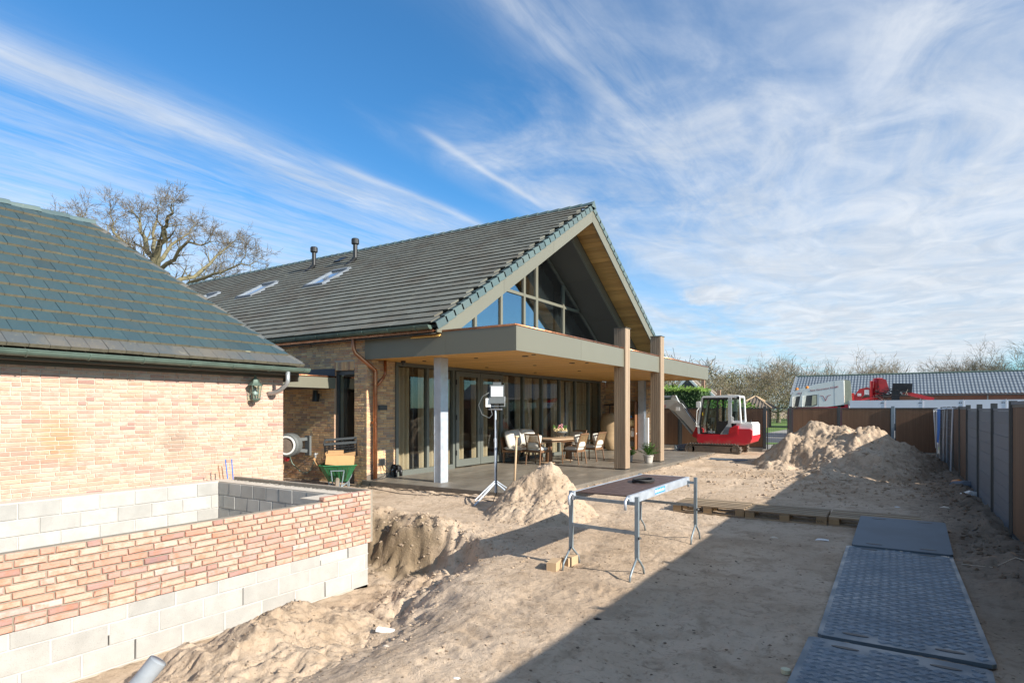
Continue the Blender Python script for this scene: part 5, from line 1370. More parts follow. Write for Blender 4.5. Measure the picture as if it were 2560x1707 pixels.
# ------------------------------------------------------------------ terrace furniture
def tri_cushion(b, c, size, m3, r=.3):
    """pillow: a box whose faces bulge"""
    n = 8; V = []; F = []
    sx, sy, sz = size
    for side in (1, -1):
        o = len(V)
        for i in range(n+1):
            for j in range(n+1):
                u = -1+2*i/n; w = -1+2*j/n
                th = sy/2*((1-u**4)*(1-w**4))**.45+.008
                pin = 1-.07*(u*u*w*w)
                V.append(m3 @ Vector((sx/2*u*pin, side*th, sz/2*w*pin))+Vector(c))
        for i in range(n):
            for j in range(n):
                q_ = (o+i*(n+1)+j, o+(i+1)*(n+1)+j, o+(i+1)*(n+1)+j+1, o+i*(n+1)+j+1)
                F.append(q_ if side < 0 else q_[::-1])
    # close the rim
    k = (n+1)**2
    ring = [i*(n+1) for i in range(n+1)]+[n*(n+1)+j for j in range(1, n+1)]+[i*(n+1)+n for i in range(n-1, -1, -1)]+[j for j in range(n-1, 0, -1)]
    for a, c2 in zip(ring, ring[1:]+ring[:1]): F.append((a, c2, c2+k, a+k))
    b.add(V, F); return b
def dining_chair():
    t = thing('dining_chair', 'x', 'chair', (0, 0, 0), 0, 'teak dining chairs round the terrace table')
    tube = lambda p, r=.02: MB().tube(p, r, 8)
    for s in (-1, 1):
        part('leg', tube([(s*.25, .26, 0), (s*.26, .27, .44), (s*.265, .28, .655)], .02), 'teak', t, world=False)
        part('back_leg', tube([(s*.25, -.30, 0), (s*.245, -.235, .43), (s*.245, -.27, .62), (s*.24, -.37, .93)], .021), 'teak', t, world=False)
        part('armrest', MB().beam((s*.265, .30, .665), (s*.25, -.27, .645), .045, .022), 'teak', t, world=False)
    part('seat_frame', MB().box(-.26, .26, .23, .275, .37, .43).box(-.26, .26, -.255, -.21, .37, .43).box(-.265, -.225, -.21, .23, .37, .43).box(.225, .265, -.21, .23, .37, .43), 'teak', t, world=False)
    part('top_rail', MB().beam((-.25, -.372, .925), (.25, -.372, .925), .03, .045), 'teak', t, world=False)
    part('lower_rail', MB().beam((-.24, -.265, .57), (.24, -.265, .57), .025, .03), 'teak', t, world=False)
    b = MB()
    for i in range(17):
        x = -.215+.43*i/16; b.beam((x, -.266, .575), (x, -.369, .915), .012, .012)
    part('rope_back', b, 'rope', t, world=False)
    part('seat_cushion', tri_cushion(MB(), (0, .0, .47), (.48, .13, .49), Matrix.Rotation(R(90), 3, 'X')), 'cushion', t, world=False, smooth=True)
    part('back_pillow', tri_cushion(MB(), (0, -.19, .70), (.46, .19, .42), Matrix.Rotation(R(-16), 3, 'X')), 'cushion', t, world=False, smooth=True)
    return t
ch0 = dining_chair()
cs = [(-9.28, 15.98, R(-2), 'near dining chair with its slatted rope back turned to the camera'), (-8.45, 16.78, R(88), 'middle dining chair turned sideways at the right of the terrace table'),
      (-8.42, 18.05, R(86), 'dining chair at the right of the table, partly behind the middle chair'), (-9.55, 19.0, R(168), 'dining chair at the far end of the terrace table')]
for i, (x, y, a, l) in enumerate(cs):
    o = ch0 if i == 0 else copy_tree(ch0); o.location = (x, y, ZP); o.rotation_euler = (0, 0, a); o['label'] = l
bpy.context.view_layer.update()
tb = thing('dining_table', 'oval pale wood dining table on two thick posts on the terrace', 'table', (-9.25, 17.3, ZP))
def oval(cx, cy, a, c, n=40, p=2.6): return [(cx+a*abs(math.cos(t))**(2/p)*(1 if math.cos(t) >= 0 else -1), cy+c*abs(math.sin(t))**(2/p)*(1 if math.sin(t) >= 0 else -1)) for t in np.linspace(0, 2*math.pi, n+1)[:-1]]
part('tabletop', MB().prism(oval(-9.25, 17.3, .52, 1.15), ZP+.72, ZP+.76, 'XY'), 'teak_top', tb)
part('apron', MB().prism(oval(-9.25, 17.3, .46, 1.05), ZP+.66, ZP+.719, 'XY'), 'teak', tb)
for y in (16.62, 17.98):
    part('leg', MB().lathe((-9.25, y, ZP), [(.115, .02), (.105, .66)], 20), 'teak', tb); part('foot', MB().lathe((-9.25, y, ZP), [(.28, 0), (.28, .02), (.1, .03)], 24), 'teak_top', tb)
sf = thing('corner_sofa', 'cream cushioned bench sofa with dark wooden legs against the glass', 'sofa', (-10.1, 16.6, ZP))
sx0, sx1, sy0, sy1 = -10.45, -9.85, 15.75, 17.35
for x in (sx0+.05, sx1-.05):
    for y in (sy0+.04, sy1-.04): part('leg', MB().beam((x, y, ZP), (x, y, ZP+.40), .05, .05), 'teak', sf)
part('seat_frame', MB().box(sx0, sx1, sy0, sy1, ZP+.34, ZP+.40), 'teak', sf)
part('backrest', MB().beam((sx0+.02, (sy0+sy1)/2, ZP+.4), (sx0-.06, (sy0+sy1)/2, ZP+.8), 1.6, .04, up=(1, 0, 0)), 'teak', sf)
for y in (16.15, 16.95): part('seat_cushion', tri_cushion(MB(), (-10.13, y, ZP+.46), (.60, .15, .80), Matrix.Rotation(R(90), 3, 'X') ), 'cushion', sf, smooth=True)
for y, k in ((16.12, 0), (16.98, 1)):
    m3 = Matrix.Rotation(R(4-8*k), 3, 'X') @ Matrix.Rotation(R(-14), 3, 'Y') @ Matrix.Rotation(R(90), 3, 'Z')
    part('back_pillow', tri_cushion(MB(), (-10.25, y, ZP+.76), (.84, .26, .56), m3), 'cushion', sf, smooth=True)
# bowl with flowers on the table
bw = thing('flower_bowl', 'wide grey footed bowl of pale flowers on the terrace table', 'flower bowl', (-9.3, 17.45, ZP+.76))
part('bowl', MB().lathe((-9.3, 17.45, ZP+.76), [(.03, .06), (.10, .08), (.20, .15), (.265, .21), (.25, .21), (.18, .16), (.0, .12)], 24), 'grey_plastic', bw, smooth=True)
for k in range(3):
    a = k*2.1; part('foot', MB().tube([(-9.3+.14*math.cos(a), 17.45+.14*math.sin(a), ZP+.88), (-9.3+.20*math.cos(a), 17.45+.20*math.sin(a), ZP+.76)], .008, 6), 'anthracite', bw)
b = MB(); rg = random.Random(12)
for i in range(70):
    a = rg.random()*6.28; r = .24*rg.random()**.5; b.blob((-9.3+r*math.cos(a), 17.45+r*math.sin(a), ZP+.96+rg.uniform(0, .09)), rg.uniform(.018, .04), i, .3)
part('flowers', b, 'flower_pale', bw)
b = MB()
for i in range(14): b.blob((-9.28+rg.uniform(-.06, .06), 17.45+rg.uniform(-.06, .06), ZP+1.10+rg.uniform(-.03, .08)), .03, i, .3)
part('pink_flowers', b, 'flower', bw)
b = MB()
for i in range(30):
    a = rg.random()*6.28; c = Vector((-9.3, 17.45, ZP+.95)); q_ = c+Vector((math.cos(a)*.22, math.sin(a)*.22, rg.uniform(.08, .22))); b.tube([c, q_], .004, 4); b.blob(q_, .018, i, .4)
part('stems', b, 'leaf', bw)
b = MB().lathe((-9.6, 16.5, ZP+.76), [(.0, .0), (.17, .0), (.18, .012), (.0, .010)], 24); solo('tray', b, 'anthracite', 'flat dark round tray on the near end of the terrace table', 'tray')
# wrapped parasol / punch bag, shelf rack with things, leaning rake
b = MB(); b.lathe((-9.95, 23.05, ZP), [(.16, .0), (.27, .08), (.33, .5), (.38, 1.0), (.40, 1.35), (.36, 1.50), (.0, 1.52)], 16)
for i, (x, y, z) in enumerate(b.v): b.v[i] = (x+.05*math.sin(z*4+x*3), y*1+.04*math.sin(z*6), z)
solo('wrapped_heater', b, 'canvas', 'tall brown canvas wrapped bundle standing at the far end of the terrace', 'bundle', smooth=True)
b = MB(); b.tube([(-9.95, 23.0, ZP+1.5), (-9.95, 23.0, ZP+1.85)], .02, 8).obox((-9.93, 23.0, ZP+1.87), (.5, .12, .06)); solo('barbecue_handle', b, 'black', 'black handle sticking up behind the canvas bundle', 'handle')
sh = thing('shelf_rack', 'brown wooden shelf rack holding jars at the terrace end wall', 'shelf', (-9.5, 23.8, ZP))
for x in (-9.98, -9.12): part('side_board', MB().box(x-.02, x+.02, 23.62, 24.05, ZP+.02, ZP+2.0), 'wood_brown', sh)
for z in (.12, .52, .95, 1.30, 1.62, 1.98): part('shelf_board', MB().box(-9.96, -9.14, 23.62, 24.05, ZP+z, ZP+z+.025), 'wood_brown', sh)
part('back_board', MB().box(-9.96, -9.14, 24.03, 24.05, ZP+1.6, ZP+2.0), 'wood_pale', sh)
for i, (x, z, r, h, m, nm, lb) in enumerate(((-9.32, .975, .075, .26, 'flower_pale', 'storage_jar', 'left of two glass jars with pale contents on the shelf rack'), (-9.22, .975, .075, .25, 'flower_pale', 'storage_jar', 'right of two glass jars with pale contents on the shelf rack'), (-9.34, 1.325, .06, .10, 'sticker_blue', 'lantern', 'small turquoise tea light holder on the shelf rack'))):
    b = MB(); b.lathe((x, 23.75, ZP+z), [(r*.8, 0), (r, .04), (r*.95, h*.7), (r*.6, h*.8), (r*.65, h), (0, h+.02)], 14); solo(nm, b, m, lb, 'jar' if i < 2 else 'candle holder')
b = MB(); b.lathe((-9.24, 23.75, ZP+.545), [(.11, 0), (.12, .05), (.12, .24), (.05, .28), (.05, .36), (0, .37)], 14).tube([(-9.14, 23.75, ZP+.74), (-9.08, 23.75, ZP+.68), (-9.13, 23.75, ZP+.6)], .014, 6); solo('jug', b, 'white', 'white jug on the middle of the shelf rack', 'jug')
solo('crate', MB().box(-9.4, -9.16, 23.64, 23.95, ZP+.145, ZP+.36), 'grey_plastic', 'grey box on the bottom of the shelf rack', 'box')
# plants in pots
def pot_plant(name, label, x, y, z, r, h, ph, leafm, dark, seed, fl=False):
    t = thing(name, label, 'potted plant', (x, y, z)); part('pot', MB().lathe((x, y, z), [(r*.72, 0), (r*.8, .02), (r, h*.8), (r*1.08, h*.82), (r*1.08, h), (r*.9, h), (r*.85, h*.9), (0, h*.9)], 18), 'pot', t)
    rg = random.Random(seed); bs = {0: MB(), 1: MB()}; st = MB()
    for i in range(60):
        a = rg.random()*6.28; el = rg.uniform(.25, 1.4); L = ph*rg.uniform(.6, 1.); d = Vector((math.cos(a)*math.cos(el), math.sin(a)*math.cos(el), math.sin(el)))
        p0 = Vector((x, y, z+h*.9)); p1 = p0+d*L*.6+Vector((0, 0, .03)); p2 = p0+d*L; st.tube([p0, p1, p2], .004, 4)
        for k in range(9):
            q_ = p0+(p2-p0)*(.35+.65*k/8); la = rg.random()*6.28; ld = Vector((math.cos(la), math.sin(la), rg.uniform(-.2, .6))).normalized(); s = rg.uniform(.04, .085)
            w = ld.cross(Vector((0, 0, 1))).normalized()*s*.28; m = q_+ld*s*.5+Vector((0, 0, .01))
            bs[1 if (dark and k > 5) else 0].add([q_, m+w, q_+ld*s, m-w], [(0, 1, 2, 3)])
    part('stems', st, 'leaf', t); part('leaves', bs[0], leafm, t)
    if dark: part('dark_leaves', bs[1], 'leaf_dark', t)
    if fl:
        b = MB()
        for i in range(16): b.blob((x+rg.uniform(-.14, .14), y+rg.uniform(-.14, .14), z+h+ph*rg.uniform(.5, .9)), .022, i)
        part('flowers', b, 'flower', t)
x_, y_ = Zat(1621, 1157, ZP); pot_plant('potted_plant', 'green and purple leaved plant in a pale pot beside the far timber pillar', x_, y_, ZP, .15, .26, .44, 'leaf', True, 1)
x_, y_ = Zat(1576, 1154, ZP); pot_plant('potted_plant', 'small green pink flowered plant partly behind the near timber pillar', x_-.05, y_, ZP, .13, .2, .36, 'leaf', False, 2, True)
# little elephant figure by the glass
ex, ey = Zat(992, 1190, ZP)
el = thing('elephant_figure', 'black elephant figurine standing at the brick corner of the glazing', 'figurine', (ex, ey, ZP))
b = MB(); b.sphere((ex, ey, ZP+.20), .115, 14, 10, (.9, 1.25, .85)); part('body', b, 'black', el, smooth=True)
for sx_ in (-1, 1):
    for sy_ in (-1, 1): part('leg', MB().tube([(ex+sx_*.055, ey+sy_*.085, ZP+.19), (ex+sx_*.06, ey+sy_*.09, ZP)], [.042, .036], 8), 'black', el, smooth=True)
hp = Vector((ex+.03, ey-.14, ZP+.235)); part('head', MB().sphere(hp, .075, 12, 8, (.95, 1, 1.1)), 'black', el, smooth=True)
part('trunk', MB().tube([hp+Vector((0, -.05, 0)), hp+Vector((.01, -.09, -.06)), hp+Vector((.01, -.09, -.15)), hp+Vector((.02, -.11, -.19))], [.03, .026, .02, .013], 8), 'black', el, smooth=True)
for s in (-1, 1):
    part('ear', MB().sphere(hp+Vector((s*.085, .025, .0)), .06, 10, 6, (.75, .25, 1.05)), 'black', el, smooth=True); part('tusk', MB().tube([hp+Vector((s*.03, -.06, -.04)), hp+Vector((s*.04, -.11, -.07))], [.009, .003], 6), 'white', el)

# ------------------------------------------------------------------ hose reel, barrow, planks by the side wall
hr = thing('hose_reel', 'grey wall mounted hose reel on the recessed brick wall', 'hose reel', (-13.3, HY-.3, .9))
cx_, cz_ = -12.93, .90
c0 = Vector((cx_, HY-.42, cz_)); ax = Vector((.45, -.89, 0)).normalized(); up_ = Vector((0, 0, 1)); sd_ = ax.cross(up_)
def ring(b, c, r0, r1, h, n=28):
    o = len(b.v)
    for (r, a) in r0:
        for j in range(n):
            t = 2*math.pi*j/n; b.v.append(tuple(c+ax*a+sd_*(r*math.cos(t))+up_*(r*math.sin(t))))
    for i in range(len(r0)-1):
        for j in range(n):
            a = o+i*n+j; q_ = o+i*n+(j+1) % n; b.f.append((a, q_, q_+n, a+n)); b.m.append(0)
    return b
part('drum', ring(MB(), c0, [(.0, -.17), (.26, -.17), (.30, -.12), (.30, .10), (.27, .15), (.235, .15)], 0, 0), 'grey_plastic', hr, smooth=False)
part('rim', ring(MB(), c0, [(.235, .15), (.235, .175), (.195, .175), (.195, .15)], 0, 0), 'white', hr)
part('cover', ring(MB(), c0, [(.195, .15), (.0, .15)], 0, 0), 'track', hr)
b = MB(); b.obox((cx_+.24, HY-.03, cz_-.02), (.18, .06, .50)); b.beam((cx_+.24, HY-.06, cz_+.15), tuple(c0+up_*.12), .10, .08); b.beam((cx_+.24, HY-.06, cz_-.16), tuple(c0-up_*.10), .10, .08); part('wall_bracket', b, 'grey_plastic', hr)
part('outlet', MB().obox((cx_-.05, HY-.45, cz_-.33), (.10, .1, .12), Matrix.Rotation(R(45), 3, 'Y')), 'red', hr)
pts = [(cx_+.12, HY-.5, cz_-.25), (cx_+.16, HY-.45, cz_-.45), (cx_+.28, HY-.3, cz_-.66), (cx_+.36, HY-.15, cz_-.70), (cx_+.46, HY-.10, cz_-.60), (cx_+.53, HY-.08, cz_-.42), (cx_+.57, HY-.07, cz_-.27)]
part('hose', MB().tube(pts, .013, 8), 'verdigris', hr, smooth=True)
solo('water_tap', MB().lathe((cx_+.57, HY-.08, cz_-.27), [(.02, -.06), (.03, 0), (.045, .03), (.02, .07), (0, .08)], 10).tube([(cx_+.57, HY, cz_-.22), (cx_+.57, HY-.1, cz_-.22)], .018, 8), 'zinc', 'small metal wall tap at the end of the hose', 'tap')
for (p, q_, w, l) in (((-12.9, 9.55, -.12), (-13.55, 10.1, .75), .035, 'long pale batten leaning in the brick corner behind the garage'), ((-13.25, 9.6, -.12), (-13.7, 10.1, .35), .03, 'short pale batten leaning in the brick corner'), ((-13.35, 9.5, -.12), (-13.8, 10.05, .25), .03, 'shortest pale batten at the very corner of the garage')):
    solo('batten', MB().beam(p, q_, w, .05), 'wood_pale', l, 'batten', 'battens leaning in the brick corner')
BX, BY = -10.80, 9.50
wb = thing('wheelbarrow', 'green wheelbarrow loaded with cardboard, parked against the house corner', 'wheelbarrow', (BX, BY, -.05))
# local frame: nose of the barrow points to the camera (down-left of terrace)
th_ = Vector((.72, -.69, 0)).normalized(); tv = Vector((-th_.y, th_.x, 0)); z0_ = -.08
def bp_(f, s, z): return Vector((BX, BY, z0_))+th_*f+tv*s+Vector((0, 0, z))
b = MB(); rings = []
sec = [(.30, [(-.30, .22), (.30, .22)]), ]
top = [(-.48, -.33), (-.48, .33), (.36, .40), (.44, .30), (.44, -.30), (.36, -.40)]
bot = [(-.26, -.20), (-.26, .20), (.14, .22), (.20, .16), (.20, -.16), (.14, -.22)]
V = [bp_(f, s, .62) for f, s in top]+[bp_(f, s, .25) for f, s in bot]+[bp_(f*.95, s*.94, .61) for f, s in top]+[bp_(f*.95, s*.95, .275) for f, s in bot]
F = []
for i in range(6):
    j = (i+1) % 6; F += [(i, j, 6+j, 6+i), (12+j, 12+i, 18+i, 18+j), (j, i, 12+i, 12+j)]
F += [tuple(range(11, 5, -1)), tuple(range(18, 24))]
b.add(V, F); tub = part('tub', b, 'green_tub', wb)
b = MB(); P_ = [bp_(f*1.01, s*1.01, .625) for f, s in top]; b.tube(P_+[P_[0]], .014, 8); part('rim', b, 'green_tub', tub)
for s in (-.14, -.07, 0, .07, .14):
    part('rib', MB().tube([bp_(.455, s*1.6, .58), bp_(.225, s*1.1, .28)], .007, 6), 'leaf_dark', tub)
for s in (-1, 1):
    part('handle', MB().tube([bp_(.62, s*.08, .18), bp_(.2, s*.2, .22), bp_(-.4, s*.27, .30), bp_(-.85, s*.30, .52)], .017, 8), 'galv_dark', wb, smooth=True)
    part('leg', MB().tube([bp_(-.15, s*.22, .24), bp_(-.22, s*.24, .0), bp_(-.05, s*.22, .0), bp_(.1, s*.2, .22)], .014, 8), 'galv_dark', wb, smooth=True)
    part('wheel_stay', MB().tube([bp_(.48, s*.14, .52), bp_(.60, s*.09, .19)], .012, 6), 'galv_dark', wb)
part('nose_bar', MB().tube([bp_(.50, -.15, .52), bp_(.50, .15, .52)], .012, 6).tube([bp_(.80, -.22, .10), bp_(.86, -.1, .08), bp_(.86, .1, .08), bp_(.80, .22, .10)], .016, 8), 'galv_dark', wb)
whl = MB(); o = 0; n = 24
for (r, a) in ((.10, -.035), (.165, -.045), (.19, -.02), (.19, .02), (.165, .045), (.10, .035)):
    for j in range(n):
        t = 2*math.pi*j/n; whl.v.append(tuple(bp_(.60+r*math.cos(t), a, .19+r*math.sin(t))))
for i in range(5):
    for j in range(n): a = i*n+j; q_ = i*n+(j+1) % n; whl.f.append((a, q_, q_+n, a+n)); whl.m.append(0)
wh = part('wheel', whl, 'dirt_metal', wb, smooth=False); part('hub', MB().tube([bp_(.60, -.05, .19), bp_(.60, .05, .19)], .10, 16), 'galv_dark', wh)
Rb = Matrix((th_, tv, Vector((0, 0, 1)))).transposed()
cb = thing('cardboard_box', 'flattened open cardboard box lying in the green wheelbarrow', 'cardboard box', tuple(bp_(.1, 0, .6)))
part('side', MB().obox(bp_(.33, .05, .74), (.012, .62, .24), Rb @ Matrix.Rotation(R(-6), 3, 'X')), 'cardboard', cb)
part('side', MB().obox(bp_(.12, -.24, .78), (.42, .012, .26), Rb @ Matrix.Rotation(R(12), 3, 'X')), 'cardboard', cb)
part('flap', MB().obox(bp_(.22, -.05, .90), (.26, .34, .01), Rb @ Matrix.Rotation(R(20), 3, 'Y')), 'cardboard', cb); part('flap', MB().obox(bp_(.2, .25, .86), (.26, .26, .01), Rb @ Matrix.Rotation(R(14), 3, 'Y') @ Matrix.Rotation(R(10), 3, 'X')), 'cardboard', cb)
part('side', MB().obox(bp_(-.2, .05, .74), (.012, .58, .22), Rb), 'cardboard', cb)
solo('cardboard_sheet', MB().obox(bp_(-.05, -.46, .62), (.30, .012, .34), Rb @ Matrix.Rotation(R(28), 3, 'X')), 'cardboard', 'brown cardboard sheet hanging over the side of the wheelbarrow', 'cardboard')
ck = thing('plastic_crate', 'black plastic crate tipped on top behind the cardboard', 'crate', tuple(bp_(-.4, .05, .75)))
cc = bp_(-.38, .04, .98); Rc = Rb @ Matrix.Rotation(R(14), 3, 'Y') @ Matrix.Rotation(R(4), 3, 'X')
def cl(v): return cc+Rc @ Vector(v)
for f in (-.18, .18):
    part('rim', MB().beam(cl((f, -.36, .16)), cl((f, .36, .16)), .035, .05), 'anthracite', ck)
    for k in range(5): part('bar', MB().beam(cl((f, -.36, -.16+.06*k)), cl((f, .36, -.16+.06*k)), .012, .02), 'black', ck)
for s in (-.36, .36):
    part('rim', MB().beam(cl((-.18, s, .16)), cl((.18, s, .16)), .035, .05), 'anthracite', ck)
    for k in range(5): part('bar', MB().beam(cl((-.18, s, -.16+.06*k)), cl((.18, s, -.16+.06*k)), .012, .02), 'black', ck)
part('base', MB().obox(cl((0, 0, -.18)), (.36, .72, .01), Rc), 'black', ck)
for f in (-.18, .18):
    for s in np.linspace(-.36, .36, 9): part('bar', MB().beam(cl((f, s, -.18)), cl((f, s, .15)), .012, .02), 'black', ck)

# litter on the ground
def ztop(x, y): return float(surf(x, y)[0])
x_, y_ = Zat(963, 1541, -.12)
solo('tile_shard', MB().obox((x_, y_, ztop(x_, y_)+.012), (.16, .07, .025), Matrix.Rotation(R(28), 3, 'Z') @ Matrix.Rotation(R(7), 3, 'Y')), 'white', 'white tile shard lying on the sand near the block wall', 'shard')
for i, (px, py, s, m, l) in enumerate(((966, 1571, .05, 'ash', 'small pale chip below the white tile shard'), (1142, 1693, .04, 'white', 'small white scrap at the bottom edge of the sand'), (1492, 1550, .06, 'black', 'short black stick at the shadow edge'), (2060, 1349, .13, 'white', 'crumpled white plastic wrapper in the shade by the plates'), (1935, 1341, .08, 'ash', 'small pale scrap in the shade left of the wrapper'), (2360, 1272, .10, 'ash', 'flat grey stone in the shade before the fence'), (2243, 1268, .06, 'white', 'little pale lump in the shade behind the pallet'), (2435, 1343, .07, 'black', 'black lump on the dirt in front of the grey fence'))):
    x_, y_ = Zat(px, py, 0.0); b = MB(); s *= .62; b.blob((x_, y_, ztop(x_, y_)+s*.10), s, i, .5, 0, (1.2, .6, .3)); solo('litter', b, m, l, 'litter')
for i, (px, py, s, m, l) in enumerate(((2412, 1222, .22, 'sticker_blue', 'crumpled blue grey plastic by the foot of the fence'), (2398, 1210, .13, 'orange', 'small rusty orange scrap by the foot of the fence'), (2425, 1243, .16, 'white', 'pale rubble lump at the foot of the grey fence'))):
    x_, y_ = Zat(px, py, 0.05); b = MB(); b.blob((x_, y_, ztop(x_, y_)+s*.1), s, i, .5, 0, (1.2, .8, .45)); solo('litter', b, m if m != 'sticker_blue' else 'board_grey', l, 'litter')
b = MB(); P2 = [(0.62, 8.6), (.9, 8.55), (1.1, 8.62), (1.25, 8.5)]; b.tube([(x, y, ztop(x, y)+.01) for x, y in P2], .004, 5); solo('string', b, 'ash', 'thin pale string on the dirt right of the ground plates', 'string')
x_, y_ = Zat(2350, 1160, .05); solo('ground_plate', MB().box(-.2, .75, 20.6, 22.2, .03, .055), 'plate_dust', 'grey plate lying on the ground in front of the leaning site fence', 'ground plate')
solo('ground_plate', MB().box(-6.0, -4.4, 21.6, 22.3, .02, .05), 'plate_dust', 'flat grey strip on the sand in front of the excavator', 'ground plate')
# ------------------------------------------------------------------ excavator (side on, boom to the left)
EXX, EXY = -6.17, 25.12
xc = thing('excavator', 'red and white mini excavator with grey boom parked beside the terrace', 'excavator', (EXX, EXY, 0))
def ex(mb, name, m, parent=None, **k):
    for i, (x, y, z) in enumerate(mb.v): mb.v[i] = (x+EXX, y+EXY, z)
    return part(name, mb, m, parent or xc, **k)
def rbox_poly(x0, x1, z0, z1, r, n=4):
    P = []
    for (cx, cz, a0) in ((x1-r, z1-r, 0), (x0+r, z1-r, 90), (x0+r, z0+r, 180), (x1-r, z0+r, 270)):
        for k in range(n+1): a = R(a0+90*k/n); P.append((cx+r*math.cos(a), cz+r*math.sin(a)))
    return P
for s in (-1, 1):
    y0, y1 = (-.87, -.52) if s < 0 else (.52, .87)
    outer = rbox_poly(-1.06, 1.06, .0, .44, .215, 6); inner = rbox_poly(-1.02, 1.02, .04, .40, .175, 6); n = len(outer)
    b = MB(); V = [(x, y0, z) for x, z in outer]+[(x, y1, z) for x, z in outer]+[(x, y0, z) for x, z in inner]+[(x, y1, z) for x, z in inner]; F = []
    for i in range(n):
        j = (i+1) % n; F += [(i, j, n+j, n+i), (2*n+j, 2*n+i, 3*n+i, 3*n+j), (j, i, 2*n+i, 2*n+j), (n+i, n+j, 3*n+j, 3*n+i)]
    b.add(V, F); tr = ex(b, 'track', 'track')
    b = MB(); L = 0; per = []
    for i in range(n):
        p, q_ = Vector(outer[i]), Vector(outer[(i+1) % n]); per.append((p, q_, (q_-p).length))
    tot = sum(e[2] for e in per); N = 44
    for k in range(N):
        t = tot*k/N
        for p, q_, l in per:
            if t <= l:
                c = p+(q_-p)*(t/l); dr = (q_-p).normalized(); nn = Vector((dr.y, -dr.x)) 
                b.obox((c.x+nn.x*.012, (y0+y1)/2, c.y+nn.y*.012), (.05, y1-y0-.02, .03), Matrix.Rotation(-math.atan2(dr.y, dr.x), 3, 'Y')); break
            t -= l
    ex(b, 'tread_lug', 'track', tr, kind='stuff')
    ex(MB().box(-.78, .74, y0+.06, y1-.04, .07, .36), 'track_frame', 'dirt_metal', tr)
    for x, r in ((-.85, .16), (.85, .165)): ex(MB().lathe((x, y0+.03, .22), [(.0, 0), (r*.45, 0), (r*.5, .01), (r*.5, .03), (r, .03), (r, y1-y0-.06), (0, y1-y0-.06)], 20, 'Y'), 'sprocket', 'dirt_metal', tr)
    for x in (-.45, -.1, .3): ex(MB().lathe((x, y0+.05, .09), [(0, 0), (.065, 0), (.065, .2), (0, .2)], 12, 'Y'), 'roller', 'dirt_metal', tr)
ex(MB().lathe((0, 0, .36), [(.48, 0), (.48, .14), (0, .14)], 24), 'slew_ring', 'black'); ex(MB().box(-.7, .7, -.52, .52, .2, .36), 'undercarriage', 'dirt_metal')
# dozer blade in front
b = MB(); b.prism([(-1.50, .02), (-1.43, .02), (-1.40, .16), (-1.46, .33), (-1.52, .33)], -.8, .8, 'XZ').beam((-1.45, -.4, .16), (-.7, -.4, .22), .08, .08).beam((-1.45, .4, .16), (-.7, .4, .22), .08, .08); ex(b, 'dozer_blade', 'galv_dark')
# upper body: red belly, white engine hood
b = MB(); b.prism([(-.60, .52), (-.50, .44), (1.20, .42), (1.42, .52), (1.49, .68), (1.49, .98), (1.40, 1.05), (.72, 1.05), (.60, .82), (-.60, .82)], -.80, .80, 'XZ'); ex(b, 'lower_body', 'red')
b = MB(); b.prism([(.86, .80), (1.50, .80), (1.50, 1.20), (1.44, 1.29), (.90, 1.29)], -.70, .70, 'XZ'); hood = ex(b, 'engine_hood', 'white_dusty')
b = MB(); b.prism([(.62, .83), (.98, .83), (.98, 1.16), (.86, 1.18), (.66, 1.05)], -.815, -.70, 'XZ'); ex(b, 'side_grille', 'red', hood)
for k in range(5): ex(MB().box(.66+.01*k, .96, -.823, -.815, .88+.05*k, .905+.05*k), 'grille_slot', 'red_crane', hood)
ex(MB().prism([(.38, .84), (.62, .84), (.76, 1.12), (.50, 1.12)], -.806, -.70, 'XZ'), 'grey_panel', 'board_grey', hood)
ex(MB().box(1.02, 1.47, -.713, -.702, .70, 1.24), 'rear_door', 'white_dusty', hood); ex(MB().box(1.09, 1.2, -.718, -.713, .98, 1.02), 'badge', 'red_crane', hood); ex(MB().box(1.08, 1.2, -.717, -.713, .76, .90), 'warning_label', 'yellow', hood)
ex(MB().prism([(1.30, 1.29), (1.34, 1.29), (1.36, 1.40), (1.28, 1.33)], -.3, -.2, 'XZ').box(1.0, 1.2, .1, .2, 1.29, 1.31), 'hood_fitting', 'black', hood)
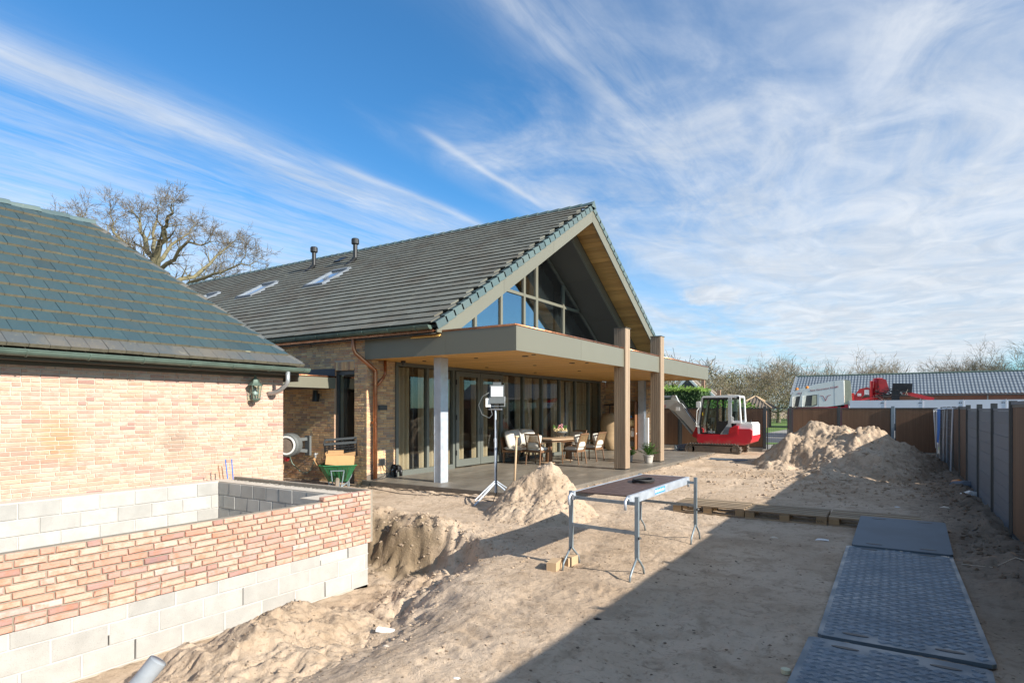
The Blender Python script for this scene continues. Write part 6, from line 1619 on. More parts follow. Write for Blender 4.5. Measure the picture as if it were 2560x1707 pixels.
# cab shell with window openings
fr = 'silver'
cx0 = [(-.56, .82), (-.60, 1.2), (-.44, 2.22), (-.36, 2.32), (.78, 2.36), (.98, 2.32), (1.06, 2.20), (1.10, 1.30), (.60, .82)]
cabo = ex(MB().prism([(-.42, 2.26), (-.36, 2.33), (.80, 2.365), (1.00, 2.33), (1.04, 2.26)], -.78, .20, 'XZ'), 'cab_roof', 'white')
def cp(name, poly, m='silver', y0=-.785, y1=-.745): ex(MB().prism(poly, y0, y1, 'XZ'), name, m, cabo)
for (y0, y1) in ((-.785, -.745), (.165, .205)):
    cp('front_post', [(-.56, .82), (-.60, 1.2), (-.43, 2.26), (-.36, 2.26), (-.52, 1.2), (-.48, .82)], 'silver', y0, y1)
    cp('middle_post', [(.16, .82), (.22, .82), (.22, 2.26), (.16, 2.26)], 'black', y0+.004, y1-.004)
    cp('rear_post', [(.56, .82), (.72, .95), (.72, 2.26), (.60, 2.26), (.60, 1.25), (.30, .82)], 'silver', y0, y1)
    cp('door_frame', [(-.47, .84), (-.51, 1.2), (-.35, 2.24), (-.31, 2.24), (-.45, 1.2), (-.40, .88), (.16, .88), (.16, .84)], 'black', y0+.003, y1-.003)
    cp('roof_edge', [(-.36, 2.18), (-.36, 2.26), (.60, 2.26), (.60, 2.18)], 'black', y0+.005, y1-.005)
    cp('lower_black_panel', [(.22, .84), (.32, .84), (.57, 1.22), (.57, 1.34), (.22, 1.34)], 'black', y0+.006, y1-.006)
    cp('door_glass', [(-.43, .88), (-.46, 1.2), (-.32, 2.18), (.16, 2.18), (.16, .88)], 'cab_glass', (y0+y1)/2-.004, (y0+y1)/2+.004)
    cp('side_glass', [(.22, 1.34), (.57, 1.34), (.60, 1.4), (.60, 2.18), (.22, 2.18)], 'cab_glass', (y0+y1)/2-.004, (y0+y1)/2+.004)
    cp('rear_side_glass', [(.74, 1.40), (1.03, 1.40), (.99, 2.22), (.74, 2.22)], 'cab_glass', (y0+y1)/2-.004, (y0+y1)/2+.004)
    cp('rear_frame', [(.72, 1.26), (1.09, 1.26), (1.03, 2.26), (.99, 2.26), (1.045, 1.36), (.74, 1.36), (.74, 2.26), (.72, 2.26)], 'white', y0, y1)
ex(MB().box(-.45, 1.0, -.74, .16, .82, .86), 'cab_floor', 'black', cabo)
ex(MB().prism([(1.04, 1.28), (1.09, 1.28), (1.03, 2.26), (.99, 2.26)], -.745, -.66, 'XZ').prism([(1.04, 1.28), (1.09, 1.28), (1.03, 2.26), (.99, 2.26)], .08, .165, 'XZ'), 'rear_corner_post', 'white', cabo)
ex(MB().prism([(.30, .90), (.70, .90), (.72, 1.10), (.66, 1.14), (.30, 1.12)], -.55, -.05, 'XZ').prism([(.62, 1.1), (.74, 1.1), (.84, 1.72), (.72, 1.72)], -.52, -.08, 'XZ'), 'seat', 'black', cabo)
ex(MB().tube([(-.05, -.5, .9), (-.02, -.5, 1.35)], .02, 6).tube([(.0, -.1, .9), (.02, -.1, 1.35)], .02, 6).box(-.2, -.1, -.62, -.05, .9, 1.45), 'levers', 'black', cabo)
ex(MB().tube([(-.50, -.79, 1.10), (-.62, -.84, 1.12), (-.58, -.86, 1.75), (-.52, -.80, 1.85)], .014, 6), 'grab_rail', 'white', cabo)
ex(MB().prism(rbox_poly(-.60, -.44, 1.86, 2.12, .05), -.90, -.84, 'XZ'), 'mirror', 'white', cabo); ex(MB().tube([(.76, -.80, 1.30), (.80, -.86, 1.34), (.80, -.86, 1.50), (.70, -.80, 1.52)], .012, 6), 'hand_grip', 'white', cabo)
ex(MB().obox((-.44, -.5, 2.30), (.1, .12, .08)), 'work_light', 'black', cabo); ex(MB().obox((.98, -.75, 2.24), (.10, .10, .10)), 'rear_light', 'black', cabo)
ex(MB().box(-.39, -.36, -.79, -.787, 1.55, 1.68), 'door_sticker', 'yellow', cabo)
text('model_number', 'TB235', .11, 'letter_white', cabo, (EXX-.18, EXY-.792, .87), (R(90), 0, 0), .001)
# boom with cylinder, arm and bucket
ex(MB().prism([(-.98, .70), (-.58, .52), (-.58, 1.0), (-.80, 1.12)], -.16, .16, 'XZ'), 'swing_bracket', 'red')
bo = ex(MB().prism([(-.92, .86), (-.70, 1.02), (-1.12, 1.56), (-1.42, 2.00), (-1.60, 2.17), (-1.85, 2.22), (-2.6, 2.16), (-3.3, 2.02), (-3.3, 1.84), (-2.4, 1.86), (-1.98, 1.84), (-1.72, 1.70), (-1.38, 1.36)], -.12, .12, 'XZ'), 'boom', 'silver')
ex(MB().tube([(-1.02, 0, .80), (-1.45, 0, 1.32)], .055, 10), 'boom_cylinder', 'galv_dark', bo); ex(MB().tube([(-1.45, 0, 1.32), (-1.95, 0, 1.82)], .032, 8), 'piston_rod', 'zinc', bo)
ex(MB().tube([(-1.80, 0, 2.32), (-3.0, 0, 2.32)], .06, 10), 'arm_cylinder', 'galv_dark', bo); ex(MB().prism([(-1.58, 2.14), (-1.90, 2.20), (-1.84, 2.40), (-1.70, 2.39)], -.07, .07, 'XZ'), 'lug', 'silver', bo)
ex(MB().tube([(-.75, .13, 1.12), (-1.14, .14, 1.66), (-1.48, .14, 2.16), (-1.85, .13, 2.36)], .018, 6).tube([(-.75, -.13, 1.10), (-1.12, -.14, 1.64), (-1.50, -.14, 2.14)], .018, 6), 'hose', 'black', bo)
ex(MB().obox((-1.58, -.14, 1.82), (.16, .05, .16)), 'work_light', 'white', bo)
text('lettering', 'TAKEUCHI', .19, 'letter_red', bo, (EXX-3.00, EXY-.123, 1.93), (R(90), R(4), 0), .002)
arm = ex(MB().prism([(-3.15, 2.26), (-3.45, 2.30), (-3.75, 1.2), (-3.70, .75), (-3.55, .75), (-3.45, 1.3)], -.09, .09, 'XZ'), 'arm', 'silver')
ex(MB().prism([(-3.75, .85), (-3.40, .72), (-3.25, .30), (-3.45, .06), (-3.80, .05), (-3.70, .30)], -.3, .3, 'XZ'), 'bucket', 'galv_dark', arm)

# ------------------------------------------------------------------ trucks beyond the fence
def truck(label, X0, Y0, full):
    t = thing('truck', label, 'truck', (X0, Y0, 0), 0, 'cream and red lorries behind the fence')
    def tp(name, poly, y0, y1, m, par=None):
        return part(name, MB().prism([(x+X0, z) for x, z in poly], Y0+y0, Y0+y1, 'XZ'), m, par or t)
    cab = tp('cab', [(.0, 1.95), (.10, 2.55), (.22, 2.86), (.42, 3.02), (1.0, 3.26), (1.75, 3.44), (2.32, 3.53), (2.40, 3.50), (2.44, 1.95)], 0, 2.45, 'offwhite')
    tp('lower_cab', [(.0, .45), (.12, .35), (2.60, .35), (2.64, 2.10), (1.2, 1.90), (-.06, 1.90), (-.10, 1.2)], .0, 2.45, 'red')
    tp('windscreen', [(-.02, 1.95), (.04, 2.50), (.17, 2.82), (.23, 2.86), (.12, 2.5), (.06, 1.95)], .06, 2.39, 'anthracite', cab)
    tp('side_fairing', [(2.46, 1.96), (2.86, 2.02), (2.74, 3.46), (2.44, 3.53)], .02, .06, 'cream', cab)
    tp('door_window', [(.34, 1.98), (.44, 2.62), (1.02, 2.68), (1.02, 2.06), (.86, 2.0)], -.012, -.002, 'anthracite', cab)
    tp('window_blind', [(.72, 2.0), (.76, 2.62), (.98, 2.64), (.98, 2.10)], -.016, -.012, 'cream', cab)
    tp('door_seam', [(1.10, 1.95), (1.115, 1.95), (1.115, 2.72), (1.10, 2.72)], -.004, -.001, 'silver', cab); tp('cab_seam', [(1.95, 2.0), (1.965, 2.0), (1.94, 3.46), (1.925, 3.46)], -.004, -.001, 'silver', cab)
    tp('mirror', [(.18, 1.95), (.26, 1.95), (.28, 2.62), (.18, 2.60)], -.28, -.05, 'offwhite', cab)
    part('beacon', MB().lathe((X0+.42, Y0+.5, 3.03), [(.09, 0), (.10, .13), (.05, .18), (0, .18)], 12), 'orange', cab)
    part('wheel', MB().lathe((X0+1.3, Y0, .5), [(0, 0), (.5, 0), (.5, .3), (0, .3)], 20, 'Y'), 'black_rubber', t)
    if full:
        text('lettering', 'New Generation XG480', .15, 'letter_red', cab, (X0+.62, Y0-.006, 2.86), (R(90), R(-8), 0), .002, .35)
        b = MB()
        for (p, q_) in (((1.18, 2.62), (1.34, 2.58)), ((1.34, 2.58), (1.47, 2.30)), ((1.47, 2.30), (1.58, 2.60)), ((1.58, 2.60), (1.74, 2.64))): b.beam((X0+p[0], Y0-.004, p[1]), (X0+q_[0], Y0-.004, q_[1]), .006, .026)
        part('emblem', b, 'letter_red', cab)
    else:
        text('lettering', 'Next G', .15, 'letter_red', cab, (X0+.50, Y0-.006, 2.78), (R(90), R(-5), 0), .002, .35)
    return t
t1 = truck('cream lorry with red lower cab and loader crane, nearer of two behind the fence', -5.05, 40.0, True)
X1 = -2.42
part('chassis', MB().box(-2.5, 6.5, 40.3, 42.2, .6, 1.0), 'black', t1)
bd = part('load_bed', MB().box(X1, 6.6, 40.0, 42.45, 1.0, 1.3), 'trailer', t1)
for k in range(5):
    x0 = X1+.06+k*1.78; part('side_board', MB().box(x0+.02, x0+1.72, 39.97, 40.0, 1.30, 2.31), 'trailer', bd); part('board_post', MB().box(x0+1.725, x0+1.775, 39.96, 40.01, 1.30, 2.325), 'white', bd)
    for dx in (1.58, 1.66): part('bolt', MB().lathe((x0+dx, 39.965, 2.15), [(.03, 0), (.03, .01), (0, .01)], 8, 'Y'), 'black', bd)
part('far_board', MB().box(X1, 6.6, 42.42, 42.45, 1.30, 2.31), 'trailer', bd); part('head_board', MB().box(X1, X1+.05, 40.0, 42.45, 1.3, 2.31), 'silver', bd)
# loader crane folded behind the cab
cr = part('loader_crane', MB().lathe((-1.0, 41.2, 1.0), [(.26, 0), (.26, 2.35), (.22, 2.62), (0, 2.64)], 16), 'red_crane', t1)
b = MB(); b.prism([(-2.35, 2.3), (-1.9, 3.0), (-1.5, 3.1), (-1.2, 2.95), (-1.25, 2.62), (-1.6, 2.7), (-1.95, 2.3)], 40.95, 41.2, 'XZ'); part('crane_boom', b, 'red_crane', cr)
part('crane_column', MB().box(-2.45, -2.15, 40.7, 41.1, 1.2, 2.75), 'red_crane', cr); part('crane_rod', MB().tube([(-1.9, 40.85, 2.35), (-1.15, 40.85, 2.5)], .06, 8).tube([(-1.28, 40.9, 1.6), (-1.28, 40.9, 3.45)], .09, 10), 'red_crane', cr)
part('crane_mast', MB().box(-.95, -.72, 40.8, 41.1, 2.0, 3.6), 'red_crane', cr); part('crane_arm', MB().prism([(-.9, 3.6), (-.55, 3.5), (-.4, 2.9), (-.62, 2.6), (-.9, 2.9)], 40.7, 40.98, 'XZ'), 'red_crane', cr)
part('crane_head', MB().obox((.22, 41.0, 3.02), (.95, .5, .5), Matrix.Rotation(R(3), 3, 'Y')).obox((-.1, 40.8, 2.55), (.4, .3, .7)), 'black', cr)
part('jib', MB().beam((.25, 41.0, 2.78), (1.7, 41.0, 2.34), .2, .2), 'red_crane', cr); part('jib_tip', MB().beam((1.7, 41.0, 2.34), (2.1, 41.0, 2.22), .12, .12), 'anthracite', cr)
part('placard', MB().obox((-1.52, 40.93, 2.80), (.24, .012, .28)), 'white', cr); part('placard', MB().obox((-1.90, 40.93, 2.66), (.20, .012, .16)), 'white', cr)
rg = random.Random(5)
for k in range(16): part('hydraulic_hose', MB().tube([(rg.uniform(-1.3, .3), 40.75+rg.uniform(-.1, .1), rg.uniform(2.3, 2.6)), (rg.uniform(-1.2, .5), 40.65, rg.uniform(2.5, 2.9)), (rg.uniform(-1, .6), 40.75, rg.uniform(2.6, 3.2))], .022, 6), 'black' if k % 6 else 'dirt_metal', cr)
b = MB()
for z in (2.05, 2.3, 2.55): b.tube([(-2.75, 40.3, z), (-2.5, 40.3, z)], .025, 6)
b.tube([(-2.75, 40.3, 2.0), (-2.75, 40.3, 2.65)], .025, 6); part('ladder', b, 'red_crane', cr)
truck('second cream lorry cab half hidden behind the nearer lorry', -6.0, 43.0, False)

# ------------------------------------------------------------------ barn with corrugated roof
bn = thing('barn', 'long low brick barn with blue grey corrugated roof behind the lorries', 'barn', (6, 62, 0))
BX0, BX1, BY0, BYR, BE, BR_ = -8.2, 26, 60.0, 63.6, 3.08, 4.92
part('wall', MB().box(BX0+.4, BX1, BY0+.5, 66, 0, 3.2), 'barn_brick', bn)
b = MB(); per = .245; nx = int((BX1-BX0)/per*6); V = []
for i in range(nx+1):
    x = BX0+i*per/6; h = .019*math.sin(2*math.pi*i/6)
    for k, (y, z) in enumerate(((BY0, BE), (BYR, BR_))): V.append((x, y, z+h))
F = [(2*i, 2*i+2, 2*i+3, 2*i+1) for i in range(nx)]; b.add(V, F)
b.add([(BX0, BYR, BR_), (BX1, BYR, BR_), (BX1, 67.2, BE), (BX0, 67.2, BE)], [(0, 1, 2, 3)])
rf2 = part('roof', b, 'barn_roof', bn)
for k in range(7): 
    t = (k+1)/8; y = BY0+(BYR-BY0)*t; z = BE+(BR_-BE)*t
    part('sheet_lap', MB().box(BX0, BX1, y-.01, y+.01, z+.02, z+.045), 'barn_roof', rf2)
part('ridge_cap', MB().tube([(BX0, BYR, BR_+.03), (BX1, BYR, BR_+.03)], .08, 8), 'verdigris', rf2); part('verge', MB().beam((BX0-.02, BY0, BE), (BX0-.02, BYR, BR_), .1, .16), 'zinc', rf2)
part('gutter', MB().tube([(BX0, BY0-.05, BE-.12), (BX1, BY0-.05, BE-.12)], .06, 8), 'anthracite', bn)
for x in (-.4, 1.6, 6, 10.5): part('downpipe', MB().tube([(x, BY0+.44, BE-.1), (x, BY0+.44, 0)], .05, 8), 'zinc', bn)
# ------------------------------------------------------------------ beyond the fence: lawn, paving, road
def sheet(name, x0, x1, y0, y1, z, m, kind='structure'):
    o = part(name, MB().box(x0, x1, y0, y1, z-.3, z), m); tag(o, kind=kind); return o
sheet('pavement', -60, 60, 27.3, 31.5, .09, 'paving'); sheet('verge_lawn', -60, 60, 31.5, 33.2, .10, 'grass'); sheet('road', -90, 90, 33.2, 39.0, .085, 'asphalt'); sheet('yard', -8, 60, 39.0, 60, .09, 'paving')
sheet('field', -160, -8.01, 39.0, 120, .10, 'grass'); sheet('meadow', -8, 160, 60.5, 160, .10, 'grass')

# ------------------------------------------------------------------ vegetation
def leaves(b, c, n, rad, s, rg, shell=.5, flat=1.):
    for i in range(n):
        v = Vector((rg.gauss(0, 1), rg.gauss(0, 1), rg.gauss(0, 1))); v.normalize(); r = (shell+(1-shell)*rg.random())
        p = Vector(c)+Vector((v.x*rad[0]*r, v.y*rad[1]*r, v.z*rad[2]*r)); a = Vector((rg.gauss(0, 1), rg.gauss(0, 1), rg.gauss(0, 1))).normalized(); u = a.orthogonal().normalized(); w = a.cross(u); k = s*rg.uniform(.6, 1.3)
        b.add([p-u*k, p+w*k*.6, p+u*k, p-w*k*.6], [(0, 1, 2, 3)])
hd_ = thing('hedge', 'clipped bright green conifer hedge behind the excavator and brown fence', 'hedge', (-12, 31, 0))
b = MB(); b2 = MB(); rg = random.Random(9)
b.box(-16, -8.25, 30.2, 31.6, 0, 2.75)
for i in range(15000):
    f = rg.random()
    if f < .62: p = Vector((rg.uniform(-16, -8.2), 30.15+rg.uniform(-.08, .1), rg.uniform(0.2, 2.85)))
    elif f < .85: p = Vector((rg.uniform(-16, -8.2), rg.uniform(30.1, 31.7), 2.78+rg.uniform(-.06, .22)*rg.random()))
    else: p = Vector((-8.2+rg.uniform(-.1, .1), rg.uniform(30.1, 31.7), rg.uniform(.2, 2.85)))
    a = Vector((rg.gauss(0, 1), rg.gauss(0, 1), rg.gauss(0, 1)+.8)).normalized(); u = a.orthogonal().normalized(); w = a.cross(u); k = rg.uniform(.03, .075)
    (b2 if p.z > 2.68 else b).add([p-a*k, p+u*k*.5, p+a*k, p-u*k*.5], [(0, 1, 2, 3)])
part('foliage', b, 'hedge', hd_, kind='stuff'); part('fresh_tips', b2, 'hedge_tip', hd_, kind='stuff')
bs = [(-8.0, 32.3, 1.25, .9, 2.5, 'hedge_tip', 'rounded light green bush just right of the clipped hedge'), (-6.9, 33.0, 1.15, 1.0, 2.35, 'hedge_tip', 'second light green bush behind the excavator cab'), (-10.6, 33.2, 1.6, 1.0, 3.3, 'hedge_tip', 'taller loose green shrub poking above the clipped hedge'), (-12.1, 33.5, 1.6, .9, 3.4, 'hedge_tip', 'loose green shrub above the left part of the clipped hedge'), (-5.0, 45.5, 1.3, 2.1, 3.0, 'evergreen', 'dark evergreen bush behind the hipped bungalow roof')]
for i, (x, y, rx, ry, h, m, l) in enumerate(bs):
    t = thing('bush', l, 'bush', (x, y, 0)); b = MB(); leaves(b, (x, y, h/2), 1500, (rx, ry, h/2), .09, random.Random(i), .55); part('foliage', b, m, t, kind='stuff')
    part('stem', MB().tube([(x, y, 0), (x, y, h*.6)], .06, 6), 'bark', t)
class Tree:
    def __init__(s, seed): s.rg = random.Random(seed); s.big = MB(); s.small = MB(); s.tips = []
    def grow(s, p, d, L, r, depth, maxd, spread, upw, seg=4, twigr=.012):
        rg = s.rg; pts = [p]; rs = [r]; q_ = p; dd = d.copy()
        for i in range(seg):
            dd = (dd+Vector((rg.gauss(0, .22), rg.gauss(0, .22), rg.gauss(0, .18)+upw*.12))).normalized(); q_ = q_+dd*(L/seg); pts.append(q_); rs.append(max(twigr*.6, r*(1-.5*(i+1)/seg)))
        b = s.big if depth <= 2 else s.small
        b.tube(pts, rs, 7 if depth < 2 else (5 if depth < 3 else 3), cap=False)
        if depth >= maxd: s.tips.append(q_); return
        n = rg.choice((3, 4, 4, 5) if depth < 3 else (2, 3, 3)) if depth else rg.choice((5, 6))
        for k in range(n):
            t = rg.uniform(.35, 1.) if depth else rg.uniform(.5, 1.); i = min(int(t*seg), seg-1); a = pts[i]+(pts[i+1]-pts[i])*(t*seg-i)
            base = (pts[i+1]-pts[i]).normalized(); ax_ = Vector((rg.gauss(0, 1), rg.gauss(0, 1), rg.gauss(0, 1))); ax_ = (ax_-base*ax_.dot(base)).normalized(); an = R(rg.uniform(spread*.55, spread))
            nd = (base*math.cos(an)+ax_*math.sin(an)); rr = rs[i]*rg.uniform(.42, .62)
            s.grow(a, nd, L*rg.uniform(.58, .80), max(twigr, rr), depth+1, maxd, spread, upw, 4 if depth < 2 else 3, twigr)
        s.grow(q_, (dd+Vector((rg.gauss(0, .2), rg.gauss(0, .2), .1))).normalized(), L*.72, max(twigr, rs[-1]*.9), depth+1, maxd, spread, upw, 4 if depth < 2 else 3, twigr)
PROTO = {}
def bare_tree(label, x, y, h, seed, r=.3, maxd=4, spread=58, upw=.35, twig=.02, group='bare trees beyond the fence', trunk=.3, bud=0, wide=1.):
    """far trees: a few crowns are grown once and re-used, turned and scaled, with their own label"""
    key = (seed % 4, bool(bud))
    t = thing('bare_tree', label, 'tree', (x, y, 0), 0, group); rg = random.Random(seed)
    if key not in PROTO:
        T = Tree(key[0]*7+(50 if bud else 3)); H = 10.
        for k in range(1): T.grow(Vector((0, 0, -.1)), Vector((0, 0, 1)), H*.30, .26, 0, 5 if not bud else 4, 60, .22, 4, .011)
        zs = sorted(v[2] for v in T.small.v); zm = zs[int(len(zs)*.995)]; k = H/zm
        for mb in (T.big, T.small): mb.v = [(a*k, c*k, z*k) for a, c, z in mb.v]
        b = None
        if bud:
            b = MB()
            for p in T.tips:
                for _ in range(3):
                    p2 = Vector(p)*k+Vector((rg.gauss(0, .35), rg.gauss(0, .35), rg.gauss(0, .35))); a = Vector((rg.gauss(0, 1), rg.gauss(0, 1), rg.gauss(0, 1))).normalized(); u = a.orthogonal(); w = a.cross(u); kk = rg.uniform(.03, .07); b.add([p2-u*kk, p2+w*kk, p2+u*kk, p2-w*kk], [(0, 1, 2, 3)])
        PROTO[key] = (T.big.mesh('trunk', 'bark_far', True), T.small.mesh('crown', 'twig_far'), b.mesh('buds', 'bud') if b else None)
    k = h/10.
    for nm, me in zip(('trunk', 'crown', 'buds'), PROTO[key]):
        if me is None: continue
        o = bpy.data.objects.new(nm, me); COL.objects.link(o); o.parent = t; o.scale = (k*wide, k*wide, k); o.rotation_euler = (0, 0, rg.uniform(0, 6.28))
        if nm == 'buds': o['kind'] = 'stuff'
    return t
# the big tree behind the garage: trunk and main limbs follow the photograph, finer wood grows from them
def big_tree():
    d0 = 40.; base = FW*d0+RT*((380-1280)/1507*d0)
    t = thing('bare_tree', 'big bare spreading tree with mossy trunk behind the tiled roofs', 'tree', (base.x, base.y, 0)); T = Tree(21); rg = T.rg
    def P(px, py, dd=0.):
        d = d0+dd; py = 760-(760-py)*.84 if py < 760 else py; px = 384+(px-396)*.98; p = FW*d+RT*((px-1280)/1507*d); return Vector((p.x, p.y, 1.8+(1023-py)/1507*d))
    tr = [Vector((base.x, base.y, -.2)), P(392, 800), P(394, 700), P(396, 655), P(402, 625)]
    T.big.tube(tr, [.62, .50, .42, .37, .32], 10, cap=False)
    limbs = [([P(400, 640), P(380, 605, .5), P(372, 560, 1), P(362, 520, 1.5), P(345, 490, 2)], .26), ([P(402, 628), P(412, 580, -.5), P(420, 535, -1), P(432, 500, -1.5), P(440, 472, -2)], .28),
             ([P(400, 640), P(432, 600, 1.5), P(465, 565, 2.5), P(492, 535, 3)], .2), ([P(394, 690), P(370, 640, -1), P(335, 600, -2), P(300, 575, -2.5), P(255, 535, -3), P(215, 505, -3.5)], .24),
             ([P(396, 668), P(355, 610, 1), P(320, 575, 2), P(290, 530, 2.5), P(285, 495, 3)], .2), ([P(398, 690), P(430, 640, -1), P(460, 600, -2), P(500, 580, -2.5), P(540, 575, -3)], .2),
             ([P(400, 720), P(440, 700, 1), P(500, 680, 2), P(540, 640, 2.5), P(575, 600, 3), P(600, 575, 3.5)], .24), ([P(398, 740), P(440, 730, -1), P(490, 695, -2), P(550, 670, -3), P(600, 650, -3), P(640, 645, -3)], .2),
             ([P(398, 760), P(450, 750, 2), P(500, 715, 3), P(545, 690, 4), P(590, 680, 4)], .16), ([P(330, 680, -2), P(325, 640, -2), P(300, 605, -2.5), P(270, 590, -3)], .16),
             ([P(215, 600, -3), P(200, 570, -3), P(180, 545, -3), P(150, 525, -3)], .10), ([P(404, 622), P(398, 570, 2), P(402, 520, 2.5), P(408, 480, 3)], .2)]
    for pts, r in limbs:
        q = [pts[0]]
        for a, c in zip(pts[:-1], pts[1:]):
            m = (a+c)/2+Vector((rg.gauss(0, .15), rg.gauss(0, .15), rg.gauss(0, .15))); q += [m, c]
        n = len(q); rs = [r*.82*(1-.8*i/(n-1)) for i in range(n)]; T.big.tube(q, rs, 7, cap=False)
        for i in range(2, n):
            dirv = (q[i]-q[i-1]).normalized()
            for k in range(2 if i < n-1 else 4):
                ax_ = Vector((rg.gauss(0, 1), rg.gauss(0, 1), rg.gauss(0, 1))); ax_ = (ax_-dirv*ax_.dot(dirv)).normalized(); an = R(rg.uniform(25, 65))
                T.grow(q[i], (dirv*math.cos(an)+ax_*math.sin(an)+Vector((0, 0, .25))).normalized(), rg.uniform(.5, .95), max(.024, rs[i]*.42), 2, 5 if i > n//2+1 else 4, 56, .12, 4, .010)
    part('trunk', T.big, 'bark', t, smooth=True); part('crown', T.small, 'twig', t)
big_tree()
def at(px, d): p = FW*d+RT*((px-1280)/1507*d); return p.x, p.y
def hh(py, d): return 1.8+(1023-py)/1507*d
for i, (px, py, d, r, l) in enumerate(((1985, 893, 80, .35, 'large round crowned bare tree at the left end of the barn'), (2075, 906, 88, .3, 'bare tree behind the left part of the barn roof'), (2165, 908, 90, .3, 'broad bare tree behind the middle of the barn roof'), (2240, 883, 84, .38, 'biggest bare tree behind the barn ridge'), (2305, 905, 95, .3, 'lower bare tree right of the biggest one behind the barn'), (2405, 909, 100, .25, 'small lone bare tree above the right part of the barn'), (2465, 895, 90, .3, 'bare tree left of the tall pair at the right edge'), (2520, 868, 88, .35, 'tall bare tree near the right edge of the picture'), (2562, 856, 86, .35, 'tallest bare tree cut by the right edge of the picture'))):
    x, y = at(px, d); bare_tree(l, x, y, hh(py-2, d), 100+i, r, 4, wide=.95)
wl_ = [(1655, 935, 70), (1690, 945, 62), (1735, 905, 68), (1780, 925, 70), (1815, 918, 72), (1860, 920, 74), (1905, 930, 70), (1945, 915, 76), (1590, 930, 72)]
wn = ['at the left end of the brown wood', 'second from the left in the brown wood', 'tallest in the brown wood, above the canopy tip', 'above the excavator boom', 'left of the excavator cab roof line', 'above the excavator cab', 'above the hipped roof', 'at the right end of the brown wood', 'hidden behind the timber pillars']
for i, ((px, py, d), l) in enumerate(zip(wl_, wn)):
    x, y = at(px, d); bare_tree('budding woodland tree '+l, x, y, hh(py+14, d), 200+i, .25, 4, bud=2, wide=1.15, group='woodland trees behind the hedge')
# distant wood as one mass
b = MB(); rg = random.Random(44); b3 = MB()
for i in range(5200):
    px = rg.uniform(1560, 2620) if i % 4 else rg.uniform(1560, 1990); d = rg.uniform(96, 125); x, y = at(px, d); top = hh(935+14*math.sin(px*.021)+9*math.sin(px*.07), 110) if px < 1990 else hh(955+10*math.sin(px*.03), 110)
    z = top*rg.random()**.6; p = Vector((x, y, z)); dr = Vector((rg.gauss(0, .6), rg.gauss(0, .3), rg.uniform(.2, 1.))).normalized()
    b.tube([p, p+dr*rg.uniform(.8, 2.6)], .035, 3, cap=False)
o = solo('distant_wood', b, 'twig_far', 'hazy brown belt of bare woodland along the horizon', 'wood', kind='stuff')
b = MB()
for i in range(9000):
    px = rg.uniform(1560, 2000); d = rg.uniform(78, 110); x, y = at(px, d); top = hh(950+12*math.sin(px*.03), 95); z = top*rg.random()**.8; p = Vector((x, y, z)); a = Vector((rg.gauss(0, 1), rg.gauss(0, 1), rg.gauss(0, 1))).normalized(); u = a.orthogonal(); w = a.cross(u); k = rg.uniform(.03, .09); b.add([p-u*k, p+w*k, p+u*k, p-w*k], [(0, 1, 2, 3)])
solo('undergrowth', b, 'bud', 'brown and yellow green undergrowth of the far wood', 'undergrowth', kind='stuff')
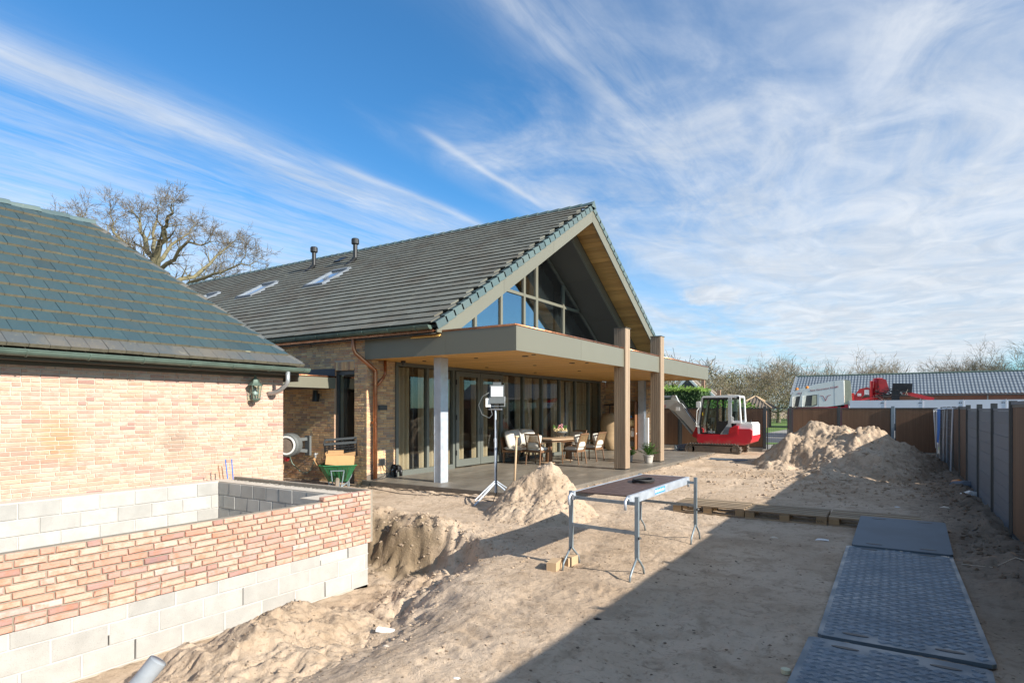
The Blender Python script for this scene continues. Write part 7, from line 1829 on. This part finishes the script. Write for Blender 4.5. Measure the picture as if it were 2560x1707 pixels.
# ------------------------------------------------------------------ far houses
def hip_house(label, cx, cy, w, l, ze, zr, rm='far_roof', hip=True, wallm='far_wall', chim=None):
    t = thing('bungalow', label, 'house', (cx, cy, 0)); part('wall', MB().box(cx-w/2+.5, cx+w/2-.5, cy-l/2+.5, cy+l/2-.3, 0, ze), wallm, t)
    h = min(w, l)/2 if hip else 0
    if w >= l: r0, r1 = (cx-w/2+h, cy), (cx+w/2-h, cy)
    else: r0, r1 = (cx, cy-l/2+h), (cx, cy+l/2-h)
    c = [(cx-w/2, cy-l/2, ze), (cx+w/2, cy-l/2, ze), (cx+w/2, cy+l/2, ze), (cx-w/2, cy+l/2, ze), (*r0, zr), (*r1, zr)]
    F = [(0, 1, 5, 4), (2, 3, 4, 5), (1, 2, 5), (3, 0, 4)] if w >= l else [(0, 1, 4), (1, 2, 5, 4), (2, 3, 5), (3, 0, 4, 5)]
    rf = part('roof', MB().add(c, F), rm, t)
    b = MB()
    for k in range(1, 14):
        tt_ = k/14; z = ze+(zr-ze)*tt_; 
    if w >= l:
        n = int(w/.3)
        for i in range(n):
            x = cx-w/2+(i+.5)*w/n; lim = min(1., (x-(cx-w/2))/max(h, .01), ((cx+w/2)-x)/max(h, .01)) if h else 1.; b.beam((x, cy-l/2, ze+.03), (x, cy-l/2+l/2*lim, ze+(zr-ze)*lim+.03), .1, .05)
        part('tile_ribs', b, rm, rf, kind='stuff')
    part('ridge', MB().tube([(*r0, zr), (*r1, zr)], .1, 6), rm, rf)
    if h:
        for i, r_ in ((0, r0), (3, r0), (1, r1), (2, r1)):
            part('hip_ridge', MB().tube([c[i], (*r_, zr)] if w >= l else [c[i], (*(r0 if i in (0, 1) else r1), zr)], .09, 6), 'wood_pale', rf)
    if chim: part('chimney', MB().box(chim[0]-.3, chim[0]+.3, chim[1]-.3, chim[1]+.3, ze, chim[2]), 'far_wall', rf)
    return t
x, y = at(1880, 56); hip_house('low bungalow with hipped brown tiled roof behind the back fence', x, y+1.5, 3.4, 3.4, 1.9, 3.05)
x, y = at(1828, 54); hip_house('small tiled annex roof just left of the hipped bungalow', x, y, 1.6, 3.4, 1.9, 3.05, hip=False)
def gable_house(label, px, d, w, ze, zr, chim):
    x, y = at(px, d); t = thing('far_house', label, 'house', (x, y, 0)); part('wall', MB().prism([(x-w/2, 0), (x+w/2, 0), (x+w/2, ze), (x, zr), (x-w/2, ze)], y, y+2, 'XZ'), 'anthracite', t)
    for s in (-1, 1): part('barge_board', MB().beam((x, y-.05, zr+.08), (x+s*(w/2+.25), y-.05, ze-.12), .1, .22), 'white', t)
    b = MB()
    for s in (-1, 1): b.add([(x, y-.1, zr+.2), (x+s*(w/2+.3), y-.1, ze-.03), (x+s*(w/2+.3), y+2, ze-.03), (x, y+2, zr+.2)], [(0, 1, 2, 3)])
    rf = part('roof', b, 'far_roof', t)
    if chim: part('chimney', MB().box(x+w*.62, x+w*.62+.3, y+.6, y+.9, ze-.5, zr+.05), 'far_wall', rf)
gable_house('distant gabled house with white barge boards above the hedge', 1719, 60, 1.9, 3.9, 4.9, True)
gable_house('smaller distant gabled dormer right of the gabled house', 1767, 58, 1.3, 3.0, 3.6, True)
# neighbour's bungalow and hedge row behind the camera side fence, seen mirrored in the panes
nb = hip_house('dark roofed neighbouring bungalow beyond the right hand fence', 18.0, 22.0, 9, 16, 2.6, 5.4, 'tile_dark', True, 'white')
for i, (x, y, h) in enumerate(((26, 8, 11), (30, 16, 12), (27, 28, 10), (31, 36, 12))): bare_tree('bare tree in the neighbouring garden '+['opposite the garage', 'behind the neighbouring bungalow', 'beside the neighbouring bungalow', 'furthest back in the garden'][i], x, y, h, 300+i, .3, 3, group='trees in the neighbouring garden')
